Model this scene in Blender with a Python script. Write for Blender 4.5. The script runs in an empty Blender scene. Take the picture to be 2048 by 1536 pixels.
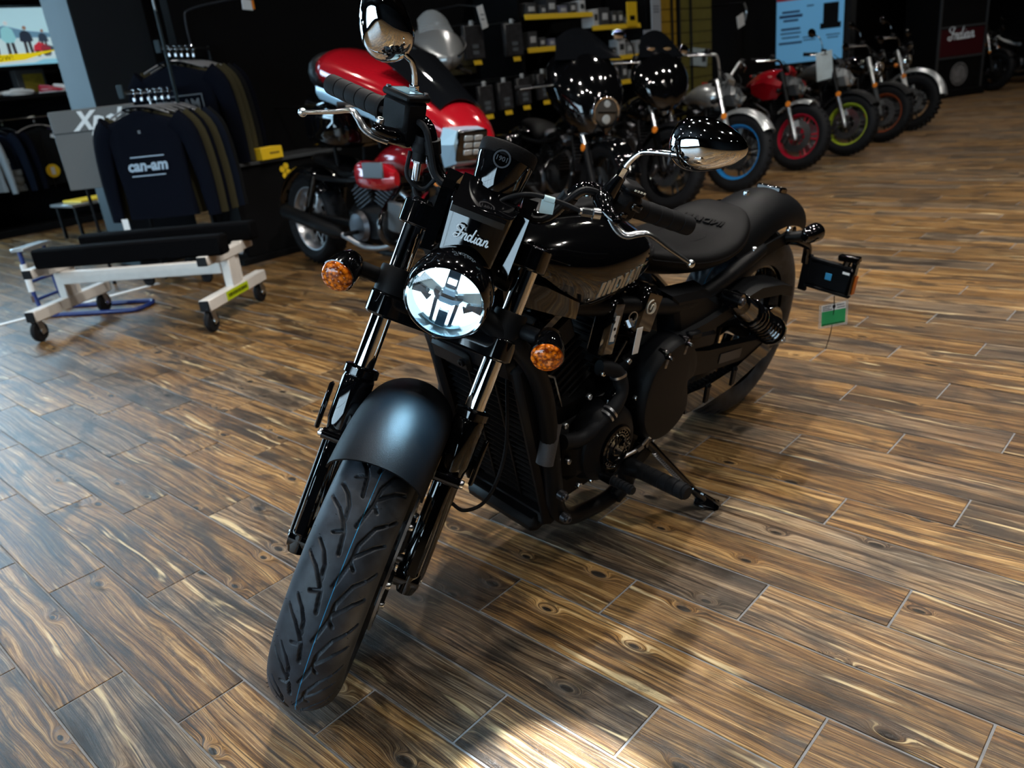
import bpy, bmesh, math, random
import numpy as np
from mathutils import Matrix, Vector
random.seed(7)
rng = np.random.default_rng(11)
SC = bpy.context.scene
COL = SC.collection
R = math.radians

# ------------------------------------------------------------------ camera
CAM_H = 1.165
YAW, PITCH, ROLL = R(134.7509), R(21.4118), R(-6.4854)
_f = np.array([math.cos(YAW)*math.cos(PITCH), math.sin(YAW)*math.cos(PITCH), -math.sin(PITCH)])
_r = np.array([math.sin(YAW), -math.cos(YAW), 0.0])
_u = np.cross(_r, _f)
_c, _s = math.cos(ROLL), math.sin(ROLL)
_r, _u = _c*_r + _s*_u, _c*_u - _s*_r
cam_data = bpy.data.cameras.new('camera')
cam_data.sensor_width = 36.0
cam_data.sensor_fit = 'HORIZONTAL'
cam_data.lens = 36.0*1576.0/2048.0
cam_data.clip_start = 0.05
cam_data.dof.use_dof = True
cam_data.dof.focus_distance = 1.42
cam_data.dof.aperture_fstop = 4.6
cam = bpy.data.objects.new('camera', cam_data)
COL.objects.link(cam)
cam.matrix_world = Matrix(((_r[0], _u[0], -_f[0], 0), (_r[1], _u[1], -_f[1], 0), (_r[2], _u[2], -_f[2], CAM_H), (0, 0, 0, 1)))
SC.camera = cam

# ------------------------------------------------------------------ view, world, lights
vs = SC.view_settings
vs.view_transform = 'Standard'
vs.look = 'None'
vs.exposure = 0.0
vs.gamma = 1.0
vs.use_curve_mapping = False
SC.cycles.use_denoising = True
SC.cycles.max_bounces = 6
SC.cycles.glossy_bounces = 4
SC.cycles.transmission_bounces = 6
SC.cycles.sample_clamp_indirect = 6.0
SC.cycles.caustics_reflective = False
SC.cycles.caustics_refractive = False

world = bpy.data.worlds.new('daylight')
SC.world = world
world.use_nodes = True
bgn = world.node_tree.nodes['Background']
bgn.inputs['Color'].default_value = (0.55, 0.80, 1.0, 1)
bgn.inputs['Strength'].default_value = 5.0

def area_light(name, loc, size, size_y, aim, power, color):
    l = bpy.data.lights.new(name, 'AREA')
    l.shape = 'RECTANGLE'; l.size = size; l.size_y = size_y
    l.energy = power; l.color = color
    o = bpy.data.objects.new(name, l); COL.objects.link(o)
    o.location = loc
    d = Vector(aim) - Vector(loc)
    o.rotation_euler = d.to_track_quat('-Z', 'Y').to_euler()
    return o

CEIL = 4.4
# warm display spots hung from the ceiling: (x, y, power, aim, cone degrees)
LAMPS = []
ADDED_POOL_SPOT = (-0.70, 0.68)      # narrow spot added to stand in for a sun patch on the near floor
for j, yy in enumerate((-3.8, -1.6, 0.6, 2.8, 5.0, 7.2, 9.4, 11.6, 13.8, 16.0)):
    for i, xx in enumerate((-9.0, -6.4, -3.9, -1.5, 0.9, 3.3)):
        LAMPS.append((xx + (0.35 if j % 2 else -0.2), yy, 48.0))
LAMPS += [(-1.48, 1.86, 300.0), (-2.3, 3.0, 190.0), (-0.4, 3.0, 170.0), (0.9, 4.6, 150.0), (-1.4, 6.2, 150.0)]
# daylight through the shop windows
area_light('daylight_front', (-2.4, -5.6, 1.95), 8.2, 2.8, (-2.4, 3.0, 1.95), 250.0, (0.62, 0.84, 1.0))
area_light('daylight_left', (-11.3, 0.25, 2.1), 3.6, 2.8, (-3.0, 0.25, 2.1), 190.0, (0.42, 0.74, 1.0))
area_light('daylight_high', (-11.3, 3.3, 3.45), 2.0, 1.36, (-3.0, 3.3, 3.45), 70.0, (0.42, 0.74, 1.0))

# ------------------------------------------------------------------ helpers: meshes
def nrm(v):
    v = np.asarray(v, float); return v/(np.linalg.norm(v) + 1e-12)

def frame(axis, up=None):
    a = nrm(axis)
    if up is None:
        up = (0, 0, 1) if abs(a[2]) < 0.9 else (1, 0, 0)
    x = nrm(np.cross(up, a)); y = np.cross(a, x)
    return x, y, a

def smooth_path(pts, k=6, closed=False):
    pts = [np.asarray(p, float) for p in pts]; n = len(pts); out = []
    m = n if closed else n-1
    for i in range(m):
        if closed:
            p0, p1, p2, p3 = pts[(i-1) % n], pts[i], pts[(i+1) % n], pts[(i+2) % n]
        else:
            p1, p2 = pts[i], pts[i+1]
            p0 = pts[i-1] if i else 2*p1-p2
            p3 = pts[i+2] if i+2 < n else 2*p2-p1
        for q in range(k):
            t = q/k
            out.append(0.5*((2*p1)+(p2-p0)*t+(2*p0-5*p1+4*p2-p3)*t*t+(3*p1-p0-3*p2+p3)*t**3))
    if not closed: out.append(pts[-1])
    return out

class MB:
    def __init__(s): s.v = []; s.f = []
    def add(s, verts, faces):
        o = len(s.v)
        s.v.extend([tuple(map(float, p)) for p in verts])
        s.f.extend([tuple(i+o for i in f) for f in faces])
        return s
    def box(s, c, size, rot=None, bev=0.0):
        h = np.asarray(size, float)/2; c = np.asarray(c, float)
        Rm = np.eye(3) if rot is None else np.asarray(rot, float)
        if bev <= 0:
            V = [c+Rm@(h*np.array((x, y, z))) for x in (-1, 1) for y in (-1, 1) for z in (-1, 1)]
            return s.add(V, [(0, 1, 3, 2), (4, 6, 7, 5), (0, 4, 5, 1), (2, 3, 7, 6), (0, 2, 6, 4), (1, 5, 7, 3)])
        b = min(bev, h.min()*0.9); V = []; idx = {}
        sg = [(x, y, z) for x in (-1, 1) for y in (-1, 1) for z in (-1, 1)]
        for q in sg:
            for ax in range(3):
                p = h - b; p = p.copy(); p[ax] = h[ax]
                idx[q, ax] = len(V); V.append(c+Rm@(p*np.array(q)))
        F = []
        for ax in range(3):
            o1, o2 = [a for a in range(3) if a != ax]
            for sgn in (-1, 1):
                ring = []
                for a, bb in ((-1, -1), (1, -1), (1, 1), (-1, 1)):
                    q = [0, 0, 0]; q[ax] = sgn; q[o1] = a; q[o2] = bb
                    ring.append(idx[tuple(q), ax])
                F.append(tuple(ring))
            for a in (-1, 1):
                for bb in (-1, 1):
                    q1 = [0, 0, 0]; q1[o1] = a; q1[o2] = bb; q2 = list(q1); q1[ax] = -1; q2[ax] = 1
                    q1, q2 = tuple(q1), tuple(q2)
                    F.append((idx[q1, o1], idx[q2, o1], idx[q2, o2], idx[q1, o2]))
        for q in sg: F.append(tuple(idx[q, a] for a in range(3)))
        return s.add(V, F)
    def tube(s, path, r, n=10, caps=True, closed=False, flat=None, up=None):
        P = [np.asarray(p, float) for p in path]; m = len(P)
        rr = [r]*m if np.isscalar(r) else list(r)
        fl = 1.0 if flat is None else flat
        T = []
        for i in range(m):
            a = P[(i-1) % m] if (closed or i) else P[0]
            b = P[(i+1) % m] if (closed or i < m-1) else P[-1]
            T.append(nrm(b-a))
        x, y, _ = frame(T[0], up)
        V = []
        for i in range(m):
            x = nrm(x-T[i]*(x@T[i])); y = np.cross(T[i], x)
            for k in range(n):
                t = 2*math.pi*k/n
                V.append(P[i]+rr[i]*(math.cos(t)*x+math.sin(t)*y*fl))
        F = []
        for i in range(m if closed else m-1):
            a, b = i*n, ((i+1) % m)*n
            for k in range(n):
                F.append((a+k, a+(k+1) % n, b+(k+1) % n, b+k))
        if caps and not closed:
            F.append(tuple(range(n))[::-1]); F.append(tuple(range((m-1)*n, m*n)))
        return s.add(V, F)
    def lathe(s, prof, o, axis, n=24, up=None, closed=False, arc=None, cap=False):
        x, y, a = frame(axis, up); o = np.asarray(o, float); V = []; m = len(prof)
        full = arc is None
        ang = [2*math.pi*k/n for k in range(n)] if full else [arc[0]+(arc[1]-arc[0])*k/n for k in range(n+1)]
        w = len(ang)
        for (rr, h) in prof:
            for t in ang:
                V.append(o+a*h+rr*(math.cos(t)*x+math.sin(t)*y))
        F = []
        for i in range(m if closed else m-1):
            p, q = i*w, ((i+1) % m)*w
            for k in range(w if full else w-1):
                k2 = (k+1) % w
                F.append((p+k, p+k2, q+k2, q+k))
        if cap and full:
            F.append(tuple(range(w))[::-1]); F.append(tuple(range((m-1)*w, m*w)))
        return s.add(V, F)
    def prism(s, poly, o, ux, uy, depth):
        o = np.asarray(o, float); ux = np.asarray(ux, float); uy = np.asarray(uy, float); d = np.asarray(depth, float)
        n = len(poly)
        V = [o+ux*p[0]+uy*p[1] for p in poly]; V += [p+d for p in V]
        F = [tuple(range(n))[::-1], tuple(range(n, 2*n))]+[(i, (i+1) % n, (i+1) % n+n, i+n) for i in range(n)]
        return s.add(V, F)
    def loft(s, rings, cap=True, closed=False):
        n = len(rings[0]); V = [p for rg in rings for p in rg]; F = []; m = len(rings)
        for i in range(m if closed else m-1):
            a, b = i*n, ((i+1) % m)*n
            for k in range(n): F.append((a+k, a+(k+1) % n, b+(k+1) % n, b+k))
        if cap and not closed:
            F.append(tuple(range(n))[::-1]); F.append(tuple(range((m-1)*n, m*n)))
        return s.add(V, F)
    def sheet(s, P):
        P = np.asarray(P, float); a, b = P.shape[:2]
        F = [(i*b+j, i*b+j+1, (i+1)*b+j+1, (i+1)*b+j) for i in range(a-1) for j in range(b-1)]
        return s.add(P.reshape(-1, 3), F)
    def slab(s, P, th):
        P = np.asarray(P, float); a, b = P.shape[:2]
        du = np.gradient(P, axis=0); dv = np.gradient(P, axis=1)
        N = np.cross(du, dv); N /= (np.linalg.norm(N, axis=2, keepdims=True)+1e-12)
        Q = P-N*th
        V = np.concatenate([P.reshape(-1, 3), Q.reshape(-1, 3)]); o = a*b
        F = []
        for i in range(a-1):
            for j in range(b-1):
                q = (i*b+j, i*b+j+1, (i+1)*b+j+1, (i+1)*b+j)
                F.append(q); F.append(tuple(k+o for k in q[::-1]))
        edge = [(0, j) for j in range(b)]+[(i, b-1) for i in range(1, a)]+[(a-1, j) for j in range(b-2, -1, -1)]+[(i, 0) for i in range(a-2, 0, -1)]
        e = [i*b+j for i, j in edge]
        for k in range(len(e)):
            p, q = e[k], e[(k+1) % len(e)]
            F.append((q, p, p+o, q+o))
        return s.add(V, F)
    def ball(s, c, r, n=12, rot=None):
        c = np.asarray(c, float); rr = np.array([r]*3 if np.isscalar(r) else r, float)
        Rm = np.eye(3) if rot is None else np.asarray(rot, float)
        m = max(5, n//2); V = []
        for i in range(m+1):
            ph = math.pi*i/m
            for k in range(n):
                t = 2*math.pi*k/n
                V.append(c+Rm@(rr*np.array((math.sin(ph)*math.cos(t), math.sin(ph)*math.sin(t), math.cos(ph)))))
        F = [(i*n+k, i*n+(k+1) % n, (i+1)*n+(k+1) % n, (i+1)*n+k) for i in range(m) for k in range(n)]
        return s.add(V, F)
    def mesh(s, name, mat, ang=38, xf=None):
        V = np.array(s.v, float)
        if xf is not None: V = xf(V)
        me = bpy.data.meshes.new(name)
        me.from_pydata(V.tolist(), [], s.f)
        bm = bmesh.new(); bm.from_mesh(me)
        bmesh.ops.remove_doubles(bm, verts=bm.verts, dist=1e-6)
        bmesh.ops.recalc_face_normals(bm, faces=bm.faces)
        bm.to_mesh(me); bm.free()
        me.shade_smooth(); me.set_sharp_from_angle(angle=R(ang))
        if mat: me.materials.append(mat)
        return me
    def build(s, name, mat, parent=None, ang=38, xf=None):
        return link(name, s.mesh(name, mat, ang, xf), parent)

def pieces(mb):
    """split a builder into its separate pieces"""
    par = list(range(len(mb.v)))
    def find(i):
        while par[i] != i:
            par[i] = par[par[i]]; i = par[i]
        return i
    for f in mb.f:
        a = find(f[0])
        for i in f[1:]: par[find(i)] = a
    out = {}
    for f in mb.f: out.setdefault(find(f[0]), []).append(f)
    res = []
    for fs in out.values():
        ids = sorted({i for f in fs for i in f}); mp = {i: q for q, i in enumerate(ids)}
        p = MB(); p.v = [mb.v[i] for i in ids]; p.f = [tuple(mp[i] for i in f) for f in fs]; res.append(p)
    return res

def each(mb, name, mat, parent, ang=38, xf=None):
    return [p.build(name, mat, parent, ang, xf) for p in pieces(mb)]

def link(name, data, parent=None):
    o = bpy.data.objects.new(name, data); COL.objects.link(o)
    if parent is not None: o.parent = parent
    return o

def empty(name, label=None, cat=None, loc=(0, 0, 0), rz=0.0, group=None, mat=None):
    o = bpy.data.objects.new(name, None); COL.objects.link(o)
    o.empty_display_size = 0.1
    if mat is not None: o.matrix_world = mat
    else:
        o.location = loc; o.rotation_euler = (0, 0, rz)
    return tag(o, label, cat, group)

def tag(o, label=None, cat=None, group=None, kind=None):
    if label: o['label'] = label
    if cat: o['category'] = cat
    if group: o['group'] = group
    if kind: o['kind'] = kind
    return o

def dup_tree(o, parent=None):
    c = o.copy(); COL.objects.link(c)
    if parent is not None: c.parent = parent
    for ch in list(o.children): dup_tree(ch, c)
    return c

def rotz(a):
    c, s = math.cos(a), math.sin(a); return np.array([[c, -s, 0], [s, c, 0], [0, 0, 1.0]])
def roty(a):
    c, s = math.cos(a), math.sin(a); return np.array([[c, 0, s], [0, 1, 0], [-s, 0, c]])
def rotx(a):
    c, s = math.cos(a), math.sin(a); return np.array([[1, 0, 0], [0, c, -s], [0, s, c]])
def circ(r, n=24, c=(0, 0), a0=0.0, a1=2*math.pi, end=False):
    m = n if not end else n-1
    return [(c[0]+r*math.cos(a0+(a1-a0)*k/m), c[1]+r*math.sin(a0+(a1-a0)*k/m)) for k in range(n)]
def superell(w, h, e=2.5, n=24):
    out = []
    for k in range(n):
        t = 2*math.pi*k/n; c, s = math.cos(t), math.sin(t)
        out.append((w*math.copysign(abs(c)**(2/e), c), h*math.copysign(abs(s)**(2/e), s)))
    return out
def rrect(w, h, r, n=4):
    out = []
    for cx, cy, a in ((w/2-r, h/2-r, 0), (-w/2+r, h/2-r, 90), (-w/2+r, -h/2+r, 180), (w/2-r, -h/2+r, 270)):
        for k in range(n+1):
            t = R(a+90*k/n); out.append((cx+r*math.cos(t), cy+r*math.sin(t)))
    return out

def lettering(txt, size, o, ux, uy, mat, name='lettering', parent=None, depth=0.0012, shear=0.0, bold=0.0, align='CENTER', xf=None, space=1.0, res=2):
    cu = bpy.data.curves.new('t', 'FONT'); cu.body = txt; cu.size = size; cu.shear = shear; cu.offset = bold
    cu.extrude = depth/2; cu.align_x = align; cu.align_y = 'CENTER'; cu.space_character = space; cu.resolution_u = res
    to = bpy.data.objects.new('t', cu); COL.objects.link(to)
    bpy.context.view_layer.update()
    me = bpy.data.meshes.new_from_object(to)
    bpy.data.objects.remove(to); bpy.data.curves.remove(cu)
    ux = nrm(ux); uy = nrm(uy); un = np.cross(ux, uy); o = np.asarray(o, float)
    V = np.array([v.co[:] for v in me.vertices])
    W = o+V[:, :1]*ux+V[:, 1:2]*uy+V[:, 2:3]*un
    if xf is not None: W = xf(W)
    me.vertices.foreach_set('co', W.ravel()); me.update()
    me.name = name; me.materials.clear(); me.materials.append(mat)
    return link(name, me, parent)

# ------------------------------------------------------------------ helpers: materials
def mk(name, col, rough=0.5, metal=0.0, coat=0.0, emit=None, es=0.0, spec=None, trans=0.0, ior=None, alpha=None, noise=None, bump=None, sheen=0.0):
    m = bpy.data.materials.new(name); m.use_nodes = True
    nt = m.node_tree; b = nt.nodes['Principled BSDF']
    b.inputs['Base Color'].default_value = (*col, 1)
    b.inputs['Roughness'].default_value = rough
    b.inputs['Metallic'].default_value = metal
    b.inputs['Coat Weight'].default_value = coat
    b.inputs['Coat Roughness'].default_value = 0.04
    if spec is not None: b.inputs['Specular IOR Level'].default_value = spec
    if trans: b.inputs['Transmission Weight'].default_value = trans
    if ior: b.inputs['IOR'].default_value = ior
    if sheen: b.inputs['Sheen Weight'].default_value = sheen
    if alpha is not None: b.inputs['Alpha'].default_value = alpha
    if emit is not None:
        b.inputs['Emission Color'].default_value = (*emit, 1); b.inputs['Emission Strength'].default_value = es
    if noise or bump:
        tc = nt.nodes.new('ShaderNodeTexCoord')
    if noise:      # (scale, amount): grain in colour
        n = nt.nodes.new('ShaderNodeTexNoise'); n.inputs['Scale'].default_value = noise[0]; n.inputs['Detail'].default_value = 4
        nt.links.new(tc.outputs['Object'], n.inputs['Vector'])
        mx = nt.nodes.new('ShaderNodeMix'); mx.data_type = 'RGBA'
        mx.inputs[6].default_value = (*[c*(1-noise[1]) for c in col], 1); mx.inputs[7].default_value = (*[min(1, c*(1+noise[1])) for c in col], 1)
        nt.links.new(n.outputs['Fac'], mx.inputs[0]); nt.links.new(mx.outputs[2], b.inputs['Base Color'])
    if bump:       # (scale, strength)
        n = nt.nodes.new('ShaderNodeTexNoise'); n.inputs['Scale'].default_value = bump[0]; n.inputs['Detail'].default_value = 3
        nt.links.new(tc.outputs['Object'], n.inputs['Vector'])
        bp = nt.nodes.new('ShaderNodeBump'); bp.inputs['Strength'].default_value = bump[1]; bp.inputs['Distance'].default_value = 0.002
        nt.links.new(n.outputs['Fac'], bp.inputs['Height']); nt.links.new(bp.outputs['Normal'], b.inputs['Normal'])
    return m

K = {}
K['gloss'] = mk('gloss_black_paint', (0.0015, 0.0016, 0.002), 0.06, 0, 0.5)
K['satin'] = mk('satin_black_paint', (0.0035, 0.004, 0.005), 0.40, 0.0, 0.0, spec=0.11, bump=(900, 0.25))
K['matte'] = mk('matte_black_metal', (0.003, 0.0035, 0.0045), 0.5, 0.0, spec=0.15)
K['plastic'] = mk('black_plastic', (0.0035, 0.0035, 0.0045), 0.45, spec=0.15, bump=(500, 0.15))
K['rubber'] = mk('black_rubber', (0.006, 0.0065, 0.008), 0.62, spec=0.15, noise=(60, 0.3))
K['leather'] = mk('black_leather', (0.003, 0.003, 0.0035), 0.5, spec=0.08, bump=(420, 0.3))
K['chrome'] = mk('chrome', (0.82, 0.84, 0.86), 0.03, 1.0)
K['alloy'] = mk('polished_alloy', (0.66, 0.69, 0.72), 0.22, 1.0)
K['steel'] = mk('brushed_steel', (0.42, 0.43, 0.45), 0.33, 1.0)
K['iron'] = mk('dark_machined_metal', (0.10, 0.10, 0.11), 0.35, 1.0)
K['cream'] = mk('cream_decal', (0.62, 0.58, 0.48), 0.5)
K['silverdecal'] = mk('silver_decal', (0.66, 0.72, 0.76), 0.35)
K['white'] = mk('white_card', (0.78, 0.80, 0.80), 0.6)
K['label'] = mk('printed_label', (0.035, 0.038, 0.045), 0.5, noise=(700, 0.95))
K['amber'] = mk('amber_lens', (0.50, 0.085, 0.002), 0.15, 0, 0.2)
def _facet_glints(m):
    nt = m.node_tree; tc = nt.nodes.new('ShaderNodeTexCoord'); v = nt.nodes.new('ShaderNodeTexVoronoi'); v.inputs['Scale'].default_value = 125
    nt.links.new(tc.outputs['Object'], v.inputs['Vector'])
    rp = nt.nodes.new('ShaderNodeValToRGB'); e = rp.color_ramp.elements
    e[0].position = 0.15; e[0].color = (0.85, 0.20, 0.008, 1); e[1].position = 0.75; e[1].color = (0.14, 0.016, 0.0, 1)  # bright glints of the lens are put into its colour
    nt.links.new(v.outputs['Distance'], rp.inputs[0]); nt.links.new(rp.outputs[0], nt.nodes['Principled BSDF'].inputs['Base Color'])
_facet_glints(K['amber'])
K['amberdot'] = mk('amber_lens_dimple', (0.22, 0.045, 0.004), 0.2)
K['redlens'] = mk('red_lens', (0.35, 0.01, 0.01), 0.1, 0, 0.8)
K['glass'] = None
K['led'] = mk('lit_led_reflector', (0.9, 0.95, 1.0), 0.3, emit=(0.72, 0.90, 1.0), es=3.0)
K['ledhot'] = mk('lit_led_chip', (0.9, 0.95, 1.0), 0.3, emit=(0.75, 0.95, 1.0), es=9.0)
K['ledgrey'] = mk('faceted_reflector', (0.40, 0.52, 0.56), 0.12, 0.7)
K['ledblue'] = mk('dark_blue_lens_body', (0.010, 0.035, 0.06), 0.15, 0.2, 0.5)
K['mirror'] = mk('mirror_glass', (0.9, 0.92, 0.93), 0.0, 1.0)
K['red'] = mk('metallic_red_paint', (0.30, 0.004, 0.010), 0.16, 0.1, 0.8)
K['blue'] = mk('pale_blue_paint', (0.30, 0.48, 0.62), 0.25, 0.1, 0.5)
K['silver'] = mk('silver_paint', (0.42, 0.44, 0.45), 0.28, 0.7, 0.4)
K['greypaint'] = mk('dark_grey_paint', (0.06, 0.065, 0.07), 0.35, 0.3, 0.3)
K['orange'] = mk('orange_reflector', (0.75, 0.22, 0.02), 0.3)
K['rimblue'] = mk('blue_rim_paint', (0.02, 0.20, 0.52), 0.25, 0, 0.5)
K['rimred'] = mk('red_rim_paint', (0.45, 0.010, 0.035), 0.25, 0, 0.5)
K['rimgreen'] = mk('lime_rim_paint', (0.38, 0.50, 0.03), 0.3, 0, 0.4)
K['rimorange'] = mk('copper_rim_paint', (0.35, 0.075, 0.02), 0.3, 0.2, 0.4)
K['smoke'] = mk('smoked_screen', (0.003, 0.0035, 0.0045), 0.04, spec=0.35)
K['yellow'] = mk('yellow_card', (0.85, 0.55, 0.015), 0.5)
K['wallblack'] = mk('black_wall_panel', (0.0025, 0.0025, 0.003), 0.7, spec=0.12, noise=(3, 0.4))
K['colgrey'] = mk('dark_grey_column_cladding', (0.010, 0.012, 0.015), 0.6, spec=0.2, noise=(2, 0.2))
K['colblue'] = mk('blue_grey_column_trim', (0.028, 0.045, 0.055), 0.6, spec=0.15, noise=(4, 0.15))
K['whitemetal'] = mk('white_powder_coated_steel', (0.62, 0.60, 0.57), 0.4, noise=(20, 0.1))
K['carpet'] = mk('black_carpet_padding', (0.002, 0.002, 0.0025), 0.95, spec=0.05, bump=(300, 0.6))
K['bluemetal'] = mk('blue_painted_steel', (0.010, 0.028, 0.16), 0.3, 0, 0.3)
K['grout'] = mk('grey_grout', (0.20, 0.205, 0.215), 0.7, noise=(50, 0.35))

def thin_glass(name, gloss=0.07):
    m = bpy.data.materials.new(name); m.use_nodes = True
    n = m.node_tree; n.nodes.remove(n.nodes['Principled BSDF'])
    t = n.nodes.new('ShaderNodeBsdfTransparent'); g = n.nodes.new('ShaderNodeBsdfGlossy'); g.inputs['Roughness'].default_value = 0.02
    x = n.nodes.new('ShaderNodeMixShader'); x.inputs[0].default_value = gloss
    n.links.new(t.outputs[0], x.inputs[1]); n.links.new(g.outputs[0], x.inputs[2]); n.links.new(x.outputs[0], n.nodes['Material Output'].inputs['Surface'])
    return m
K['glass'] = thin_glass('clear_lens_glass', 0.06)
# ------------------------------------------------------------------ floor of wood-look planks
PW, PV0, PL = 0.1549, -0.0901, 4.93*0.1549

def floor_material():
    m = bpy.data.materials.new('rustic_wood_look_plank'); m.use_nodes = True
    nt = m.node_tree; N = nt.nodes; L = nt.links
    b = N['Principled BSDF']
    def node(t, **kw):
        n = N.new(t)
        for k, v in kw.items(): setattr(n, k, v)
        return n
    def put(sock, v):
        if hasattr(v, 'is_output'): L.new(v, sock)
        else: sock.default_value = v
    def mth(op, a, bb=None, cc=None, clamp=False):
        n = node('ShaderNodeMath', operation=op); n.use_clamp = clamp
        put(n.inputs[0], a)
        if bb is not None: put(n.inputs[1], bb)
        if cc is not None: put(n.inputs[2], cc)
        return n.outputs[0]
    def comb(x, y, z):
        n = node('ShaderNodeCombineXYZ'); put(n.inputs[0], x); put(n.inputs[1], y); put(n.inputs[2], z); return n.outputs[0]
    def noise(v, sc, det=3, rough=0.55, dist=0.0):
        n = node('ShaderNodeTexNoise'); L.new(v, n.inputs['Vector']); n.inputs['Scale'].default_value = sc
        n.inputs['Detail'].default_value = det; n.inputs['Roughness'].default_value = rough; n.inputs['Distortion'].default_value = dist
        return n.outputs['Fac']
    def ramp(fac, stops, interp='LINEAR'):
        n = node('ShaderNodeValToRGB'); L.new(fac, n.inputs[0]); e = n.color_ramp.elements; n.color_ramp.interpolation = interp
        while len(e) < len(stops): e.new(0.5)
        for k, (p, c) in enumerate(stops):
            e[k].position = p; e[k].color = (*c, 1) if len(c) == 3 else c
        return n.outputs[0]
    def mix(f, a, bb, mode='MIX'):
        n = node('ShaderNodeMix', data_type='RGBA', blend_type=mode); put(n.inputs[0], f)
        for s, v in ((6, a), (7, bb)):
            if hasattr(v, 'is_output'): L.new(v, n.inputs[s])
            else: n.inputs[s].default_value = (*v, 1)
        return n.outputs[2]
    def sstep(v, lo, hi, a=0.0, bb=1.0):
        n = node('ShaderNodeMapRange', interpolation_type='SMOOTHSTEP'); put(n.inputs[0], v)
        for k, q in enumerate((lo, hi, a, bb)): put(n.inputs[k+1], q)
        return n.outputs[0]
    geo = node('ShaderNodeNewGeometry'); sep = node('ShaderNodeSeparateXYZ'); L.new(geo.outputs['Position'], sep.inputs[0])
    X, Y = sep.outputs[0], sep.outputs[1]
    kf = mth('DIVIDE', mth('SUBTRACT', Y, PV0), PW)
    k = mth('CEIL', kf)
    m3 = mth('FLOORED_MODULO', k, 3.0)
    off = mth('MULTIPLY_ADD', m3, 1.70, -6.10)
    uf = mth('DIVIDE', mth('SUBTRACT', mth('DIVIDE', X, PW), off), 4.93)
    n_ = mth('FLOOR', uf)
    u = mth('MULTIPLY', mth('SUBTRACT', uf, n_), PL)
    v = mth('MULTIPLY', mth('SUBTRACT', kf, k), PW)
    wn = node('ShaderNodeTexWhiteNoise', noise_dimensions='2D'); L.new(comb(k, n_, 0.0), wn.inputs['Vector'])
    rsep = node('ShaderNodeSeparateColor'); L.new(wn.outputs['Color'], rsep.inputs[0])
    r1, r2, r3 = rsep.outputs[0], rsep.outputs[1], rsep.outputs[2]
    pu = mth('MULTIPLY_ADD', r1, 37.0, u); pv = mth('MULTIPLY_ADD', r2, 23.0, v); pz = mth('MULTIPLY', r3, 19.0)
    # knots: sparse cells, elongated along the plank
    kv = node('ShaderNodeTexVoronoi', feature='F1', voronoi_dimensions='2D'); L.new(comb(mth('MULTIPLY', pu, 4.2), mth('MULTIPLY', pv, 9.5), 0.0), kv.inputs['Vector'])
    kv.inputs['Scale'].default_value = 1.0; kv.inputs['Randomness'].default_value = 0.9
    ks = node('ShaderNodeSeparateColor'); L.new(kv.outputs['Color'], ks.inputs[0])
    has = mth('GREATER_THAN', ks.outputs[0], 0.66)
    kd = kv.outputs['Distance']
    kn = mth('MULTIPLY', mth('EXPONENT', mth('MULTIPLY', mth('MULTIPLY', kd, kd), -70.0)), has)
    # growth-ring field: contour lines of this follow the plank and close round knots
    warp = noise(comb(mth('MULTIPLY', pu, 1.6), mth('MULTIPLY', pv, 7.0), pz), 1.0, 2, 0.5)
    fld = mth('ADD', mth('MULTIPLY', pv, 9.0), mth('MULTIPLY_ADD', warp, 0.75, mth('MULTIPLY', kn, 0.45)))
    ring = noise(comb(mth('MULTIPLY', pu, 0.7), mth('MULTIPLY', fld, 9.0), pz), 1.0, 2, 0.7)
    fine = noise(comb(mth('MULTIPLY', pu, 9.0), mth('MULTIPLY', fld, 60.0), pz), 1.0, 4, 0.72)
    lines = noise(comb(mth('MULTIPLY', pu, 2.2), mth('MULTIPLY', fld, 38.0), mth('ADD', pz, 11.0)), 1.0, 2, 0.6)
    saw = mth('FRACT', mth('MULTIPLY', pv, 210.0))
    patch = noise(comb(mth('MULTIPLY', pu, 3.2), mth('MULTIPLY', pv, 11.0), pz), 1.0, 4, 0.6, 0.6)
    patch2 = noise(comb(mth('MULTIPLY', pu, 2.4), mth('MULTIPLY', fld, 4.2), mth('ADD', pz, 7.0)), 1.0, 3, 0.55, 0.3)
    g = mth('ADD', mth('MULTIPLY', ring, 0.45), mth('MULTIPLY', fine, 0.55))
    base = ramp(g, [(0.34, (0.010, 0.006, 0.003)), (0.43, (0.080, 0.036, 0.010)), (0.51, (0.225, 0.115, 0.036)), (0.60, (0.46, 0.28, 0.105)), (0.72, (0.72, 0.56, 0.32))])
    grey = ramp(g, [(0.34, (0.010, 0.009, 0.008)), (0.45, (0.060, 0.050, 0.040)), (0.56, (0.21, 0.18, 0.145)), (0.70, (0.62, 0.57, 0.48))])
    colr = mix(sstep(mth('ADD', mth('MULTIPLY', r3, 0.5), mth('MULTIPLY', patch, 0.6)), 0.48, 0.84, 0.0, 0.68), base, grey)
    dark = sstep(patch, 0.46, 0.66, 0.0, 0.90)
    colr = mix(dark, colr, mix(0.5, (0.0, 0.0, 0.0), colr, 'MIX'), 'MIX')
    colr = mix(mth('MULTIPLY', dark, 0.60), colr, (0.018, 0.014, 0.012))
    colr = mix(sstep(lines, 0.47, 0.36, 0.0, 0.72), colr, (0.014, 0.009, 0.006))
    light = sstep(patch2, 0.63, 0.72, 0.0, 0.88)
    colr = mix(light, colr, mix(fine, (0.34, 0.22, 0.09), (0.95, 0.78, 0.46)))
    kcore = sstep(mth('MULTIPLY', kd, mth('MULTIPLY_ADD', ks.outputs[1], 0.8, 0.7)), 0.055, 0.085, 1.0, 0.0)
    colr = mix(mth('MULTIPLY', kcore, has), colr, (0.012, 0.008, 0.005))
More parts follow.
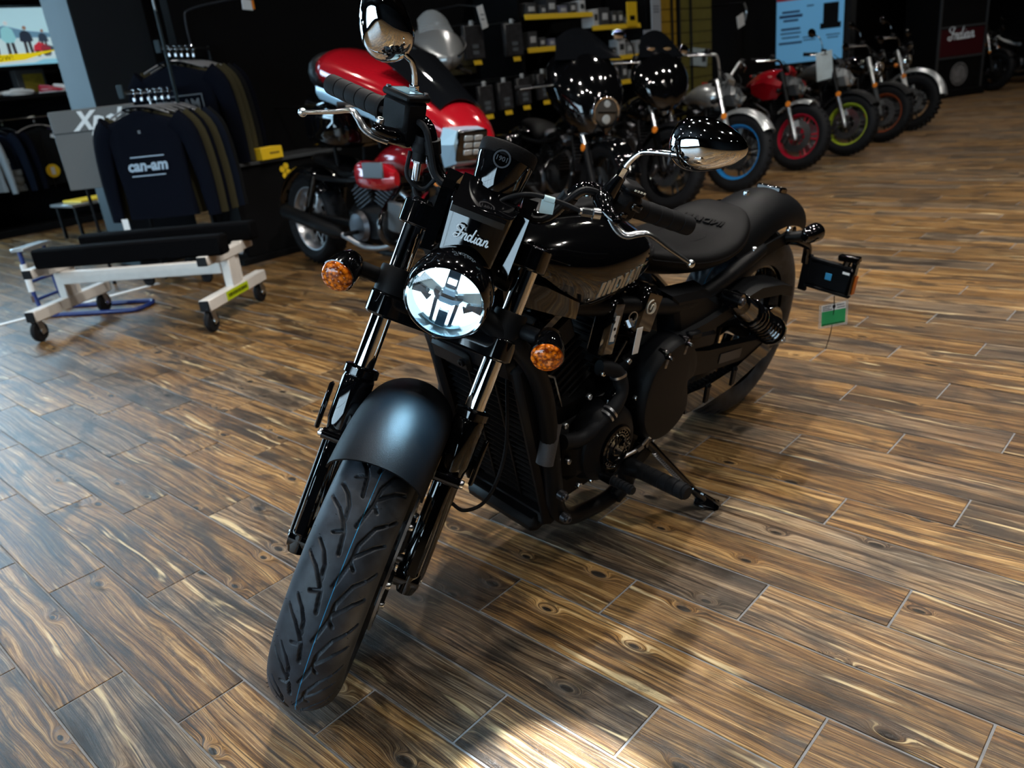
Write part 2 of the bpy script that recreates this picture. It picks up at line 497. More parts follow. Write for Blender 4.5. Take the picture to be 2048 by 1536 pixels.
    smut = noise(comb(mth('MULTIPLY', pu, 5.0), mth('MULTIPLY', pv, 30.0), mth('ADD', pz, 3.0)), 1.0, 5, 0.7, 0.4)
    colr = mix(sstep(smut, 0.54, 0.66, 0.0, 0.65), colr, (0.022, 0.016, 0.011))
    val = mth('MULTIPLY_ADD', r1, 0.45, 0.70)
    colr = mix(1.0, colr, comb(val, val, val), 'MULTIPLY')
    L.new(colr, b.inputs['Base Color'])
    rg = mth('MULTIPLY_ADD', fine, 0.22, 0.22)
    L.new(rg, b.inputs['Roughness'])
    b.inputs['Specular IOR Level'].default_value = 0.42
    h = mth('ADD', mth('MULTIPLY', g, 1.0), mth('MULTIPLY', mth('SUBTRACT', saw, 0.5), 0.05))
    bp = node('ShaderNodeBump'); bp.inputs['Strength'].default_value = 0.75; bp.inputs['Distance'].default_value = 0.0018
    L.new(h, bp.inputs['Height']); L.new(bp.outputs['Normal'], b.inputs['Normal'])
    return m
K['plank'] = floor_material()

FX0, FX1, FY0, FY1 = -12.0, 6.0, -6.1, 20.0
floor = tag(MB().box(((FX0+FX1)/2, (FY0+FY1)/2, -0.055), (FX1-FX0, FY1-FY0, 0.105)).build('floor', K['grout']), kind='structure')
GAP = 0.0052
pm = MB().box((0, 0, 0), (PL-GAP, PW-GAP, 0.010), bev=0.0009).mesh('plank', K['plank'])
cells = []
for k in range(-62, 130):
    c = (-6.10+1.70*(k % 3))*PW
    for n in range(-18, 12):
        cx = c+(n+0.5)*PL; cy = PV0+(k-0.5)*PW
        if not (FX0+PL/2 < cx < FX1-PL/2 and FY0+0.1 < cy < FY1-0.1): continue
        p = np.array([cx, cy, -CAM_H]); z = p@_f
        px, py = (1024+1576*(p@_r)/z, 768-1576*(p@_u)/z) if z > 0.2 else (9e9, 9e9)
        inview = z > 0.3 and -260 < px < 2300 and -100 < py < 1780
        cells.append((0 if inview else 1, math.hypot(cx, cy), cx, cy))
cells.sort()
for q, (iv, d, cx, cy) in enumerate(cells[:300]):
    o = link('plank', pm, floor); o.location = (cx, cy, -0.005)
far = MB()
for iv, d, cx, cy in cells[300:]:
    far.box((cx, cy, -0.005), (PL-GAP, PW-GAP, 0.010), bev=0.0 if iv else 0.0009)
tag(far.build('plank', K['plank'], floor), kind='stuff')

# metal threshold strip in the floor near the left edge
def strut(name, a, b_, w, h, mat):
    a = np.array(a, float); b_ = np.array(b_, float); d = b_-a; Lg = np.linalg.norm(d)
    ang = math.atan2(d[1], d[0])
    return MB().box((a+b_)/2, (Lg, w, h), rotz(ang), bev=0.002).build(name, mat)
tag(strut('trim_1', (-5.86, -1.0, 0.003), (-5.86, 2.35, 0.003), 0.05, 0.006, K['white']), kind='structure')

# ------------------------------------------------------------------ shell
def st(name, c, s, mat, bev=0.0):
    return tag(MB().box(c, s, bev=bev).build(name, mat), kind='structure')
st('ceiling', (-3.0, 7.0, CEIL+0.06), (18.2, 26.2, 0.1), K['wallblack'])
st('wall_right', (6.05, 7.0, 2.15), (0.1, 26.0, 4.5), K['wallblack'])
st('wall_back', (-3.0, 20.05, 2.15), (18.2, 0.1, 4.5), K['wallblack'])
st('wall_left', (-6.46, 11.6, 2.15), (0.12, 16.8, 4.5), K['wallblack'])
def pierced(name, axis, c, a0, a1, w0, w1, z0, z1):
    mb = MB()
    def bx(p0, p1, q0, q1):
        m_, s_ = (p0+p1)/2, p1-p0
        if axis == 'x': mb.box((c, m_, (q0+q1)/2), (0.1, s_, q1-q0))
        else: mb.box((m_, c, (q0+q1)/2), (s_, 0.1, q1-q0))
    bx(a0, w0, -0.1, CEIL); bx(w1, a1, -0.1, CEIL); bx(w0, w1, -0.1, z0); bx(w0, w1, z1, CEIL)
    return tag(mb.build(name, K['wallblack']), kind='structure')
pierced('wall_front', 'y', -6.0, -12.0, 6.0, -6.6, 1.8, 0.5, 3.4)
pierced('wall_far', 'x', -11.45, -5.9, 2.2, -1.6, 2.1, 0.7, 3.5)
pierced('wall_far', 'x', -11.45, 2.2, 20.0, 2.3, 4.3, 2.75, 4.15)
pane = thin_glass('window_glass')
def window(name, axis, c, w0, w1, z0, z1, nx):
    fr = MB()
    def bx(p0, p1, q0, q1, th=0.08):
        if axis == 'x': fr.box((c, (p0+p1)/2, (q0+q1)/2), (th, p1-p0, q1-q0))
        else: fr.box(((p0+p1)/2, c, (q0+q1)/2), (p1-p0, th, q1-q0))
    for k in range(nx+1):
        p = w0+(w1-w0)*k/nx; bx(p-0.03, p+0.03, z0, z1)
    for z in (z0+0.03, z0+(z1-z0)*0.62, z1-0.03): bx(w0, w1, z-0.03, z+0.03, 0.07)
    o = tag(fr.build(name, K['matte']), kind='structure')
    for k in range(nx):
        a = w0+(w1-w0)*(k+0.5)/nx; s_ = (w1-w0)/nx-0.07
        ctr, sz = ((c, a, (z0+z1)/2), (0.012, s_, z1-z0-0.04)) if axis == 'x' else ((a, c, (z0+z1)/2), (s_, 0.012, z1-z0-0.04))
        MB().box(ctr, sz).build('pane', pane, o)
window('window_1', 'y', -6.0, -6.6, 1.8, 0.5, 3.4, 5)
window('window_2', 'x', -11.45, -1.6, 2.1, 0.7, 3.5, 3)
window('window_3', 'x', -11.45, 2.3, 4.3, 2.75, 4.15, 2)

# column at the end of the display wall: dark cladding with a blue-grey edge
col = st('wall_column', (-6.86, 2.83, 2.2), (0.50, 0.54, 4.38), K['colgrey'])
MB().box((-6.86, 2.555, 2.2), (0.50, 0.012, 4.36)).build('edge_panel', K['colblue'], col)
st('trim_2', (-6.03, 4.4, 0.02), (0.74, 2.9, 0.04), K['wallblack'])
# grey structural pole between the far bikes
pole = st('trim_3', (-5.9, 15.3, 2.2), (0.24, 0.24, 4.38), K['greypaint'])

# ceiling display lamps
canm = MB().lathe([(0.0, 0.16), (0.055, 0.16), (0.06, 0.02), (0.055, 0.0), (0.045, 0.03), (0.0, 0.03)], (0, 0, 0), (0, 0, 1), 16).tube([(0, 0, 0.16), (0, 0, 0.42)], 0.01, 6).mesh('ceiling_lamp', K['matte'])
for (x, y, p) in LAMPS:
    o = link('ceiling_lamp', canm); o.location = (x, y, CEIL-0.42)
    tag(o, 'small black ceiling spot lamp on a short stem among others alike', 'lamp', 'ceiling spots')
    l = bpy.data.lights.new('lamp_light', 'SPOT'); l.energy = p; l.spot_size = R(125); l.spot_blend = 0.5
    l.shadow_soft_size = 0.045; l.color = (1.0, 0.94, 0.86)
    lo = bpy.data.objects.new('lamp_light', l); COL.objects.link(lo); lo.parent = o; lo.location = (0, 0, -0.03)

o = link('ceiling_lamp', canm); o.location = (ADDED_POOL_SPOT[0], ADDED_POOL_SPOT[1], CEIL-0.42)  # added lamp, out of view, only for the bright floor patch
tag(o, 'added black ceiling lamp whose narrow beam stands in for a sun patch on the floor', 'lamp', 'ceiling spots')
l = bpy.data.lights.new('lamp_light', 'SPOT'); l.energy = 5200.0; l.spot_size = R(5.6); l.spot_blend = 0.15; l.shadow_soft_size = 0.03; l.color = (0.9, 0.96, 1.0)
lo = bpy.data.objects.new('lamp_light', l); COL.objects.link(lo); lo.parent = o; lo.location = (0, 0, -0.03)
# ================================================================== the black motorcycle in front
BM = Matrix(((-0.022002, 0.982034, 0.187416, -1.310678), (-0.999758, -0.021612, -0.004125, 0.734410), (0.0, -0.187461, 0.982272, 0.0035), (0, 0, 0, 1)))
bike = empty('motorcycle', 'black motorcycle with a lit round headlight, leaning on its side stand in front', 'motorcycle', mat=BM)
RAKE = R(29); SD = np.array([-math.sin(RAKE), 0, math.cos(RAKE)]); PD = np.array([math.cos(RAKE), 0, math.sin(RAKE)])
STEER = 0.673907
def steer_xf(V):
    V = np.asarray(V, float); o = np.array([0.12, 0, 0]); a = SD; w = V-o
    c, s = math.cos(STEER), math.sin(STEER)
    return o+w*c+np.cross(np.broadcast_to(a, w.shape), w)*s+np.outer(w@a, a)*(1-c)
def FP(mb, name, mat, parent=None, ang=38): return mb.build(name, mat, parent or bike, ang, steer_xf)   # part that turns with the bars
def BP(mb, name, mat, parent=None, ang=38): return mb.build(name, mat, parent or bike, ang)
def bolt(mb, c, axis, r=0.007, h=0.006):
    return mb.lathe([(0, -0.002), (r, -0.002), (r, h*0.7), (r*0.8, h), (r*0.5, h), (r*0.45, h*0.5), (0, h*0.5)], c, axis, 12)
Y1 = np.array([0, 1.0, 0])

# ---- tyres: cut tread is real relief on a fine grid
def tread_depth(A, S, pitch):
    rightg = [((0.000, 0.004), (0.045, 0.017)), ((0.045, 0.017), (0.076, 0.019)), ((0.076, 0.019), (0.111, 0.036)), ((0.111, 0.036), (0.124, 0.056)), ((0.128, 0.062), (0.140, 0.078)),
              ((0.045, 0.017), (0.034, 0.027)), ((0.056, 0.020), (0.080, 0.048)), ((0.080, 0.048), (0.090, 0.070))]
    leftg = [((0.000, -0.006), (0.038, -0.012)), ((0.038, -0.012), (0.052, -0.020)), ((0.052, -0.020), (0.072, -0.036)), ((0.072, -0.036), (0.090, -0.062)),
             ((0.056, -0.018), (0.080, -0.021)), ((0.080, -0.021), (0.100, -0.032)), ((0.100, -0.032), (0.116, -0.050)), ((0.031, -0.030), (0.037, -0.014))]
    D = np.full(A.shape, 9.0)
    for segs, ph in ((rightg, 0.0), (leftg, 0.5*pitch)):
        for (a0, s0), (a1, s1) in segs:
            for k in (-1, 0, 1):
                P = np.mod(A-ph, pitch)+k*pitch
                dx, dy = a1-a0, s1-s0; L2 = dx*dx+dy*dy
                t = np.clip(((P-a0)*dx+(S-s0)*dy)/L2, 0, 1)
                D = np.minimum(D, np.hypot(P-a0-t*dx, S-s0-t*dy))
    return np.clip((0.0034-D)/0.0010, 0, 1)

def tyre(name, cx, cz, Rr, half, hgt, nu, nv, n_pitch, mat, front):
    Rc = Rr-hgt
    circumference = 2*math.pi*Rr
    ph = np.concatenate([np.linspace(-125, -84, 8)[:-1], np.linspace(-84, 84, nv), np.linspace(84, 125, 8)[1:]])*math.pi/180
    th = np.linspace(0, 2*math.pi, nu, endpoint=False)
    TH, PH = np.meshgrid(th, ph, indexing='ij')
    A = -TH*Rr; S = PH*half
    dep = tread_depth(A, S, circumference/n_pitch)*0.0075*(np.abs(PH) < 1.42)
    hh, ww = hgt-dep, half-dep
    sq = 0.9                                     # slightly squarer shoulders than a plain ellipse
    r = Rc+hh*np.sign(np.cos(PH))*np.abs(np.cos(PH))**sq
    y = ww*np.sign(np.sin(PH))*np.abs(np.sin(PH))**1.0
    P = np.stack([cx-r*np.cos(TH), y, cz+r*np.sin(TH)], -1)      # theta grows from the front over the top
    m_, n_ = P.shape[:2]
    V = P.reshape(-1, 3)
    if front: V = steer_xf(V)
    i = np.arange(m_)[:, None]; j = np.arange(n_-1)[None, :]
    a = i*n_+j; b = ((i+1) % m_)*n_+j
    F = np.stack([a, b, b+1, a+1], -1).reshape(-1, 4)
    me = bpy.data.meshes.new(name)
    me.vertices.add(len(V)); me.vertices.foreach_set('co', V.ravel())
    me.loops.add(F.size); me.loops.foreach_set('vertex_index', F.ravel())
    me.polygons.add(len(F)); me.polygons.foreach_set('loop_start', np.arange(0, F.size, 4)); me.polygons.foreach_set('loop_total', np.full(len(F), 4))
    uv = me.uv_layers.new(name='UVMap')
    st_ = np.stack([A/circumference, S], -1).reshape(-1, 2)
    uv.data.foreach_set('uv', st_[F.ravel()].ravel())
    me.update(); me.validate(); me.shade_smooth(); me.materials.append(mat)
    return link(name, me, bike)

def tyre_material():
    m = mk('tyre_rubber', (0.013, 0.015, 0.018), 0.5, spec=0.3)
    nt = m.node_tree; b = nt.nodes['Principled BSDF']; L = nt.links
    uv = nt.nodes.new('ShaderNodeUVMap'); sp = nt.nodes.new('ShaderNodeSeparateXYZ'); L.new(uv.outputs[0], sp.inputs[0])
    def mth(op, a, v):
        n = nt.nodes.new('ShaderNodeMath'); n.operation = op; L.new(a, n.inputs[0]); n.inputs[1].default_value = v; return n.outputs[0]
    d = mth('ABSOLUTE', mth('SUBTRACT', sp.outputs[1], 0.0075), 0)
    line = mth('LESS_THAN', d, 0.00055)
    tc = nt.nodes.new('ShaderNodeTexCoord'); no = nt.nodes.new('ShaderNodeTexNoise'); no.inputs['Scale'].default_value = 35; no.inputs['Detail'].default_value = 6; L.new(tc.outputs['Object'], no.inputs['Vector'])
    rp = nt.nodes.new('ShaderNodeValToRGB'); e = rp.color_ramp.elements
    e[0].position = 0.35; e[0].color = (0.010, 0.0135, 0.019, 1); e[1].position = 0.75; e[1].color = (0.030, 0.039, 0.052, 1); L.new(no.outputs['Fac'], rp.inputs[0])  # blue cast of the headlight is put into the rubber tones
    mx = nt.nodes.new('ShaderNodeMix'); mx.data_type = 'RGBA'; L.new(line, mx.inputs[0]); L.new(rp.outputs[0], mx.inputs[6]); mx.inputs[7].default_value = (0.02, 0.22, 0.42, 1)
    L.new(mx.outputs[2], b.inputs['Base Color'])
    fl = nt.nodes.new('ShaderNodeTexVoronoi'); fl.inputs['Scale'].default_value = 170; L.new(tc.outputs['Object'], fl.inputs['Vector'])
    return m
K['tyre'] = tyre_material()
ft = tyre('front_tyre', 0, 0.325, 0.325, 0.070, 0.066, 1320, 124, 20, K['tyre'], True)
rt = tyre('rear_tyre', -1.562, 0.325, 0.325, 0.078, 0.072, 360, 40, 20, K['tyre'], False)
# moulding nibs on the tread of the front tyre: thin rubber hairs
nib = MB()
for k in range(70):
    t = rng.uniform(-0.5, 1.5); p = rng.uniform(-1.25, 1.25)
    r0 = 0.259+0.066*abs(math.cos(p))**0.9; y0 = 0.070*math.sin(p)
    n3 = nrm(np.array([math.cos(t)*math.cos(p), math.sin(p), math.sin(t)*math.cos(p)]))
    q = np.array([r0*math.cos(t), y0, 0.325+r0*math.sin(t)])
    q2 = q+n3*rng.uniform(0.002, 0.005)+np.array([0, 0.001, 0])
    nib.tube([q-n3*0.001, q2], 0.0004, 4)
tag(FP(nib, 'tread_nibs', K['rubber'], ft), kind='stuff')

# ---- wheels
def wheel(front, cx, cz, rim_r, w, axle_half, disc_y):
    bp = FP if front else BP
    c = np.array([cx, 0, cz])
    rim = MB().lathe([(rim_r+0.012, -w), (rim_r+0.014, -w-0.006), (rim_r-0.004, -w-0.006), (rim_r-0.014, -w*0.7), (rim_r-0.022, 0), (rim_r-0.014, w*0.7), (rim_r-0.004, w+0.006), (rim_r+0.014, w+0.006), (rim_r+0.012, w), (rim_r-0.006, w*0.6), (rim_r-0.012, 0), (rim_r-0.006, -w*0.6)], c, Y1, 64, closed=True)
    ro = bp(rim, 'front_rim' if front else 'rear_rim', K['gloss'])
    for k in range(10):
        a = 2*math.pi*(k//2)/5+(0.16 if k % 2 else -0.16)
        a2 = 2*math.pi*(k//2)/5+(0.06 if k % 2 else -0.06)
        p0 = c+0.045*np.array([math.cos(a2), 0, math.sin(a2)]); p1 = c+(rim_r-0.012)*np.array([math.cos(a), 0, math.sin(a)])
        bp(MB().tube([p0, (p0+p1)/2, p1], [0.017, 0.012, 0.014], 8, flat=0.7), 'spoke', K['gloss'], ro)
    bp(MB().lathe([(0.012, -axle_half*0.75), (0.034, -axle_half*0.72), (0.040, -0.03), (0.034, 0), (0.040, 0.03), (0.034, axle_half*0.72), (0.012, axle_half*0.75)], c, Y1, 24), 'wheel_hub', K['matte'])
    return ro
wheel(True, 0, 0.325, 0.205, 0.040, 0.10, 0.085)
wheel(False, -1.562, 0.325, 0.205, 0.050, 0.12, -0.10)
c0 = np.array([0, 0.078, 0.325])
disc = MB().lathe([(0.100, -0.0025), (0.149, -0.0025), (0.149, 0.0025), (0.100, 0.0025)], c0, Y1, 60, closed=True)
do = FP(disc, 'brake_disc', K['steel'])
holes = MB()
for k in range(40):
    a = 2*math.pi*k/40; rr = 0.112+0.013*(k % 3)
    holes.lathe([(0, 0.0032), (0.0036, 0.0032), (0.0036, 0.0024)], c0+rr*np.array([math.cos(a), 0, math.sin(a)]), Y1, 8)
tag(FP(holes, 'vent_holes', K['matte'], do), kind='stuff')
car = MB()
for k in range(5):
    a = 2*math.pi*k/5
    car.tube([c0+0.035*np.array([math.cos(a), 0, math.sin(a)]), c0+0.106*np.array([math.cos(a+0.3), 0, math.sin(a+0.3)])], 0.009, 6, flat=0.4)
FP(car, 'disc_carrier', K['matte'], do)
bts = MB()
for k in range(5):
    a = 2*math.pi*k/5+0.3
    bolt(bts, c0+0.100*np.array([math.cos(a), 0, math.sin(a)])+Y1*0.004, Y1, 0.008, 0.007)
each(bts, 'disc_bolt', K['alloy'], do, xf=steer_xf)
cal = MB().box((-0.125, 0.082, 0.255), (0.060, 0.050, 0.105), roty(R(35)), bev=0.012).box((-0.140, 0.110, 0.262), (0.036, 0.016, 0.075), roty(R(35)), bev=0.006)
co = FP(cal, 'brake_caliper', K['matte'])
FP(bolt(bolt(MB(), (-0.150, 0.119, 0.285), Y1, 0.007), (-0.128, 0.119, 0.238), Y1, 0.007), 'caliper_bolt', K['steel'], co)

# ---- forks
def fk(t, sg, off=0.0123, out=0.0):
    return np.array([0, sg*(0.117+out), 0.32])+SD*t+PD*off
for sg in (-1, 1):
    o = fk(0, sg)
    tube_ = MB().lathe([(0.0205, 0.325), (0.0205, 0.665)], o, SD, 32)
    FP(tube_, 'fork_tube', K['chrome'])
    sl = MB().lathe([(0.0, -0.055), (0.018, -0.052), (0.024, -0.035), (0.0265, 0.0), (0.0265, 0.205), (0.0285, 0.222), (0.0325, 0.235), (0.0325, 0.322), (0.0300, 0.330), (0.0350, 0.333), (0.0350, 0.347), (0.0300, 0.350), (0.0225, 0.3515), (0.0215, 0.349)], o, SD, 32)
    so = FP(sl, 'fork_slider', K['gloss'])
    lug = MB().tube([o+SD*-0.02+np.array([0, -sg*0.030, 0]), o+SD*-0.02+np.array([0, sg*0.020, 0])], 0.025, 16)
    lug.box(o+SD*0.10+PD*0.022, (0.020, 0.028, 0.22), np.stack([PD, Y1, SD], 1), bev=0.006)
    FP(lug, 'axle_lug', K['gloss'], so)
    br = MB().box(o+SD*0.205-PD*0.006, (0.072, 0.030, 0.026), np.stack([PD, Y1, SD], 1), bev=0.005)
    br.tube([o+SD*0.205+PD*0.030+Y1*sg*-0.03, o+SD*0.205+PD*0.030+Y1*sg*0.026], 0.0115, 12)
    FP(br, 'fender_bracket', K['gloss'], so)
    FP(bolt(MB(), o+SD*0.205+PD*0.030+Y1*sg*0.026, Y1*sg, 0.009, 0.008), 'bracket_bolt', K['alloy'], so)
    rf = MB().box(o+SD*0.250+Y1*sg*0.046-PD*0.004, (0.016, 0.010, 0.100), np.stack([PD, Y1, SD], 1), bev=0.004)
    FP(rf, 'reflector_bar', K['gloss'], so)
    FP(bolt(MB(), o+SD*-0.02+Y1*sg*0.020, Y1*sg, 0.010, 0.006), 'axle_bolt', K['alloy'], so)
FP(MB().tube([(0.0, -0.10, 0.325), (0.0, 0.10, 0.325)], 0.012, 14), 'front_axle', K['steel'])

# ---- clamps that hold the forks
def clamp_poly(rr, back):
    pts = []
    for k in range(13): a = R(-90-50+k*180/12*1.25-20); pts.append((rr*math.cos(R(-100+k*200/12)), 0.117+rr*math.sin(R(-100+k*200/12))))
    out = [(rr*math.cos(R(a)), 0.117+rr*math.sin(R(a))) for a in range(-40, 221, 20)]
    out2 = [(rr*math.cos(R(a)), -0.117+rr*math.sin(R(a))) for a in range(140, 401, 20)]
    mid = [(-back-rr*0.9, 0.045), (-back-rr*0.9, -0.045)]
    front = [(rr*0.35, -0.045), (rr*0.35, 0.045)]
    return out+mid+out2+front
def clamp(name, t0, t1, rr, back, mat):
    o = np.array([0, 0, 0.32])+SD*t0+PD*0.0123
    return FP(MB().prism(clamp_poly(rr, back), o, PD, Y1, SD*(t1-t0)), name, mat, ang=30)
uc = clamp('upper_clamp', 0.640, 0.688, 0.034, 0.03, K['gloss'])
lc = clamp('lower_clamp', 0.456, 0.503, 0.036, 0.03, K['gloss'])
for o_, bw in ((uc, 0.004), (lc, 0.005)):
    md = o_.modifiers.new('soft_edge', 'BEVEL'); md.width = bw; md.segments = 2; md.limit_method = 'ANGLE'; md.angle_limit = R(40)
for sg in (-1, 1):
    FP(MB().lathe([(0.0225, 0.503), (0.0335, 0.503), (0.0335, 0.551), (0.0310, 0.555), (0.0225, 0.555)], fk(0, sg), SD, 28), 'fork_sleeve', K['matte'], lc)
    FP(MB().lathe([(0.0, 0.694), (0.018, 0.694), (0.022, 0.689), (0.022, 0.685)], fk(0, sg), SD, 24), 'fork_cap', K['gloss'], uc)
pinch = MB()
for sg in (-1, 1):
    for t in (0.655, 0.673):
        bolt(pinch, fk(t, sg)+np.array([0, -sg*0.052, 0])+PD*0.013, PD, 0.006, 0.006)
each(pinch, 'pinch_bolt', K['iron'], uc, xf=steer_xf)

# ---- turn signals in front
def signal(pos, d, r, body, lensmat, name, root_pt, bp, dots=True):
    d = nrm(d); pos = np.asarray(pos, float)
    so = bp(MB().tube(smooth_path([root_pt, np.asarray(root_pt)*0.45+(pos-d*0.045)*0.55, pos-d*0.045], 4), 0.0155, 16), name, K['matte'])
    bp(MB().lathe([(0.0, -0.072), (r*0.45, -0.070), (r*0.80, -0.058), (r*1.0, -0.036), (r*1.08, -0.010), (r*1.08, 0.002), (r*0.95, 0.004)], pos, d, 32), 'signal_housing', body, so)
    lo = bp(MB().lathe([(r*1.02, 0.0), (r*1.0, 0.006), (r*0.86, 0.013), (r*0.5, 0.018), (0, 0.0195)], pos, d, 32), 'signal_lens', lensmat, so)
    if dots:
        x, y, _ = frame(d); mb = MB()
        for q in range(19):
            rr, a = (0, 0) if q == 0 else ((0.42, q*math.pi/3) if q < 7 else (0.78, q*math.pi/6))
            h = 0.0195-0.0075*rr*rr
            mb.ball(pos+d*h+r*0.9*rr*(x*math.cos(a)+y*math.sin(a)), (0.0032, 0.0032, 0.0010), 8, np.stack([x, y, d], 1))
        bp(mb, 'lens_dimples', K['amberdot'], lo)
    return so
for sg in (-1, 1):
    signal((-0.168, sg*0.207, 0.803), (0.985, sg*0.10, -0.08), 0.0305, K['gloss'], K['amber'], 'turn_signal', fk(0.527, sg)+np.array([0, sg*0.028, 0.0]), FP)

# ---- headlight
HC = np.array([-0.130, 0.0, 0.857]); HD = nrm((1, 0, -0.05)); hx, hy, _ = frame(HD); hx, hy = -hx, -hy
if hy[2] < 0: hy = -hy
if hx[1] < 0: hx = -hx              # hx: bike's left, hy: up
hb = MB().lathe([(0.070, 0.006), (0.0725, 0.010), (0.0765, 0.006), (0.0785, -0.006), (0.0805, -0.016), (0.0800, -0.040), (0.074, -0.070), (0.058, -0.098), (0.030, -0.112), (0, -0.115)], HC, HD, 64)
head = FP(hb, 'headlight', K['gloss'])
FP(MB().lathe([(0.0705, 0.0065), (0.0700, 0.002), (0.0690, -0.030), (0.066, -0.034), (0.0, -0.036)], HC, HD, 48), 'headlight_bowl', K['ledgrey'], head)
def hl(poly, d, th, mat, name):
    return FP(MB().prism([(a*0.0685, b*0.0685) for a, b in poly], HC+HD*d, hx, hy, HD*th), name, mat, head)
arcp = lambda r, a0, a1, n=10: [(r*math.cos(R(a0+(a1-a0)*k/n)), r*math.sin(R(a0+(a1-a0)*k/n))) for k in range(n+1)]
hl(arcp(0.99, 100, 165)+[(-0.30, 0.05), (-0.16, 0.25)], -0.031, 0.010, K['led'], 'upper_reflector')
hl(arcp(0.99, 80, 15)+[(0.30, 0.05), (0.16, 0.25)], -0.031, 0.010, K['led'], 'upper_reflector')
hl(arcp(0.90, 150, 178, 4)+[(-0.25, 0.02), (-0.22, 0.18)], -0.024, 0.006, K['ledgrey'], 'facet_panel')
hl(arcp(0.90, 30, 2, 4)+[(0.25, 0.02), (0.22, 0.18)], -0.024, 0.006, K['ledgrey'], 'facet_panel')
hl(arcp(0.99, 195, 345, 18)+[(0.30, -0.12), (-0.30, -0.12)], -0.031, 0.008, K['led'], 'lower_reflector')
hl([(-0.15, 0.98), (-0.17, 0.10), (0.17, 0.10), (0.15, 0.98)], -0.028, 0.016, K['ledblue'], 'led_tower')
hl([(-0.12, 0.62), (-0.12, 0.46), (0.12, 0.46), (0.12, 0.62)], -0.012, 0.003, K['led'], 'led_window')
hl([(-0.13, 0.34), (-0.13, 0.28), (0.13, 0.28), (0.13, 0.34)], -0.012, 0.003, K['ledgrey'], 'led_window')
hl([(-0.40, 0.10), (-0.34, -0.02), (-0.16, -0.14), (0.16, -0.14), (0.34, -0.02), (0.40, 0.10), (0.16, 0.03), (-0.16, 0.03)], -0.026, 0.018, K['ledblue'], 'led_shelf')
for sg in (-1, 1):
    hl([(sg*0.98, 0.12), (sg*0.62, 0.02), (sg*0.52, -0.10), (sg*0.96, -0.16)], -0.027, 0.014, K['ledblue'], 'side_wedge')
    hl([(sg*0.72, -0.18), (sg*0.44, -0.16), (sg*0.52, -0.34)], -0.022, 0.004, K['ledblue'], 'side_notch')
    hl([(sg*0.34, -0.16), (sg*0.24, -0.16), (sg*0.22, -0.90), (sg*0.31, -0.86)], -0.022, 0.008, K['ledblue'], 'lower_slat')
hl([(-0.13, -0.45), (-0.13, -0.94), (0.13, -0.94), (0.13, -0.45)], -0.022, 0.008, K['ledblue'], 'led_tower')
hl(circ(0.15, 14, (0, -0.28)), -0.022, 0.006, K['ledhot'], 'led_chip')
hl(arcp(0.99, 235, 305, 8)+arcp(0.90, 305, 235, 8), -0.020, 0.004, K['ledgrey'], 'lower_trim')
FP(MB().lathe([(0.0705, 0.004), (0.066, 0.009), (0.045, 0.0145), (0.02, 0.017), (0, 0.0175), (0, 0.0150), (0.02, 0.0145), (0.045, 0.012), (0.066, 0.0065), (0.0705, 0.0015)], HC, HD, 48), 'headlight_glass', K['glass'], head)
FP(MB().ball(HC-hy*0.086+HD*-0.01, 0.0075, 12).tube([HC-hy*0.076+HD*-0.012, HC-hy*0.088+HD*-0.010], 0.005, 8), 'aim_screw', K['iron'], head)

hl_ = bpy.data.lights.new('headlight_beam', 'SPOT'); hl_.energy = 30.0; hl_.color = (0.36, 0.72, 1.0); hl_.spot_size = R(165); hl_.spot_blend = 0.6; hl_.shadow_soft_size = 0.035
hlo = bpy.data.objects.new('headlight_beam', hl_); COL.objects.link(hlo); hlo.parent = head
hp_ = steer_xf(np.array([HC+HD*-0.002-hy*0.02, HC+HD]))
hlo.location = hp_[0]; hlo.rotation_euler = Vector(hp_[1]-hp_[0]).to_track_quat('-Z', 'Y').to_euler()

# ---- nameplate cover between the fork legs, with the script badge
def quadring(pts): return [np.array(p, float) for p in pts]
np_f = quadring([(-0.232, -0.057, 1.000), (-0.232, 0.060, 1.005), (-0.205, 0.052, 0.908), (-0.205, -0.050, 0.905)])
cn = MB()
rings = []
for s_, dx, dz in ((0.84, 0.006, 0), (0.94, 0.004, 0), (1.0, 0.0, 0), (1.06, -0.03, 0), (1.10, -0.085, -0.02)):
    c_ = sum(np_f)/4
    rings.append([c_+(p-c_)*np.array([1, s_, 0.96+0.04*s_])+np.array([dx, 0, dz]) for p in np_f])
cn.loft(rings)
plate = FP(cn, 'nameplate_cover', K['gloss'], ang=25)
md = plate.modifiers.new('soft_edge', 'BEVEL'); md.width = 0.006; md.segments = 3; md.limit_method = 'ANGLE'; md.angle_limit = R(35)
for sg in (-1, 1):        # upright risers either side
    FP(MB().loft([[np.array((x, sg*y, z)) for x, y in ((-0.30+dx, 0.060), (-0.255+dx, 0.064), (-0.250+dx, 0.086), (-0.305+dx, 0.090))] for dx, z in ((0.02, 0.885), (0.0, 0.93), (-0.025, 0.995), (-0.040, 1.005))]), 'riser', K['gloss'], ang=25)
FP(MB().prism([(-0.05, -0.055), (0.05, -0.055), (0.058, 0.058), (-0.058, 0.058)], (-0.265, 0, 0.995), np.array((0, 1, 0)), np.array((-1, 0, 0.15)), np.array((-0.002, 0, 0.012))), 'top_cover', K['gloss'])
E1 = nrm((0, 1, 0.03)); E2 = nrm((-0.27, 0, 0.96))
pc = sum(np_f)/4+np.array([0.0135, 0.002, 0.004])
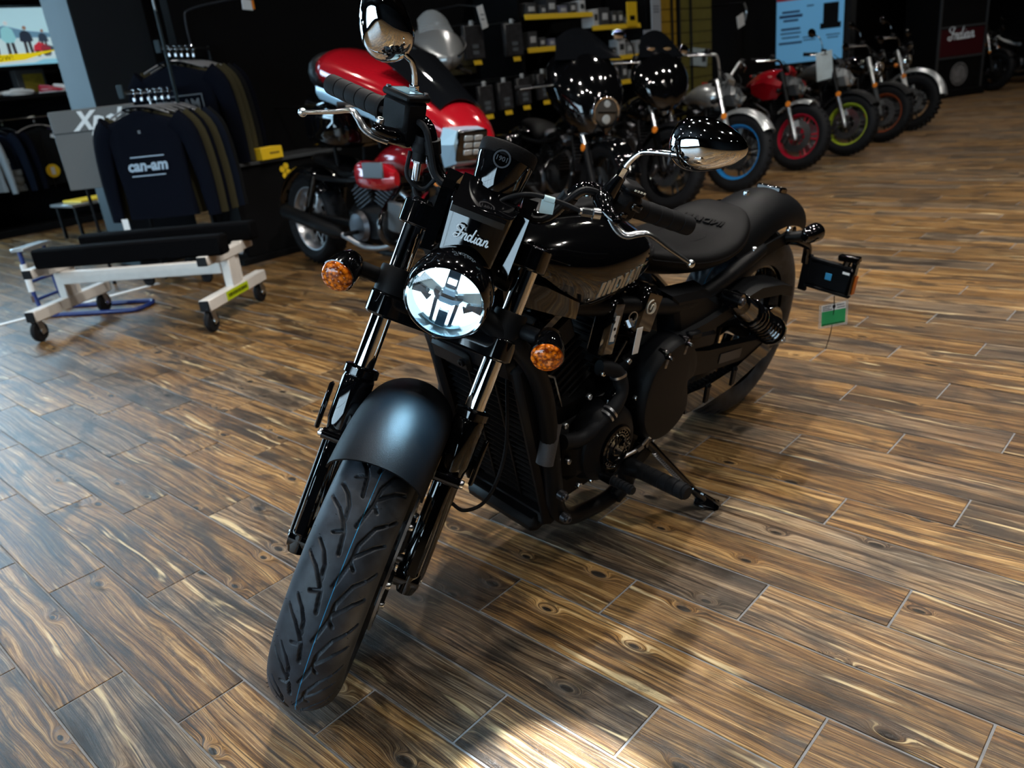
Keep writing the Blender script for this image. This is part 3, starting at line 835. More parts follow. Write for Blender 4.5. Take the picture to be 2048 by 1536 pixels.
def script_badge(o, ux, uy, size, mat, parent, xf, bp=None, name='script_badge', w=0.0016):
    ux = nrm(ux); uy = nrm(uy); un = np.cross(ux, uy)
    strokes = [
        [(0.10, 0.62), (-0.06, 0.66), (-0.16, 0.82), (-0.04, 1.02), (0.22, 1.02), (0.42, 0.92)],
        [(0.42, 0.98), (0.30, 0.86), (0.22, 0.50), (0.10, 0.12), (-0.10, 0.02), (-0.24, 0.10), (-0.20, 0.26), (-0.02, 0.30)],
        [(0.10, 0.46), (0.24, 0.52), (0.42, 0.48)],
        [(0.42, 0.02), (0.50, 0.50)], [(0.45, 0.26), (0.60, 0.50), (0.72, 0.44), (0.66, 0.10), (0.76, 0.04), (0.86, 0.14)],
        [(1.14, 0.42), (0.98, 0.50), (0.86, 0.30), (0.90, 0.06), (1.04, 0.06), (1.14, 0.30)], [(1.32, 1.02), (1.20, 0.50), (1.14, 0.12), (1.22, 0.03), (1.34, 0.14)],
        [(1.48, 0.50), (1.40, 0.12), (1.46, 0.03), (1.56, 0.12)], [(1.53, 0.68), (1.54, 0.72)],
        [(1.88, 0.42), (1.72, 0.50), (1.60, 0.30), (1.64, 0.06), (1.78, 0.06), (1.88, 0.34)], [(1.94, 0.50), (1.88, 0.14), (1.94, 0.03), (2.06, 0.12)],
        [(2.10, 0.02), (2.18, 0.50)], [(2.13, 0.26), (2.28, 0.50), (2.40, 0.44), (2.34, 0.10), (2.42, 0.04), (2.54, 0.16)]]
    mb = MB()
    for st_ in strokes:
        pts = smooth_path([(x-1.18, y-0.5, 0) for x, y in st_], 4)
        P = [o+ux*(p[0]*size)+uy*(p[1]*size) for p in pts]
        mb.tube(P, w, 6, up=un)
    return mb.build(name, mat, parent, 50, xf)
script_badge(pc, E1, E2, 0.0235, K['silverdecal'], plate, steer_xf)

# ---- instrument pod
GD = nrm((-0.50, 0, 0.86)); GC = np.array([-0.372, 0.004, 1.052])
pod = FP(MB().lathe([(0.0, -0.100), (0.026, -0.098), (0.038, -0.085), (0.048, -0.050), (0.0535, -0.010), (0.0535, -0.004)], GC, GD, 48), 'gauge_pod', K['gloss'])
FP(MB().lathe([(0.0530, -0.006), (0.0555, -0.004), (0.0560, 0.016), (0.0535, 0.020), (0.047, 0.020), (0.046, 0.014)], GC, GD, 48), 'gauge_rim', K['leather'], pod)
FP(MB().lathe([(0.0465, 0.012), (0.03, 0.016), (0.0, 0.017)], GC, GD, 32), 'gauge_glass', K['smoke'], pod)
bd = nrm((0.93, 0.0, 0.36)); bc = GC+np.array([0.044, -0.004, 0.012])
FP(MB().tube([bc-bd*0.03, bc+bd*0.008], 0.0185, 28).tube([bc-bd*0.02-np.array([0.005, 0, 0.03]), bc-bd*0.01-np.array([-0.012, 0, 0.075])], [0.018, 0.030], 12, flat=0.6), 'badge_boss', K['gloss'], pod)
FP(MB().lathe([(0.0135, 0.008), (0.0165, 0.008), (0.0165, 0.0105), (0.0135, 0.0105)], bc, bd, 28, closed=True), 'badge_ring', K['iron'], pod)
lettering('1901', 0.0125, bc+bd*0.0095, (0, 1, 0), np.cross(bd, (0, 1, 0))*1.0, K['iron'], 'badge_numerals', pod, 0.003, xf=steer_xf, bold=0.0002)

# ---- handlebar, grips, levers, switches
def mir(p, sg): return np.array([p[0], sg*p[1], p[2]])
bar_half = [(-0.362, 0.0, 0.962), (-0.362, 0.072, 0.962), (-0.366, 0.112, 0.975), (-0.376, 0.138, 1.018), (-0.390, 0.162, 1.047), (-0.412, 0.205, 1.043), (-0.447, 0.262, 1.026), (-0.540, 0.398, 0.998)]
barp = [mir(p, -1) for p in bar_half[::-1]]+[mir(p, 1) for p in bar_half[1:]]
hbar = FP(MB().tube(smooth_path(barp, 6), 0.0135, 16), 'handlebar', K['gloss'])
for sg in (-1, 1):
    a, b_ = mir(bar_half[6], sg), mir(bar_half[7], sg); d = nrm(b_-a); Lg = np.linalg.norm(b_-a)+0.006
    prof = [(0.0135, -0.012), (0.026, -0.012), (0.027, -0.004), (0.0225, 0.0)]
    for k in range(5):
        h0 = Lg*(k/5); h1 = Lg*((k+1)/5)
        prof += [(0.0205, h0+0.0015), (0.0212, (h0+h1)/2), (0.0205, h1-0.0015), (0.0178, h1-0.0008), (0.0178, h1)]
    prof = prof[:-2]+[(0.0185, Lg), (0.012, Lg+0.003), (0, Lg+0.003)]
    FP(MB().lathe(prof, a, d, 28), 'grip', K['rubber'])
    # clamp band with the two brake lines on the bar
    q = mir((-0.376, 0.138, 1.018), sg)
    FP(MB().tube([q-np.array([0, sg*0.004, 0.012]), q+np.array([0, sg*0.004, 0.012])], 0.0175, 14), 'cable_band', K['plastic'], hbar)
    FP(MB().tube(smooth_path([mir(p, sg)+np.array([0.020, 0, 0.004]) for p in bar_half[1:7]], 6), 0.0065, 8), 'wiring_sleeve', K['rubber'], hbar)
# brake side (bike's right)
bd_ = nrm(mir(bar_half[7], -1)-mir(bar_half[6], -1))
mx_ = np.stack([nrm(np.cross(bd_, (0, 0, 1))), bd_, nrm(np.cross(nrm(np.cross(bd_, (0, 0, 1))), bd_))], 1)
if mx_[0, 0] < 0: mx_[:, 0] *= -1
if mx_[2, 2] < 0: mx_[:, 2] *= -1
rc = np.array([-0.392, -0.207, 1.043])
res = FP(MB().box(rc, (0.054, 0.074, 0.078), mx_, bev=0.007), 'brake_reservoir', K['satin'])
FP(MB().box(rc+mx_[:, 2]*0.044, (0.058, 0.078, 0.013), mx_, bev=0.004), 'reservoir_lid', K['satin'], res)
FP(MB().box(rc+mx_[:, 2]*0.0512, (0.036, 0.050, 0.0015), mx_, bev=0.0007), 'lid_label', mk('lid_label_print', (0.10, 0.22, 0.28), 0.3, noise=(900, 0.8)), res)
FP(bolt(bolt(MB(), rc+mx_@np.array([0.020, 0.030, 0.0505]), mx_[:, 2], 0.005, 0.004), rc+mx_@np.array([-0.020, -0.030, 0.0505]), mx_[:, 2], 0.005, 0.004), 'lid_screw', K['iron'], res)
perch = FP(MB().tube(smooth_path([(-0.395, -0.185, 1.010), (-0.362, -0.200, 1.016), (-0.336, -0.222, 1.024), (-0.330, -0.246, 1.030)], 4), [0.022]*4+[0.019]*4+[0.016]*4+[0.013], 12, flat=0.8), 'lever_perch', K['gloss'])
FP(bolt(MB(), (-0.338, -0.236, 1.040), (0.1, 0, 1), 0.008, 0.008), 'pivot_screw', K['steel'], perch)
FP(MB().ball((-0.374, -0.158, 1.008), 0.018, 14).tube([(-0.376, -0.160, 1.03), (-0.368, -0.155, 0.985)], 0.014, 12), 'banjo_cap', K['rubber'], perch)
FP(MB().tube([(-0.366, -0.155, 0.985), (-0.362, -0.150, 0.948)], 0.0075, 10).tube([(-0.367, -0.156, 0.992), (-0.366, -0.155, 0.982)], 0.0115, 6), 'banjo_fitting', K['alloy'], perch)
def lever(name, sg, pts):
    P = smooth_path([mir(p, sg) for p in pts], 5); n = len(P)
    rr = [0.0115-0.0052*(k/(n-1)) for k in range(n)]
    o = FP(MB().tube(P, rr, 12, flat=0.62, up=(0.2, 0, 1)), name, K['alloy'])
    FP(MB().ball(P[-1], 0.0088, 14), 'lever_ball', K['alloy'], o)
    return o
lever('brake_lever', -1, [(-0.334, 0.213, 1.014), (-0.327, 0.236, 1.016), (-0.326, 0.258, 1.022), (-0.330, 0.276, 1.036), (-0.338, 0.293, 1.040), (-0.352, 0.333, 1.018), (-0.372, 0.393, 0.988)])
lever('clutch_lever', 1, [(-0.332, 0.226, 1.034), (-0.326, 0.246, 1.020), (-0.324, 0.266, 1.016), (-0.328, 0.285, 1.026), (-0.336, 0.305, 1.030), (-0.352, 0.350, 1.012), (-0.374, 0.409, 0.990)])
# clutch side (bike's left)
cp = FP(MB().tube(smooth_path([(-0.395, 0.200, 1.046), (-0.362, 0.206, 1.042), (-0.338, 0.222, 1.036), (-0.330, 0.244, 1.030)], 4), [0.021]*4+[0.017]*4+[0.014]*4+[0.011], 12, flat=0.8), 'clutch_perch', K['gloss'])
bdl = nrm(mir(bar_half[7], 1)-mir(bar_half[6], 1))
ml = np.stack([nrm(np.cross((0, 0, 1), bdl)), bdl, nrm(np.cross(nrm(np.cross((0, 0, 1), bdl)), bdl))], 1)
if ml[0, 0] < 0: ml[:, 0] *= -1
if ml[2, 2] < 0: ml[:, 2] *= -1
sc_ = np.array([-0.425, 0.243, 1.036])
sw = FP(MB().box(sc_, (0.062, 0.064, 0.070), ml, bev=0.018).box(sc_+ml@np.array([0.004, -0.004, 0.034]), (0.048, 0.052, 0.020), ml, bev=0.008), 'switch_housing', K['plastic'])
FP(MB().box(sc_+ml@np.array([0.030, 0.010, 0.008]), (0.012, 0.026, 0.016), ml, bev=0.003), 'signal_switch', K['gloss'], sw)
FP(MB().box(sc_+ml@np.array([0.030, -0.008, -0.014]), (0.010, 0.018, 0.012), ml, bev=0.003), 'horn_button', K['gloss'], sw)
leg_ = MB()
for k in range(4):
    leg_.box(sc_+ml@np.array([0.0285, -0.012+k*0.008, 0.0385]), (0.0015, 0.0045, 0.0035), ml)
FP(leg_, 'switch_legend', K['cream'], sw)
adj = nrm((0.25, -0.85, -0.10)); ap = np.array([-0.338, 0.205, 1.030])
FP(MB().tube([ap, ap+adj*0.014], 0.0115, 14).tube([ap+adj*0.012, ap+adj*0.036], 0.0085, 6).tube([ap+adj*0.034, ap+adj*0.040], 0.0068, 10), 'cable_adjuster', K['alloy'])
clutch = [ap+adj*0.035, (-0.322, 0.130, 1.030), (-0.305, 0.070, 1.030), (-0.285, 0.030, 1.012), (-0.272, 0.018, 0.990)]
cc_ = FP(MB().tube(smooth_path(clutch, 6), 0.0042, 10), 'clutch_cable', K['rubber'])
FP(MB().tube([(-0.3185, 0.116, 1.0300), (-0.3125, 0.096, 1.0305)], 0.0060, 10).box((-0.3165, 0.108, 1.014), (0.0015, 0.026, 0.026), rotx(R(8))@rotz(R(14))), 'tape_flag', mk('pale_tape', (0.50, 0.68, 0.72), 0.4), cc_)
FP(MB().tube(smooth_path([(-0.362, -0.150, 0.950), (-0.345, -0.140, 0.930), (-0.318, -0.105, 0.920), (-0.300, -0.070, 0.935), (-0.285, -0.045, 0.940)], 6), 0.0048, 10), 'brake_hose', K['rubber'])
FP(MB().tube(smooth_path([(-0.372, -0.175, 0.995), (-0.350, -0.165, 0.955), (-0.352, -0.130, 0.940), (-0.360, -0.110, 0.970)], 6), 0.0042, 10), 'switch_cable', K['rubber'])
FP(MB().tube(smooth_path([(-0.20, 0.105, 0.70), (-0.25, 0.13, 0.60), (-0.30, 0.125, 0.50), (-0.27, 0.10, 0.40), (-0.16, 0.10, 0.33), (-0.13, 0.10, 0.30)], 6), 0.0045, 10), 'caliper_hose', K['rubber'])

# ---- mirrors
def mirror(name, sg, c, lng, shrt, stem, boss, tilt):
    c = mir(c, sg); lng = nrm(mir(lng, sg)); un = nrm(np.cross(lng, nrm(mir(shrt, sg))))
    if un[0] < 0: un = -un                      # dome looks forward
    sh = np.cross(un, lng)
    if sh[2] < 0: sh = -sh
    def outline(k_, n=32):
        o = []
        for q in range(n):
            t = 2*math.pi*q/n; ct, s_ = math.cos(t), math.sin(t)
            o.append((0.071*ct*k_+0.006*k_*ct*ct, 0.0475*s_*(1-0.22*ct)*k_))
        return o
    rings = []
    for k_, h in ((0.97, -0.006), (1.0, 0.0), (0.985, 0.010), (0.92, 0.022), (0.80, 0.033), (0.62, 0.042), (0.40, 0.048), (0.18, 0.0505), (0.02, 0.051)):
        rings.append([c+lng*a+sh*b_+un*h for a, b_ in outline(k_)])
    mo = FP(MB().loft(rings), name, K['chrome'], ang=60)
    FP(MB().prism(outline(0.95), c-un*0.0075, lng, sh, un*0.0015), 'mirror_glass', K['mirror'], mo)
    sp_ = [mir(p, sg) for p in stem]
    FP(MB().tube(smooth_path(sp_, 5), 0.0054, 14), 'mirror_stem', K['chrome'], mo)
    e = sp_[-1]; d = nrm(sp_[-1]-sp_[-2])
    bs = [mir(p, sg) for p in boss]
    FP(MB().tube([e-d*0.016, e-d*0.012, e, bs[0], bs[1]], [0.0058, 0.0082, 0.0086, 0.0125, 0.0120], 14).ball(bs[1], 0.0125, 14), 'mirror_boss', K['chrome'], mo)
    b0 = sp_[0]; d = nrm(sp_[1]-sp_[0])
    FP(MB().tube([b0-d*0.004, b0+d*0.016], 0.0095, 6), 'stem_nut', K['chrome'], mo)
    return mo, b0, d
mirror('mirror', -1, (-0.400, 0.281, 1.190), (0.05, 0.42, 0.80), (-0.1, -0.6, 0.5), [(-0.400, 0.202, 1.091), (-0.400, 0.206, 1.118), (-0.398, 0.217, 1.144), (-0.392, 0.228, 1.153), (-0.385, 0.242, 1.161), (-0.375, 0.274, 1.173)], [(-0.368, 0.299, 1.186), (-0.369, 0.305, 1.190)], 0)
mo, b0, d0 = mirror('mirror', 1, (-0.398, 0.335, 1.203), (0.02, 0.95, 0.25), (-0.1, -0.3, 0.9), [(-0.400, 0.217, 1.094), (-0.400, 0.220, 1.118), (-0.397, 0.231, 1.143), (-0.390, 0.246, 1.156), (-0.372, 0.296, 1.177)], [(-0.360, 0.326, 1.188), (-0.359, 0.333, 1.190)], 0)
FP(MB().tube([(-0.392, 0.205, 1.040), b0+np.array([0, 0, -0.004])], [0.020, 0.011], 16), 'mirror_base', K['gloss'])
# ---- front fender
def fender(cx, cz, R0, a0, a1, half, drop, n, m_, th, tipround=0.0):
    P = []
    for i in range(n+1):
        t = R(a0+(a1-a0)*i/n); row = []
        e = min(i, n-i)/n
        for j in range(m_+1):
            s = -1+2*j/m_
            y = half*math.sin(s*math.pi/2*0.97)
            rr = R0-drop*(1-math.cos(s*math.pi/2*0.97))
            tt = t
            row.append((cx+rr*math.cos(tt), y, cz+rr*math.sin(tt)))
        P.append(row)
    return MB().slab(P, th)
ff = FP(fender(0, 0.325, 0.352, 71, 140, 0.086, 0.075, 30, 18, 0.004), 'front_fender', K['satin'])
seam = MB()
for th in (97, 100):
    t = R(th); row = []
    for j in range(19):
        s = -1+2*j/18; rr = 0.3528-0.075*(1-math.cos(s*math.pi/2*0.97))
        row.append((rr*math.cos(t), 0.0865*math.sin(s*math.pi/2*0.97), 0.325+rr*math.sin(t)))
    seam.tube(row, 0.0017, 6)
each(seam, 'fender_ridge', K['gloss'], ff, xf=steer_xf)
for sg in (-1, 1):
    FP(MB().box((-0.085, sg*0.088, 0.530), (0.070, 0.006, 0.050), roty(R(-29)), bev=0.002), 'fender_stay', K['gloss'], ff)

# ---- fuel tank
def body_rings(st, e=2.4, n=36, low=1.0):
    rings = []
    for x, w, b_, t_ in st:
        zc = b_+(t_-b_)*0.50; h = (t_-b_)/2; ring = []
        for (yy, zz) in superell(1, 1, e, n):
            k = 1-0.42*max(0, -zz)**1.4*low-0.25*max(0, zz)**2.0
            ring.append((x, w*yy*k, zc+h*zz))
        rings.append(ring)
    return rings
def interp_st(st, n):
    st = np.array(st, float); t = np.linspace(0, len(st)-1, n); out = []
    sp = smooth_path([np.array(p) for p in st], 12); m_ = len(sp)
    for k in range(n): out.append(sp[int(round(k*(m_-1)/(n-1)))])
    return out
TANK = [(-0.335, 0.035, 0.845, 0.872), (-0.37, 0.085, 0.815, 0.887), (-0.43, 0.122, 0.765, 0.900), (-0.50, 0.148, 0.700, 0.904), (-0.58, 0.160, 0.650, 0.900), (-0.67, 0.162, 0.650, 0.888), (-0.76, 0.150, 0.672, 0.862), (-0.84, 0.120, 0.700, 0.824), (-0.885, 0.080, 0.725, 0.790), (-0.90, 0.030, 0.740, 0.768)]
tst = interp_st(TANK, 44)
tank = BP(MB().loft(body_rings(tst, 2.5, 48, 0.6)), 'fuel_tank', K['gloss'], ang=60)
def tank_y(x, z, st=tst):
    xs = np.array([s[0] for s in st])[::-1]; f = lambda i: np.interp(x, xs, np.array([s[i] for s in st])[::-1])
    w, b_, t_ = f(1), f(2), f(3); zz = np.clip((z-(b_+t_)/2)/((t_-b_)/2), -1, 1)
    k = 1-0.252*max(0, -zz)**1.4-0.25*max(0, zz)**2.0
    return w*k*(1-abs(zz)**2.5)**(1/2.5)
# block letters that follow the tank side
GL = {'I': [[(0, 0), (.34, 0), (.34, 1), (0, 1)]],
      'N': [[(0, 0), (.28, 0), (.28, 1), (0, 1)], [(.28, 1), (.52, 0), (.80, 0), (.30, 1)], [(.52, 0), (.80, 0), (.80, 1), (.52, 1)]],
      'D': [[(0, 0), (.28, 0), (.28, 1), (0, 1)], [(.28, .82), (.28, 1), (.55, 1), (.80, .78), (.80, .22), (.55, 0), (.28, 0), (.28, .18), (.46, .18), (.54, .28), (.54, .72), (.46, .82)]],
      'A': [[(0, 0), (.27, 0), (.52, 1), (.27, 1)], [(.85, 0), (.58, 0), (.30, 1), (.54, 1)], [(.22, .2), (.62, .2), (.58, .4), (.26, .4)]]}
letters = MB(); x0 = -0.580
for ch, adv in zip('INDIAN', (.52, 1.0, 1.0, .54, 1.02, 1.0)):
    for poly in GL[ch]:
        n = len(poly)
        V = []
        for lift in (0.0003, 0.0026):
            for (a, b_) in poly:
                x = x0-(a+0.14*b_)*0.031; z = 0.735+b_*0.036-(x+0.58)*0.02
                V.append((x, tank_y(x, z)+lift, z))
        letters.add(V, [tuple(range(n)), tuple(range(n, 2*n))[::-1]]+[(i, i+n, (i+1) % n+n, (i+1) % n) for i in range(n)])
    x0 -= adv*0.0315
BP(letters, 'tank_lettering', mk('champagne_badge', (0.42, 0.40, 0.34), 0.3, 0.6), tank)
BP(MB().lathe([(0.0, 0.016), (0.030, 0.014), (0.036, 0.006), (0.037, -0.012)], (-0.63, 0.0, 0.899), (0.12, 0, 1), 28), 'fuel_cap', K['satin'], tank)
BP(MB().loft(body_rings([(-0.52, 0.03, 0.89, 0.912), (-0.55, 0.05, 0.888, 0.918), (-0.66, 0.055, 0.88, 0.912), (-0.76, 0.045, 0.855, 0.886), (-0.80, 0.02, 0.84, 0.864)], 3, 24, 0)), 'tank_console', K['satin'], tank)
BP(bolt(bolt(MB(), (-0.555, 0.030, 0.916), (0, 0, 1), 0.007, 0.005), (-0.72, 0.0, 0.899), (0, 0, 1), 0.006, 0.005), 'console_screw', K['alloy'], tank)
# front side covers below the tank nose
for sg in (-1, 1):
    BP(MB().loft([[np.array((x, sg*y, z)) for x, y, z in r_] for r_ in (
        [(-0.36, 0.075, 0.835), (-0.36, 0.095, 0.825), (-0.37, 0.095, 0.765), (-0.37, 0.075, 0.755)],
        [(-0.44, 0.105, 0.800), (-0.44, 0.128, 0.790), (-0.45, 0.128, 0.730), (-0.45, 0.105, 0.720)],
        [(-0.54, 0.115, 0.740), (-0.54, 0.138, 0.730), (-0.54, 0.130, 0.690), (-0.54, 0.110, 0.690)])]), 'tank_skirt', K['gloss'])

# ---- seat
SEAT = [(-0.815, 0.030, 0.715, 0.755), (-0.84, 0.060, 0.700, 0.765), (-0.92, 0.105, 0.672, 0.755), (-1.02, 0.138, 0.650, 0.735), (-1.12, 0.150, 0.640, 0.724), (-1.22, 0.146, 0.642, 0.728), (-1.30, 0.128, 0.660, 0.752), (-1.355, 0.090, 0.690, 0.768), (-1.375, 0.035, 0.715, 0.765)]
sst = interp_st(SEAT, 34)
seat_rings = []
for x, w, b_, t_ in sst:
    ring = []
    for yy, zz in superell(1, 1, 3.0, 40):
        k = 1-0.25*max(0, -zz)
        dish = -0.010*(1-abs(yy))*max(0, zz)*(1 if x > -1.3 else 0.3)
        ring.append((x, w*yy*k, b_+(t_-b_)*(0.5+0.5*zz)+dish))
    seat_rings.append(ring)
seat = BP(MB().loft(seat_rings), 'seat', K['leather'], ang=60)
pipe = MB()
for sg in (-1, 1):
    pipe.tube(smooth_path([(x, sg*w*0.985, b_+(t_-b_)*0.60) for x, w, b_, t_ in sst[2:-1:2]], 3), 0.0022, 6)
BP(pipe, 'seat_piping', K['rubber'], seat)
emb = MB()
for sg in (-1, 1):
    emb.tube(smooth_path([(-0.98, sg*0.030, 0.728), (-1.08, sg*0.050, 0.716), (-1.16, sg*0.062, 0.715), (-1.20, sg*0.050, 0.716)], 5), 0.0032, 6)
BP(emb, 'seat_stitching', K['leather'], seat)
lettering('INDIAN', 0.038, (-1.262, 0.0, 0.7335), (0, -1, 0.0), (-1, 0, 0.18), K['leather'], 'seat_lettering', seat, 0.004, bold=0.001, shear=0.1)
# ---- rear fender
rf_ = BP(fender(-1.562, 0.325, 0.437, 52, 118, 0.104, 0.095, 30, 20, 0.004), 'rear_fender', K['satin'])
sb = MB()
for p, ax in (((-1.395, 0.103, 0.640), Y1), ((-1.610, 0.103, 0.655), Y1)):
    bolt(sb, p, ax, 0.012, 0.010)
bolt(sb, (-1.50, 0, 0.762), (0.1, 0, 1), 0.009, 0.012)
each(sb, 'fender_bolt', K['alloy'], rf_)
BP(MB().box((-1.500, 0.100, 0.620), (0.34, 0.012, 0.045), roty(R(4)), bev=0.004).box((-1.500, -0.100, 0.620), (0.34, 0.012, 0.045), roty(R(4)), bev=0.004), 'fender_strut', K['satin'])
tl = BP(MB().box((-1.665, 0.0, 0.752), (0.052, 0.085, 0.022), roty(R(-14)), bev=0.006), 'tail_block', K['gloss'])
signal((-1.665, 0.168, 0.652), (-1, 0.05, 0.0), 0.027, K['gloss'], K['redlens'], 'rear_turn_signal', (-1.60, 0.105, 0.635), BP, False)
signal((-1.665, -0.168, 0.652), (-1, -0.05, 0.0), 0.027, K['gloss'], K['redlens'], 'rear_turn_signal', (-1.60, -0.105, 0.635), BP, False)
# ---- side plate bracket
pb = BP(MB().tube(smooth_path([(-1.615, 0.105, 0.620), (-1.66, 0.120, 0.610), (-1.715, 0.132, 0.585), (-1.722, 0.135, 0.53)], 5), 0.014, 12), 'plate_bracket', K['gloss'])
BP(MB().box((-1.722, 0.142, 0.500), (0.012, 0.030, 0.125), bev=0.004).box((-1.722, 0.225, 0.505), (0.010, 0.150, 0.080), bev=0.004).box((-1.716, 0.225, 0.553), (0.016, 0.150, 0.010), bev=0.003).box((-1.716, 0.225, 0.462), (0.016, 0.150, 0.010), bev=0.003), 'plate_holder', K['satin'], pb)
BP(MB().box((-1.720, 0.292, 0.520), (0.030, 0.016, 0.110), bev=0.004).box((-1.720, 0.270, 0.580), (0.026, 0.066, 0.020), rotx(R(6)), bev=0.004).tube([(-1.72, 0.262, 0.55), (-1.72, 0.268, 0.58)], 0.012, 8), 'plate_light', K['gloss'], pb)
BP(MB().box((-1.709, 0.222, 0.510), (0.002, 0.020, 0.022), bev=0.0005), 'round_sticker', mk('blue_sticker', (0.05, 0.35, 0.65), 0.4), pb)
BP(MB().box((-1.709, 0.276, 0.535), (0.002, 0.026, 0.007)), 'plate_slot', K['white'], pb)
BP(MB().box((-1.724, 0.303, 0.500), (0.020, 0.006, 0.060), bev=0.002), 'side_reflector', mk('amber_reflector', (0.45, 0.10, 0.01), 0.2), pb)
# ---- swingarm, belt guards, shock
sarm = BP(MB().loft([[np.array((x, y, z)) for y, z in ((0.135, z0), (0.165, z0), (0.165, z1), (0.135, z1))] for x, z0, z1 in ((-0.96, 0.395, 0.480), (-1.10, 0.365, 0.435), (-1.40, 0.315, 0.370), (-1.56, 0.300, 0.355), (-1.60, 0.305, 0.350))]), 'swingarm', K['satin'], ang=25)
BP(MB().box((-1.24, 0.167, 0.372), (0.13, 0.0015, 0.030), roty(R(-10)), bev=0.0005), 'warning_label', mk('warning_label_print', (0.05, 0.05, 0.052), 0.5, noise=(900, 0.95)), sarm)
BP(MB().loft([[np.array((x, -y, z)) for y, z in ((0.135, z0), (0.165, z0), (0.165, z1), (0.135, z1))] for x, z0, z1 in ((-0.96, 0.395, 0.480), (-1.40, 0.315, 0.370), (-1.60, 0.300, 0.350))]), 'swingarm', K['satin'], ang=25)
BP(MB().tube([(-1.562, -0.185, 0.328), (-1.562, 0.180, 0.328)], 0.011, 12), 'rear_axle', K['steel'])
BP(bolt(MB().tube([(-1.545, 0.168, 0.330), (-1.545, 0.182, 0.330)], 0.020, 6), (-1.545, 0.182, 0.330), Y1, 0.013, 0.012), 'axle_nut', K['alloy'])
bg_ = []
for x, z in ((-0.93, 0.535), (-1.06, 0.535), (-1.20, 0.545), (-1.36, 0.552), (-1.50, 0.525), (-1.57, 0.500)):
    bg_.append([np.array((x, 0.10, z+0.012)), np.array((x, 0.172, z)), np.array((x, 0.174, z-0.032)), np.array((x, 0.168, z-0.034)), np.array((x, 0.160, z-0.008)), np.array((x, 0.10, z+0.004))])
BP(MB().loft(bg_), 'belt_guard', K['satin'], ang=25)
lg_ = []
for x, z in ((-1.02, 0.300), (-1.12, 0.285), (-1.28, 0.285), (-1.42, 0.310), (-1.50, 0.330)):
    lg_.append([np.array((x, 0.120, z-0.040)), np.array((x, 0.168, z-0.035)), np.array((x, 0.168, z+0.03)), np.array((x, 0.162, z+0.03)), np.array((x, 0.160, z-0.028)), np.array((x, 0.120, z-0.034))])
lgo = BP(MB().loft(lg_), 'lower_guard', K['gloss'], ang=25)
for x in (-1.13, -1.28):
    BP(bolt(MB().box((x, 0.170, 0.292), (0.022, 0.005, 0.062), bev=0.002), (x, 0.173, 0.316), Y1, 0.006, 0.004), 'guard_clip', K['satin'], lgo)
belt = MB()
for (p, q) in (((-0.92, 0.50), (-1.55, 0.405)), ((-0.92, 0.30), (-1.55, 0.250))):
    belt.tube([(p[0], 0.118, p[1]), (q[0], 0.118, q[1])], 0.012, 4, flat=0.3)
for k in range(26):
    t = k/25; belt.box((-0.95-0.58*t, 0.118, 0.302-0.05*t+0.006), (0.010, 0.022, 0.006))
BP(belt, 'drive_belt', K['rubber'])
BP(MB().lathe([(0.05, -0.012), (0.088, -0.012), (0.092, 0), (0.088, 0.012), (0.05, 0.012)], (-1.562, 0.118, 0.328), Y1, 36, closed=True), 'belt_pulley', K['gloss'])
s0, s1 = np.array([-1.165, 0.180, 0.575]), np.array([-1.470, 0.185, 0.378]); sd_ = s1-s0
sh = BP(MB().tube([s0, s0+sd_*0.12, s0+sd_*0.13, s0+sd_*0.38, s0+sd_*0.40, s1-sd_*0.06], [0.026, 0.030, 0.033, 0.033, 0.020, 0.016], 20).tube([s0-Y1*0.03, s0+Y1*0.026], 0.020, 16).tube([s1-Y1*0.03, s1+Y1*0.02], 0.018, 16), 'shock_absorber', K['gloss'])
hxx, hyy, hzz = frame(sd_); cp_ = []
for k in range(8*14+1):
    t = k/(8*14); a = 2*math.pi*8*t
    cp_.append(s0+sd_*(0.34+0.56*t)+0.036*(hxx*math.cos(a)+hyy*math.sin(a)))
BP(MB().tube(cp_, 0.0058, 8), 'shock_spring', K['gloss'], sh)
BP(MB().lathe([(0.0, 0.0), (0.046, 0.0), (0.046, 0.012), (0.0, 0.012)], s1-sd_*0.10, sd_, 24), 'spring_seat', K['gloss'], sh)
BP(bolt(MB(), s0+Y1*0.026, Y1, 0.012, 0.008), 'shock_bolt', K['iron'], sh)
s0m, s1m = s0*np.array([1, -1, 1]), s1*np.array([1, -1, 1]); sdm = s1m-s0m
BP(MB().tube([s0m, s0m+sdm*0.13, s0m+sdm*0.4, s1m], [0.026, 0.036, 0.040, 0.018], 16), 'shock_absorber', K['gloss'])

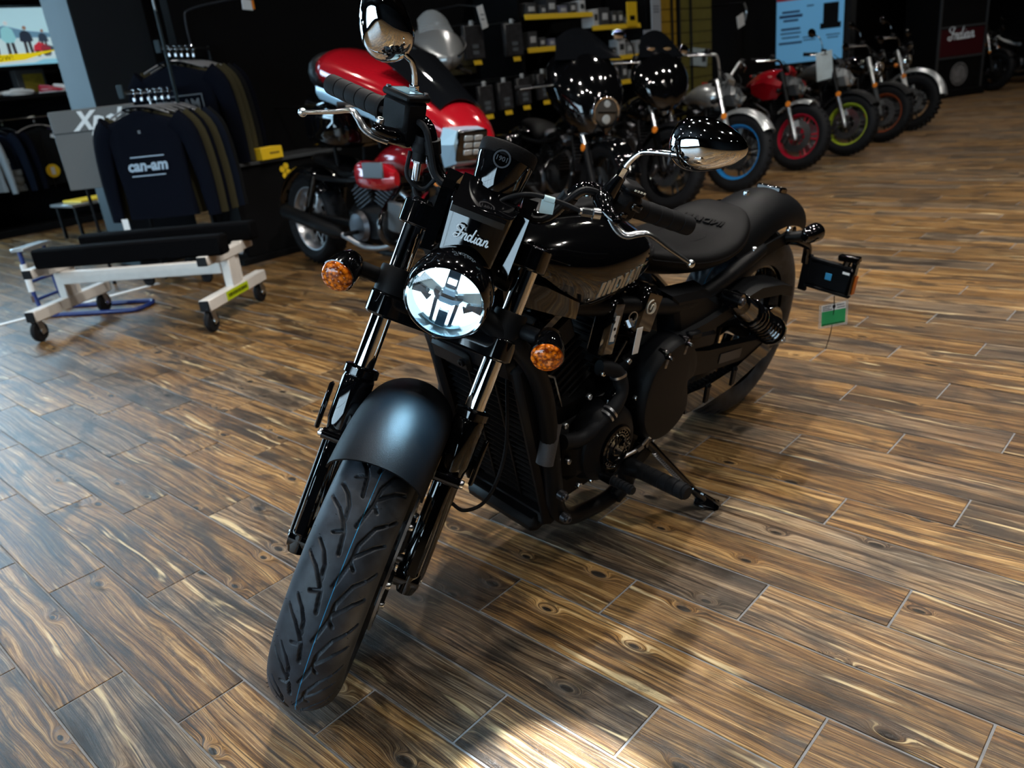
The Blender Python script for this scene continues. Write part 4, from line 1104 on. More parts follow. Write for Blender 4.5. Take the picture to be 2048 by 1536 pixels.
# ---- frame, radiator
for sg in (-1, 1):
    fo = BP(MB().tube(smooth_path([(-0.262, sg*0.075, 0.800), (-0.300, sg*0.135, 0.735), (-0.350, sg*0.160, 0.675), (-0.395, sg*0.166, 0.590), (-0.425, sg*0.166, 0.480), (-0.455, sg*0.163, 0.340), (-0.480, sg*0.160, 0.235), (-0.530, sg*0.155, 0.172), (-0.620, sg*0.150, 0.140), (-0.730, sg*0.150, 0.130), (-0.810, sg*0.150, 0.170), (-0.850, sg*0.150, 0.240)], 6), 0.0215, 16), 'frame_downtube', K['satin'])
    if sg == 1:
        BP(MB().lathe([(0.0222, -0.052), (0.0222, 0.052)], (-0.4325, 0.1655, 0.440), (-0.2, 0, 1), 20, up=(0, 1, 0), arc=(R(-35), R(95))), 'frame_label', K['label'], fo)
        fb = MB()
        for p in ((-0.462, 0.182, 0.290), (-0.480, 0.182, 0.215)): bolt(fb.tube([p, (p[0], p[1]+0.014, p[2])], 0.013, 12), (p[0], p[1]+0.014, p[2]), Y1, 0.010, 0.008)
        each(fb, 'frame_bolt', K['iron'], fo)
    BP(MB().tube(smooth_path([(-0.30, sg*0.06, 0.86), (-0.50, sg*0.10, 0.73), (-0.75, sg*0.125, 0.66), (-0.98, sg*0.135, 0.60), (-1.20, sg*0.120, 0.60), (-1.45, sg*0.10, 0.63)], 5), 0.022, 12), 'frame_rail', K['satin'])
rt_, rb_ = np.array([-0.365, 0, 0.640]), np.array([-0.500, 0, 0.175]); rdir = nrm(rb_-rt_); rn = nrm(np.cross(Y1, rdir))
if rn[0] < 0: rn = -rn
RM = np.stack([rn, Y1, -rdir], 1); rmid = (rt_+rb_)/2; rl = np.linalg.norm(rb_-rt_)
rad = BP(MB().box(rmid-rn*0.030, (0.045, 0.250, rl), RM, bev=0.008), 'radiator', K['plastic'])
frm = MB()
for sg in (-1, 1): frm.box(rmid+Y1*sg*0.132, (0.060, 0.030, rl+0.02), RM, bev=0.012)
frm.box(rt_-rdir*0.000+rn*0.004, (0.055, 0.270, 0.070), RM, bev=0.014).box(rb_+rdir*0.004, (0.060, 0.270, 0.040), RM, bev=0.014)
BP(frm, 'radiator_shroud', K['plastic'], rad)
for k in range(22):
    p = rt_+rdir*(0.052+0.0185*k)
    BP(MB().box(p+rn*0.001, (0.012, 0.238, 0.0045), RM@roty(R(18)), bev=0.001), 'radiator_slat', K['satin'], rad)
for y in (-0.04, 0.045):
    BP(MB().box(rmid+rn*0.004+Y1*y, (0.010, 0.008, rl*0.86), RM, bev=0.002), 'radiator_rib', K['satin'], rad)
BP(MB().box(rt_+rn*0.034+Y1*-0.045-rdir*-0.020, (0.020, 0.120, 0.050), RM, bev=0.008), 'regulator_cover', K['satin'], rad)
BP(bolt(MB(), rt_+rn*0.046+Y1*-0.005+rdir*0.02, rn, 0.009, 0.004), 'cover_bolt', K['plastic'], rad)
BP(MB().box(rb_+rn*0.030+rdir*0.010, (0.05, 0.24, 0.045), RM, bev=0.014), 'chin_guard', K['plastic'], rad)

# ---- engine
eng = BP(MB().box((-0.72, 0, 0.290), (0.46, 0.25, 0.25), bev=0.035).box((-0.90, 0, 0.40), (0.22, 0.24, 0.20), bev=0.03).box((-0.60, 0, 0.42), (0.22, 0.20, 0.12), bev=0.03), 'engine', K['matte'])
def cylinder(base, top, nm):
    base = np.asarray(base, float); top = np.asarray(top, float); d = nrm(top-base); L_ = np.linalg.norm(top-base)
    xx = nrm(np.cross(Y1, d)); Mx = np.stack([xx, Y1, d], 1)
    co_ = BP(MB().box(base+d*L_*0.30, (0.125, 0.165, L_*0.62), Mx, bev=0.03), nm, K['matte'], eng)
    for k in range(7):
        BP(MB().box(base+d*(0.05+0.022*k), (0.142, 0.182, 0.006), Mx, bev=0.002), 'cooling_fin', K['matte'], co_)
    BP(MB().box(base+d*L_*0.80, (0.150, 0.195, L_*0.38), Mx, bev=0.028), 'cylinder_head', K['satin'], co_)
    BP(MB().box(base+d*L_*0.98, (0.120, 0.185, 0.050), Mx, bev=0.016), 'rocker_cover', K['gloss'], co_)
cylinder((-0.625, 0, 0.42), (-0.505, 0, 0.685), 'front_cylinder')
cylinder((-0.760, 0, 0.42), (-0.850, 0, 0.660), 'rear_cylinder')
# pale machined edges of the heads
hed = MB()
for pts in ([(-0.475, 0.100, 0.565), (-0.515, 0.100, 0.545), (-0.550, 0.100, 0.455)], [(-0.790, 0.101, 0.545), (-0.745, 0.101, 0.500)]):
    hed.tube(pts, 0.0035, 6)
each(hed, 'machined_edge', K['alloy'], eng)
bl = MB()
for p in ((-0.520, 0.135, 0.430), (-0.520, 0.152, 0.340), (-0.560, 0.160, 0.255), (-0.610, 0.160, 0.245), (-0.655, 0.160, 0.235), (-0.610, 0.130, 0.470), (-0.650, 0.135, 0.520), (-0.745, 0.140, 0.520), (-0.700, 0.160, 0.460), (-0.770, 0.158, 0.415)):
    bolt(bl, p, Y1, 0.0085, 0.008)
each(bl, 'engine_bolt', K['alloy'], eng)
prim = BP(MB().lathe([(0.0, 0.115), (0.105, 0.115), (0.108, 0.140), (0.098, 0.172), (0.080, 0.188), (0.062, 0.192), (0.058, 0.190), (0.0, 0.190)], (-0.655, 0, 0.335), Y1, 48).box((-0.575, 0.135, 0.330), (0.12, 0.06, 0.13), bev=0.03), 'stator_cover', K['satin'], ang=30)
em = MB().lathe([(0.0, 0.1905), (0.055, 0.1905), (0.057, 0.198), (0.052, 0.2005), (0.050, 0.197), (0.040, 0.197), (0.038, 0.1995), (0.036, 0.197), (0.0, 0.197)], (-0.655, 0, 0.335), Y1, 40)
emb_ = BP(em, 'engine_emblem', K['gloss'], prim)
rel = MB(); ec = np.array([-0.655, 0.198, 0.335])
for k in range(7):       # feathered headdress in relief, facing profile below it
    a = R(60+k*22); rel.tube(smooth_path([ec+0.010*np.array([math.cos(a), 0, math.sin(a)]), ec+0.022*np.array([math.cos(a+0.25), 0.02, math.sin(a+0.25)]), ec+0.033*np.array([math.cos(a+0.35), 0, math.sin(a+0.35)])], 3), [0.0016]*3+[0.0026]*3+[0.0012], 6)
rel.tube(smooth_path([ec+np.array(p) for p in ((0.004, 0, 0.014), (0.012, 0, 0.006), (0.014, 0, -0.002), (0.010, 0, -0.006), (0.012, 0, -0.014), (0.002, 0, -0.020), (-0.008, 0, -0.024))], 3), 0.0018, 6)
for k in range(24):
    a = 2*math.pi*k/24; rel.box(ec+0.045*np.array([math.cos(a), 0, math.sin(a)]), (0.003, 0.003, 0.006), roty(-a+math.pi/2))
BP(rel, 'emblem_relief', K['gloss'], emb_)
hose = BP(MB().tube(smooth_path([(-0.500, 0.150, 0.400), (-0.560, 0.158, 0.388), (-0.615, 0.165, 0.405), (-0.665, 0.168, 0.432), (-0.700, 0.160, 0.458), (-0.705, 0.150, 0.490), (-0.690, 0.140, 0.515), (-0.650, 0.125, 0.530)], 6), 0.0185, 16), 'coolant_hose', K['rubber'])
cl = MB()
for p, d in (((-0.640, 0.167, 0.418), (-0.8, 0.06, 0.42)), ((-0.652, 0.168, 0.425), (-0.8, 0.06, 0.42)), ((-0.703, 0.146, 0.498), (0.15, -0.3, 0.9))):
    cl.lathe([(0.0195, -0.003), (0.0215, -0.003), (0.0215, 0.003), (0.0195, 0.003)], p, d, 20, closed=True)
BP(cl, 'hose_clamp', K['steel'], hose)
BP(MB().box((-0.690, 0.148, 0.445), (0.070, 0.040, 0.045), roty(R(35)), bev=0.012), 'thermostat_housing', K['gloss'])
# belt and sprocket cover: rounded plate with a long tail
cv = [(-0.765, 0.395), (-0.775, 0.450), (-0.800, 0.495), (-0.850, 0.528), (-0.905, 0.540), (-0.945, 0.530), (-0.985, 0.500), (-1.010, 0.455), (-1.005, 0.410), (-0.975, 0.400), (-0.985, 0.350), (-0.990, 0.310), (-0.960, 0.275), (-0.900, 0.255), (-0.840, 0.262), (-0.795, 0.300), (-0.770, 0.345)]
cvs = smooth_path([(a, b_, 0) for a, b_ in cv], 4, True)
cr = []
for k_, y in ((1.0, 0.120), (1.0, 0.168), (0.975, 0.182), (0.92, 0.190), (0.80, 0.192)):
    cr.append([np.array((-0.885+(p[0]+0.885)*k_, y, 0.395+(p[1]-0.395)*k_)) for p in cvs])
cover = BP(MB().loft(cr), 'sprocket_cover', K['satin'], ang=30)
for a in ((-0.845, 0.510), (-0.930, 0.520)):
    BP(bolt(MB().box((a[0], 0.176, a[1]-0.006), (0.020, 0.034, 0.050), roty(R(-18)), bev=0.005), (a[0], 0.194, a[1]+0.004), Y1, 0.006, 0.012), 'cover_strap', K['gloss'], cover)
BP(MB().box((-1.02, 0.172, 0.495), (0.17, 0.020, 0.045), roty(R(-12)), bev=0.008).box((-0.985, 0.175, 0.525), (0.060, 0.024, 0.022), roty(R(-12)), bev=0.006), 'cover_arm', K['satin'], cover)
# side covers, badge
sc1 = BP(MB().loft([[np.array((x, y, z)) for x, z in pl] for y, pl in ((0.10, [(-0.90, 0.655), (-1.08, 0.630), (-1.20, 0.560), (-1.18, 0.440), (-1.02, 0.455), (-0.93, 0.520)]), (0.145, [(-0.905, 0.645), (-1.07, 0.620), (-1.18, 0.552), (-1.165, 0.455), (-1.02, 0.468), (-0.945, 0.525)]), (0.155, [(-0.925, 0.625), (-1.06, 0.602), (-1.155, 0.545), (-1.145, 0.475), (-1.02, 0.485), (-0.96, 0.530)]))]), 'side_cover', K['satin'], ang=25)
BP(MB().box((-0.800, 0.128, 0.635), (0.085, 0.05, 0.115), roty(R(-24)), bev=0.012), 'intake_cover', K['gloss'])
curl = MB()
for pts in ([(0.0, 0.0), (0.009, 0.010), (0.016, 0.004), (0.010, -0.008), (0.0, -0.010), (-0.010, -0.004), (-0.012, 0.010), (-0.004, 0.020), (0.010, 0.022)], [(0.004, -0.012), (0.016, -0.010), (0.022, 0.0), (0.018, 0.012)]):
    curl.tube(smooth_path([(-0.795-a, 0.1545, 0.645+b_) for a, b_ in pts], 4), 0.0019, 6)
BP(curl, 'script_emblem', K['cream'])
BP(MB().box((-0.668, 0.120, 0.630), (0.055, 0.05, 0.140), roty(R(-16)), bev=0.010), 'coil_cover', K['gloss'])
stk = BP(MB().box((-0.668, 0.1462, 0.632), (0.016, 0.0012, 0.062), roty(R(-16))), 'warning_sticker', K['white'])
sk = MB()
for k in range(3): sk.lathe([(0, 0), (0.0042, 0), (0.0042, 0.0006), (0.0026, 0.0006), (0.0026, 0)], (-0.662-0.0045*k, 0.1468, 0.651-0.019*k), Y1, 10)
BP(sk, 'sticker_symbols', K['plastic'], stk)
# key with its white tag hanging below the tank
key = BP(MB().tube([(-0.690, 0.165, 0.655), (-0.690, 0.175, 0.640)], 0.009, 8).lathe([(0.011, -0.001), (0.013, -0.001), (0.013, 0.001), (0.011, 0.001)], (-0.692, 0.176, 0.665), (0.3, 1, 0), 20, closed=True), 'ignition_key', K['steel'])
ko = BP(MB().box((-0.716, 0.180, 0.598), (0.024, 0.0015, 0.066), roty(R(-8)), bev=0.0005), 'key_tag', K['white'], key)
# ---- controls low on the left side
peg = BP(MB().tube([(-0.745, 0.150, 0.226), (-0.752, 0.195, 0.226), (-0.752, 0.225, 0.228)], [0.026, 0.024, 0.020], 14), 'foot_peg', K['satin'])
pr = [(0.0, 0.0), (0.020, 0.0)]
for k in range(6): pr += [(0.0215, 0.002+k*0.024), (0.0215, 0.020+k*0.024), (0.0180, 0.022+k*0.024), (0.0180, 0.0235+k*0.024)]
pr += [(0.019, 0.146), (0.015, 0.150), (0, 0.150)]
BP(MB().lathe(pr, (-0.752, 0.215, 0.228), (0.12, 0.95, 0.12), 18), 'peg_rubber', K['rubber'], peg)
shf = BP(MB().tube(smooth_path([(-0.720, 0.165, 0.235), (-0.66, 0.190, 0.250), (-0.612, 0.205, 0.272)], 5), 0.010, 10).tube([(-0.612, 0.190, 0.274), (-0.612, 0.222, 0.274)], 0.014, 12), 'shift_lever', K['gloss'])
pr = [(0.0, 0.0), (0.010, 0.0)]
for k in range(6): pr += [(0.0125, 0.001+k*0.011), (0.0125, 0.007+k*0.011), (0.0095, 0.008+k*0.011), (0.0095, 0.0115+k*0.011)]
pr += [(0.010, 0.068), (0, 0.069)]
BP(MB().lathe(pr, (-0.612, 0.220, 0.274), (0.08, 1, 0.08), 16), 'shift_rubber', K['rubber'], shf)
BP(MB().tube([(-0.700, 0.170, 0.262), (-0.790, 0.178, 0.262), (-0.830, 0.180, 0.285)], 0.005, 8).tube([(-0.775, 0.178, 0.262), (-0.800, 0.178, 0.264)], 0.008, 6), 'shift_rod', K['steel'], shf)
BP(MB().box((-0.800, 0.160, 0.205), (0.13, 0.022, 0.060), roty(R(24)), bev=0.008).tube(smooth_path([(-0.73, 0.155, 0.235), (-0.77, 0.165, 0.165), (-0.72, 0.165, 0.135)], 5), 0.020, 12), 'peg_bracket', K['satin'])
# right-hand peg, showing past the radiator
p2 = BP(MB().tube([(-0.60, -0.15, 0.27), (-0.575, -0.23, 0.30)], 0.014, 10), 'foot_peg', K['gloss'])
BP(MB().lathe([(0, 0), (0.014, 0), (0.017, 0.01), (0.017, 0.09), (0.010, 0.10), (0, 0.10)], (-0.575, -0.225, 0.30), (0.25, -0.85, 0.30), 14), 'peg_rubber', K['rubber'], p2)
# side stand: leg, foot, spring and its feeler loop
sp0 = np.array([-0.835, 0.165, 0.262]); sp1 = np.array([-0.962, 0.296, 0.068])
stand = BP(MB().tube([sp0, sp0*0.5+sp1*0.5, sp1], [0.014, 0.012, 0.011], 10).tube([sp0-Y1*0.015, sp0+Y1*0.015], 0.018, 14), 'side_stand', K['gloss'])
BP(MB().box(sp1+np.array([-0.002, 0.012, -0.004]), (0.050, 0.070, 0.012), rotx(R(-10))@rotz(R(25)), bev=0.004), 'stand_foot', K['gloss'], stand)
BP(MB().tube(smooth_path([(-0.930, 0.265, 0.115), (-0.915, 0.300, 0.125), (-0.925, 0.335, 0.115), (-0.955, 0.350, 0.085), (-0.972, 0.330, 0.066)], 5), 0.0045, 8), 'stand_loop', K['gloss'], stand)
cp_ = [sp0+np.array([0.012, 0.012, -0.006])+(sp1-sp0)*(0.12+0.5*k/140)+0.0065*np.array([math.cos(k*0.9), math.sin(k*0.9), 0]) for k in range(141)]
BP(MB().tube(cp_, 0.0014, 5), 'stand_spring', K['steel'], stand)
BP(MB().box(sp0+np.array([-0.010, 0.020, 0.012]), (0.014, 0.0015, 0.020), roty(R(20))), 'stand_label', K['white'], stand)
BP(bolt(MB(), sp0+np.array([0.01, 0.02, 0.03]), Y1, 0.012, 0.004), 'stand_bolt', K['alloy'], stand)
# exhaust on the far side
ex = BP(MB().tube(smooth_path([(-0.47, -0.06, 0.60), (-0.42, -0.13, 0.52), (-0.46, -0.19, 0.36), (-0.62, -0.22, 0.24), (-0.95, -0.24, 0.22), (-1.2, -0.25, 0.24), (-1.62, -0.27, 0.27)], 6), [0.022]*16+[0.030]*4+[0.045]*16+[0.043], 16), 'exhaust_pipe', K['satin'])
BP(MB().tube(smooth_path([(-0.20, 0.09, 0.36), (-0.22, 0.12, 0.34), (-0.27, 0.14, 0.36), (-0.33, 0.13, 0.45), (-0.36, 0.10, 0.60)], 6), 0.004, 8), 'front_brake_line', K['rubber'])

# ---- price tag in a clear sleeve hanging from the plate bracket (hangs from it: a thing of its own)
TG = BM @ Matrix.Translation((-1.722, 0.262, 0.388))
tagm = np.array(TG)[:3, :3]; tagp = np.array(TG)[:3, 3]
hang = empty('hang_tag', 'green and white price tag in a clear sleeve tied under the plate bracket', 'tag', tuple(tagp), 0)
RZ = np.stack([nrm((0.55, 0.83, 0)), (0, 0, 1), np.cross(nrm((0.55, 0.83, 0)), (0, 0, 1))], 1)   # x: along tag, y: up, z: towards the viewer
def tg(c, s, mat, name, bev=0.0): return MB().box(RZ@np.array(c), s, RZ, bev=bev).build(name, mat, hang)
tg((0, 0.0, 0), (0.105, 0.080, 0.0012), mk('clear_sleeve', (0.8, 0.85, 0.85), 0.05, alpha=0.22), 'plastic_sleeve')
tg((0, -0.008, 0.0012), (0.086, 0.048, 0.0006), mk('green_card', (0.02, 0.36, 0.12), 0.5), 'green_card')
tg((0, 0.026, 0.0012), (0.086, 0.020, 0.0006), K['white'], 'white_card')
pr_ = MB()
for row, (x0_, x1_, yy) in enumerate(((-0.040, -0.012, 0.032), (-0.040, -0.016, 0.026), (-0.040, -0.010, 0.020), (0.010, 0.036, 0.031), (0.012, 0.040, 0.023), (-0.040, 0.040, -0.0285))):
    x = x0_
    while x < x1_:
        w_ = random.uniform(0.002, 0.005); pr_.box(RZ@np.array((x+w_/2, yy, 0.0017)), (w_, 0.0030, 0.0003), RZ); x += w_+0.0013
pr_.prism([(-0.005, 0.006), (0.005, 0.006), (0.005, -0.002), (0, -0.007), (-0.005, -0.002)], RZ@np.array((0.0, 0.027, 0.0016)), RZ[:, 0], RZ[:, 1], RZ[:, 2]*0.0004)
pr_.build('tag_print', K['plastic'], hang)
MB().tube(smooth_path([(0, 0, 0.062), (0.002, -0.002, 0.03), (0, 0, 0.0), (-0.006, 0.0, -0.06), (-0.020, 0.0, -0.12)], 5), 0.0028, 6, flat=0.4).build('zip_tie', K['rubber'], hang)
# ================================================================== motorcycles along the wall
def bgbike(label, loc, rz, steer=0.0, lean=0.07, **k):
    g = lambda n, d=None: k.get(n, d)
    wr, tw = g('wr', 0.315), g('tw', 0.060); wb = g('wb', 1.45); rk = R(g('rake', 25)); trail = 0.10
    rim_m = g('rim', K['gloss']); paint = g('paint', K['gloss']); accent = g('accent', paint); metal = g('metal', K['iron'])
    root = empty('motorcycle', label, 'motorcycle', mat=Matrix.Translation(loc) @ Matrix.Rotation(rz, 4, 'Z') @ Matrix.Rotation(-lean, 4, 'X'), group='motorcycles lined up along the wall')
    sdir = np.array([-math.sin(rk), 0, math.cos(rk)]); pdir = np.array([math.cos(rk), 0, math.sin(rk)])
    def sx(V):
        V = np.asarray(V, float); o = np.array([trail, 0, 0]); w = V-o; c, s = math.cos(steer), math.sin(steer)
        return o+w*c+np.cross(np.broadcast_to(sdir, w.shape), w)*s+np.outer(w@sdir, sdir)*(1-c)
    def F(mb, n, m, p=None, ang=38): return mb.build(n, m, p or root, ang, sx)
    def B(mb, n, m, p=None, ang=38): return mb.build(n, m, p or root, ang)
    def wheel(bp, cx, nm, tw_, w_r):
        c = np.array([cx, 0, w_r]); rr = w_r-g('tyre_h', 0.095)
        prof = [(rr-0.006, -tw_*0.72)]+[(w_r-0.055*(1-math.cos(R(a)))*1.1, tw_*math.sin(R(a))) for a in range(-90, 91, 15)]+[(rr-0.006, tw_*0.72)]
        to = bp(MB().lathe(prof, c, Y1, 40), nm+'_tyre', K['rubber'])
        gr = MB()
        for q in range(36):
            a = 2*math.pi*q/36
            for s_ in (-1, 1):
                gr.box(c+(w_r-0.006)*np.array([math.cos(a), 0, math.sin(a)])+Y1*s_*tw_*0.42, (0.010, tw_*0.5, 0.009) if g('knobby', 0) == 0 else (0.022, tw_*0.6, 0.022), roty(-a+math.pi/2)@rotz(0.5*s_))
        tag(bp(gr, 'tread_blocks', K['rubber'], to), kind='stuff')
        ro = bp(MB().lathe([(rr+0.008, -tw_*0.66), (rr+0.014, -tw_*0.74), (rr-0.012, -tw_*0.70), (rr-0.030, -tw_*0.3), (rr-0.034, 0), (rr-0.030, tw_*0.3), (rr-0.012, tw_*0.70), (rr+0.014, tw_*0.74), (rr+0.008, tw_*0.66), (rr-0.008, 0)], c, Y1, 48, closed=True), nm+'_rim', rim_m)
        if g('wire', False):
            for q in range(28):
                a = 2*math.pi*q/28; s_ = 1 if q % 2 else -1
                bp(MB().tube([c+Y1*s_*0.035+0.035*np.array([math.cos(a+0.9*(1 if q % 4 < 2 else -1)), 0, math.sin(a+0.9*(1 if q % 4 < 2 else -1))]), c+(rr-0.03)*np.array([math.cos(a), 0, math.sin(a)])], 0.0022, 4), 'spoke', K['steel'], ro)
        else:
            for q in range(g('nsp', 10)):
                n_ = g('nsp', 10); a = 2*math.pi*(q//2)/(n_/2)+(0.14 if q % 2 else -0.14)
                bp(MB().tube([c+0.035*np.array([math.cos(a), 0, math.sin(a)]), c+(rr-0.028)*np.array([math.cos(a*1.0+0.08), 0, math.sin(a+0.08)])], [0.015, 0.011], 6, flat=0.7), 'spoke', g('spoke_m', K['matte']), ro)
        bp(MB().lathe([(0.01, -0.06), (0.04, -0.055), (0.032, 0), (0.04, 0.055), (0.01, 0.06)], c, Y1, 20), 'hub', metal, ro)
        for s_ in ((-1, 1) if nm == 'front' else (1,)):
            bp(MB().lathe([(0.085, -0.002), (0.148, -0.002), (0.148, 0.003), (0.085, 0.003)], c+Y1*s_*0.068, Y1, 36, closed=True), 'brake_disc', K['alloy'], ro)
            cb = MB()
            for q in range(6):
                a = q*math.pi/3; cb.tube([c+Y1*s_*0.068+0.03*np.array([math.cos(a), 0, math.sin(a)]), c+Y1*s_*0.068+0.09*np.array([math.cos(a+.3), 0, math.sin(a+.3)])], 0.007, 5)
            bp(cb, 'disc_carrier', metal, ro)
        return c, ro
    fc, fro = wheel(F, 0.0, 'front', tw, wr)
    rwr = g('rwr', wr); rc_, rro = wheel(B, -wb, 'rear', tw*1.25, rwr)
    FL = g('fork_len', 0.62); fo = wr*math.sin(rk)-trail*math.cos(rk)
    for s_ in (-1, 1):
        o = np.array([0, s_*0.105, wr])
        lo = F(MB().lathe([(0, -0.05), (0.02, -0.045), (0.027, 0), (0.027, FL*0.45), (0.031, FL*0.47), (0.031, FL*0.52), (0.022, FL*0.525)], o, sdir, 20), 'fork_leg', g('fork_low', K['matte']))
        F(MB().lathe([(0.0205, FL*0.5), (0.0205, FL*0.74), (0.027, FL*0.745), (0.027, FL*1.02), (0, FL*1.03)], o, sdir, 20), 'fork_tube', g('fork_up', K['alloy']), lo)
        F(MB().box(o+np.array([-0.09, 0, -0.03]), (0.05, 0.04, 0.10), roty(R(30)), bev=0.01), 'brake_caliper', metal, lo)
    for t in (FL*0.74, FL*0.97):
        F(MB().box(np.array([-0.02, 0, wr])+sdir*t, (0.07, 0.26, 0.035), np.stack([pdir, Y1, sdir], 1), bev=0.012), 'fork_clamp', K['matte'])
    top = np.array([0, 0, wr])+sdir*FL
    bh = g('bar_h', 0.10); bw = g('bar_w', 0.39); sweep = g('sweep', 0.16)
    bp_ = [(-0.02, 0, 0.03), (-0.01, 0.06, 0.04), (0.0, 0.16, 0.03+bh), (-0.03, 0.24, 0.035+bh), (-sweep, bw, 0.01+bh)]
    bars = [top+np.array([p[0], -p[1], p[2]]) for p in bp_[::-1]]+[top+np.array(p) for p in bp_[1:]]
    ho = F(MB().tube(smooth_path(bars, 4), 0.0125, 10), 'handlebar', g('bar_m', K['gloss']))
    for s_ in (-1, 1):
        a, b_ = [top+np.array([p[0], s_*p[1], p[2]]) for p in bp_[-2:]]; d = nrm(b_-a)
        F(MB().lathe([(0.013, 0), (0.018, 0.0), (0.0175, 0.13), (0.021, 0.135), (0.012, 0.14), (0, 0.14)], b_-d*0.125, d, 14), 'grip', K['rubber'], ho)
        F(MB().tube(smooth_path([a+np.array([0.03, 0, 0]), a*0.6+b_*0.4+np.array([0.055, 0, -0.004]), b_+np.array([0.05, 0, -0.01])], 4), 0.006, 8), 'lever', K['alloy'], ho)
        F(MB().box(a+d*0.02+np.array([0.01, 0, 0.02]), (0.05, 0.05, 0.055), bev=0.01), 'switch_housing', K['plastic'], ho)
        if g('mirrors', True):
            mo = F(MB().tube(smooth_path([a+d*0.02+np.array([0, 0, 0.03]), a+d*0.06+np.array([-0.01, 0, 0.14]), a+d*0.13+np.array([-0.01, 0, 0.19])], 4), 0.005, 8), 'mirror_stem', g('mirror_m', K['gloss']), ho)
            F(MB().ball(a+d*0.17+np.array([0, 0, 0.20]), (0.022, 0.072, 0.043), 16), 'mirror', g('mirror_m', K['gloss']), ho)
    kind = g('kind', 'naked')
    # engine, frame, driveline
    ez = 0.38
    en = B(MB().box((-wb*0.50, 0, ez-0.04), (0.42, 0.30, 0.26), bev=0.05), 'engine', K['matte'])
    for (cx, t) in g('cyl', ((-wb*0.42, 18),)):
        d = np.array([math.sin(R(t)), 0, math.cos(R(t))]); Mx = np.stack([np.cross(Y1, d), Y1, d], 1); c = np.array([cx, 0, ez+0.16])
        co_ = B(MB().box(c, (0.15, 0.24, 0.20), Mx, bev=0.02), 'cylinder', metal if kind == 'cruiser' else K['matte'], en)
        for q in range(6): B(MB().box(c+d*(-0.08+0.026*q), (0.17, 0.26, 0.007), Mx), 'cooling_fin', metal, co_)
        B(MB().box(c+d*0.13, (0.17, 0.25, 0.08), Mx, bev=0.02), 'cylinder_head', metal, co_)
    for s_ in (-1, 1):
        B(MB().lathe([(0, 0), (0.105, 0), (0.108, 0.02), (0.085, 0.045), (0.05, 0.05), (0, 0.05)], (-wb*0.50+0.03*s_, s_*0.145, ez-0.05), Y1*s_, 28), 'engine_cover', g('cover_m', metal), en)
        B(MB().tube(smooth_path([top*np.array([1, 0, 1])+np.array([0.0, s_*0.04, -0.03]), (-0.34, s_*0.10, 0.50), (-0.40, s_*0.13, 0.24), (-0.60, s_*0.14, 0.17), (-0.95, s_*0.14, 0.24)], 5), 0.019, 10), 'frame_tube', g('frame_m', K['matte']))
        B(MB().tube(smooth_path([top*np.array([1, 0, 1])+np.array([-0.02, s_*0.03, -0.02]), (-0.50, s_*0.10, 0.70), (-0.90, s_*0.13, 0.62), (-wb+0.05, s_*0.10, g('seat_z', 0.78)-0.06)], 5), 0.018, 10), 'frame_tube', g('frame_m', K['matte']))
        B(MB().box(((-wb-0.95)/2, s_*0.12, rwr+0.02), (wb-0.93, 0.03, 0.055), roty(R(3)), bev=0.01), 'swingarm', K['matte'])
        B(MB().tube([(-wb+0.10, s_*0.14, rwr+0.02), (-wb+0.24, s_*0.12, rwr+0.32)], [0.028, 0.024], 12), 'shock_absorber', K['gloss'])
        B(MB().tube([(-0.85, s_*0.15, 0.30), (-0.84, s_*0.30, 0.30)], 0.014, 8), 'foot_peg', K['rubber'])
    if g('radiator', True):
        ra = B(MB().box((-0.30, 0, 0.56), (0.04, 0.26, 0.28), roty(R(-12)), bev=0.01), 'radiator', K['plastic'])
        for q in range(9): B(MB().box((-0.276+0.001*q, 0, 0.45+0.025*q), (0.01, 0.24, 0.006), roty(R(-12))), 'radiator_fin', metal, ra)
    px_ = g('pipe_m', K['steel']); es_ = g('pipe_side', -1)
    exo = B(MB().tube(smooth_path([(-wb*0.38, es_*0.06, 0.60), (-0.36, es_*0.10, 0.48), (-0.44, es_*0.13, 0.27), (-0.75, es_*0.17, 0.20), (-1.05, es_*0.20, 0.28)], 6), 0.020, 12), 'exhaust_pipe', px_)
    B(MB().tube([(-1.02, es_*0.20, 0.27), (-1.10, es_*0.205, 0.29), (-wb-0.05, es_*0.22, 0.40), (-wb-0.08, es_*0.22, 0.405)], [0.022, 0.046, 0.048, 0.036], 16), 'muffler', g('muffler_m', K['matte']), exo)
    if g('headers', 0):
        for q in range(g('headers', 0)):
            y = -0.12+0.08*q
            B(MB().tube(smooth_path([(-wb*0.36, y, 0.60), (-0.32, y, 0.52), (-0.33, y, 0.38), (-0.45, y*0.7, 0.22)], 5), 0.018, 10), 'header_pipe', K['iron'], exo)
    tz = g('tank_z', 0.93); tw_ = g('tank_w', 0.15)
    tk = [(-0.24, tw_*0.4, tz-0.20, tz-0.06), (-0.30, tw_*0.85, tz-0.24, tz-0.02), (-0.42, tw_, tz-0.24, tz), (-0.58, tw_*0.92, tz-0.22, tz-0.02), (-0.72, tw_*0.68, tz-0.20, tz-0.08), (-0.80, tw_*0.45, tz-0.18, tz-0.12)]
    tko = B(MB().loft(body_rings(interp_st(tk, 18), 2.4, 24)), 'fuel_tank', paint, ang=60)
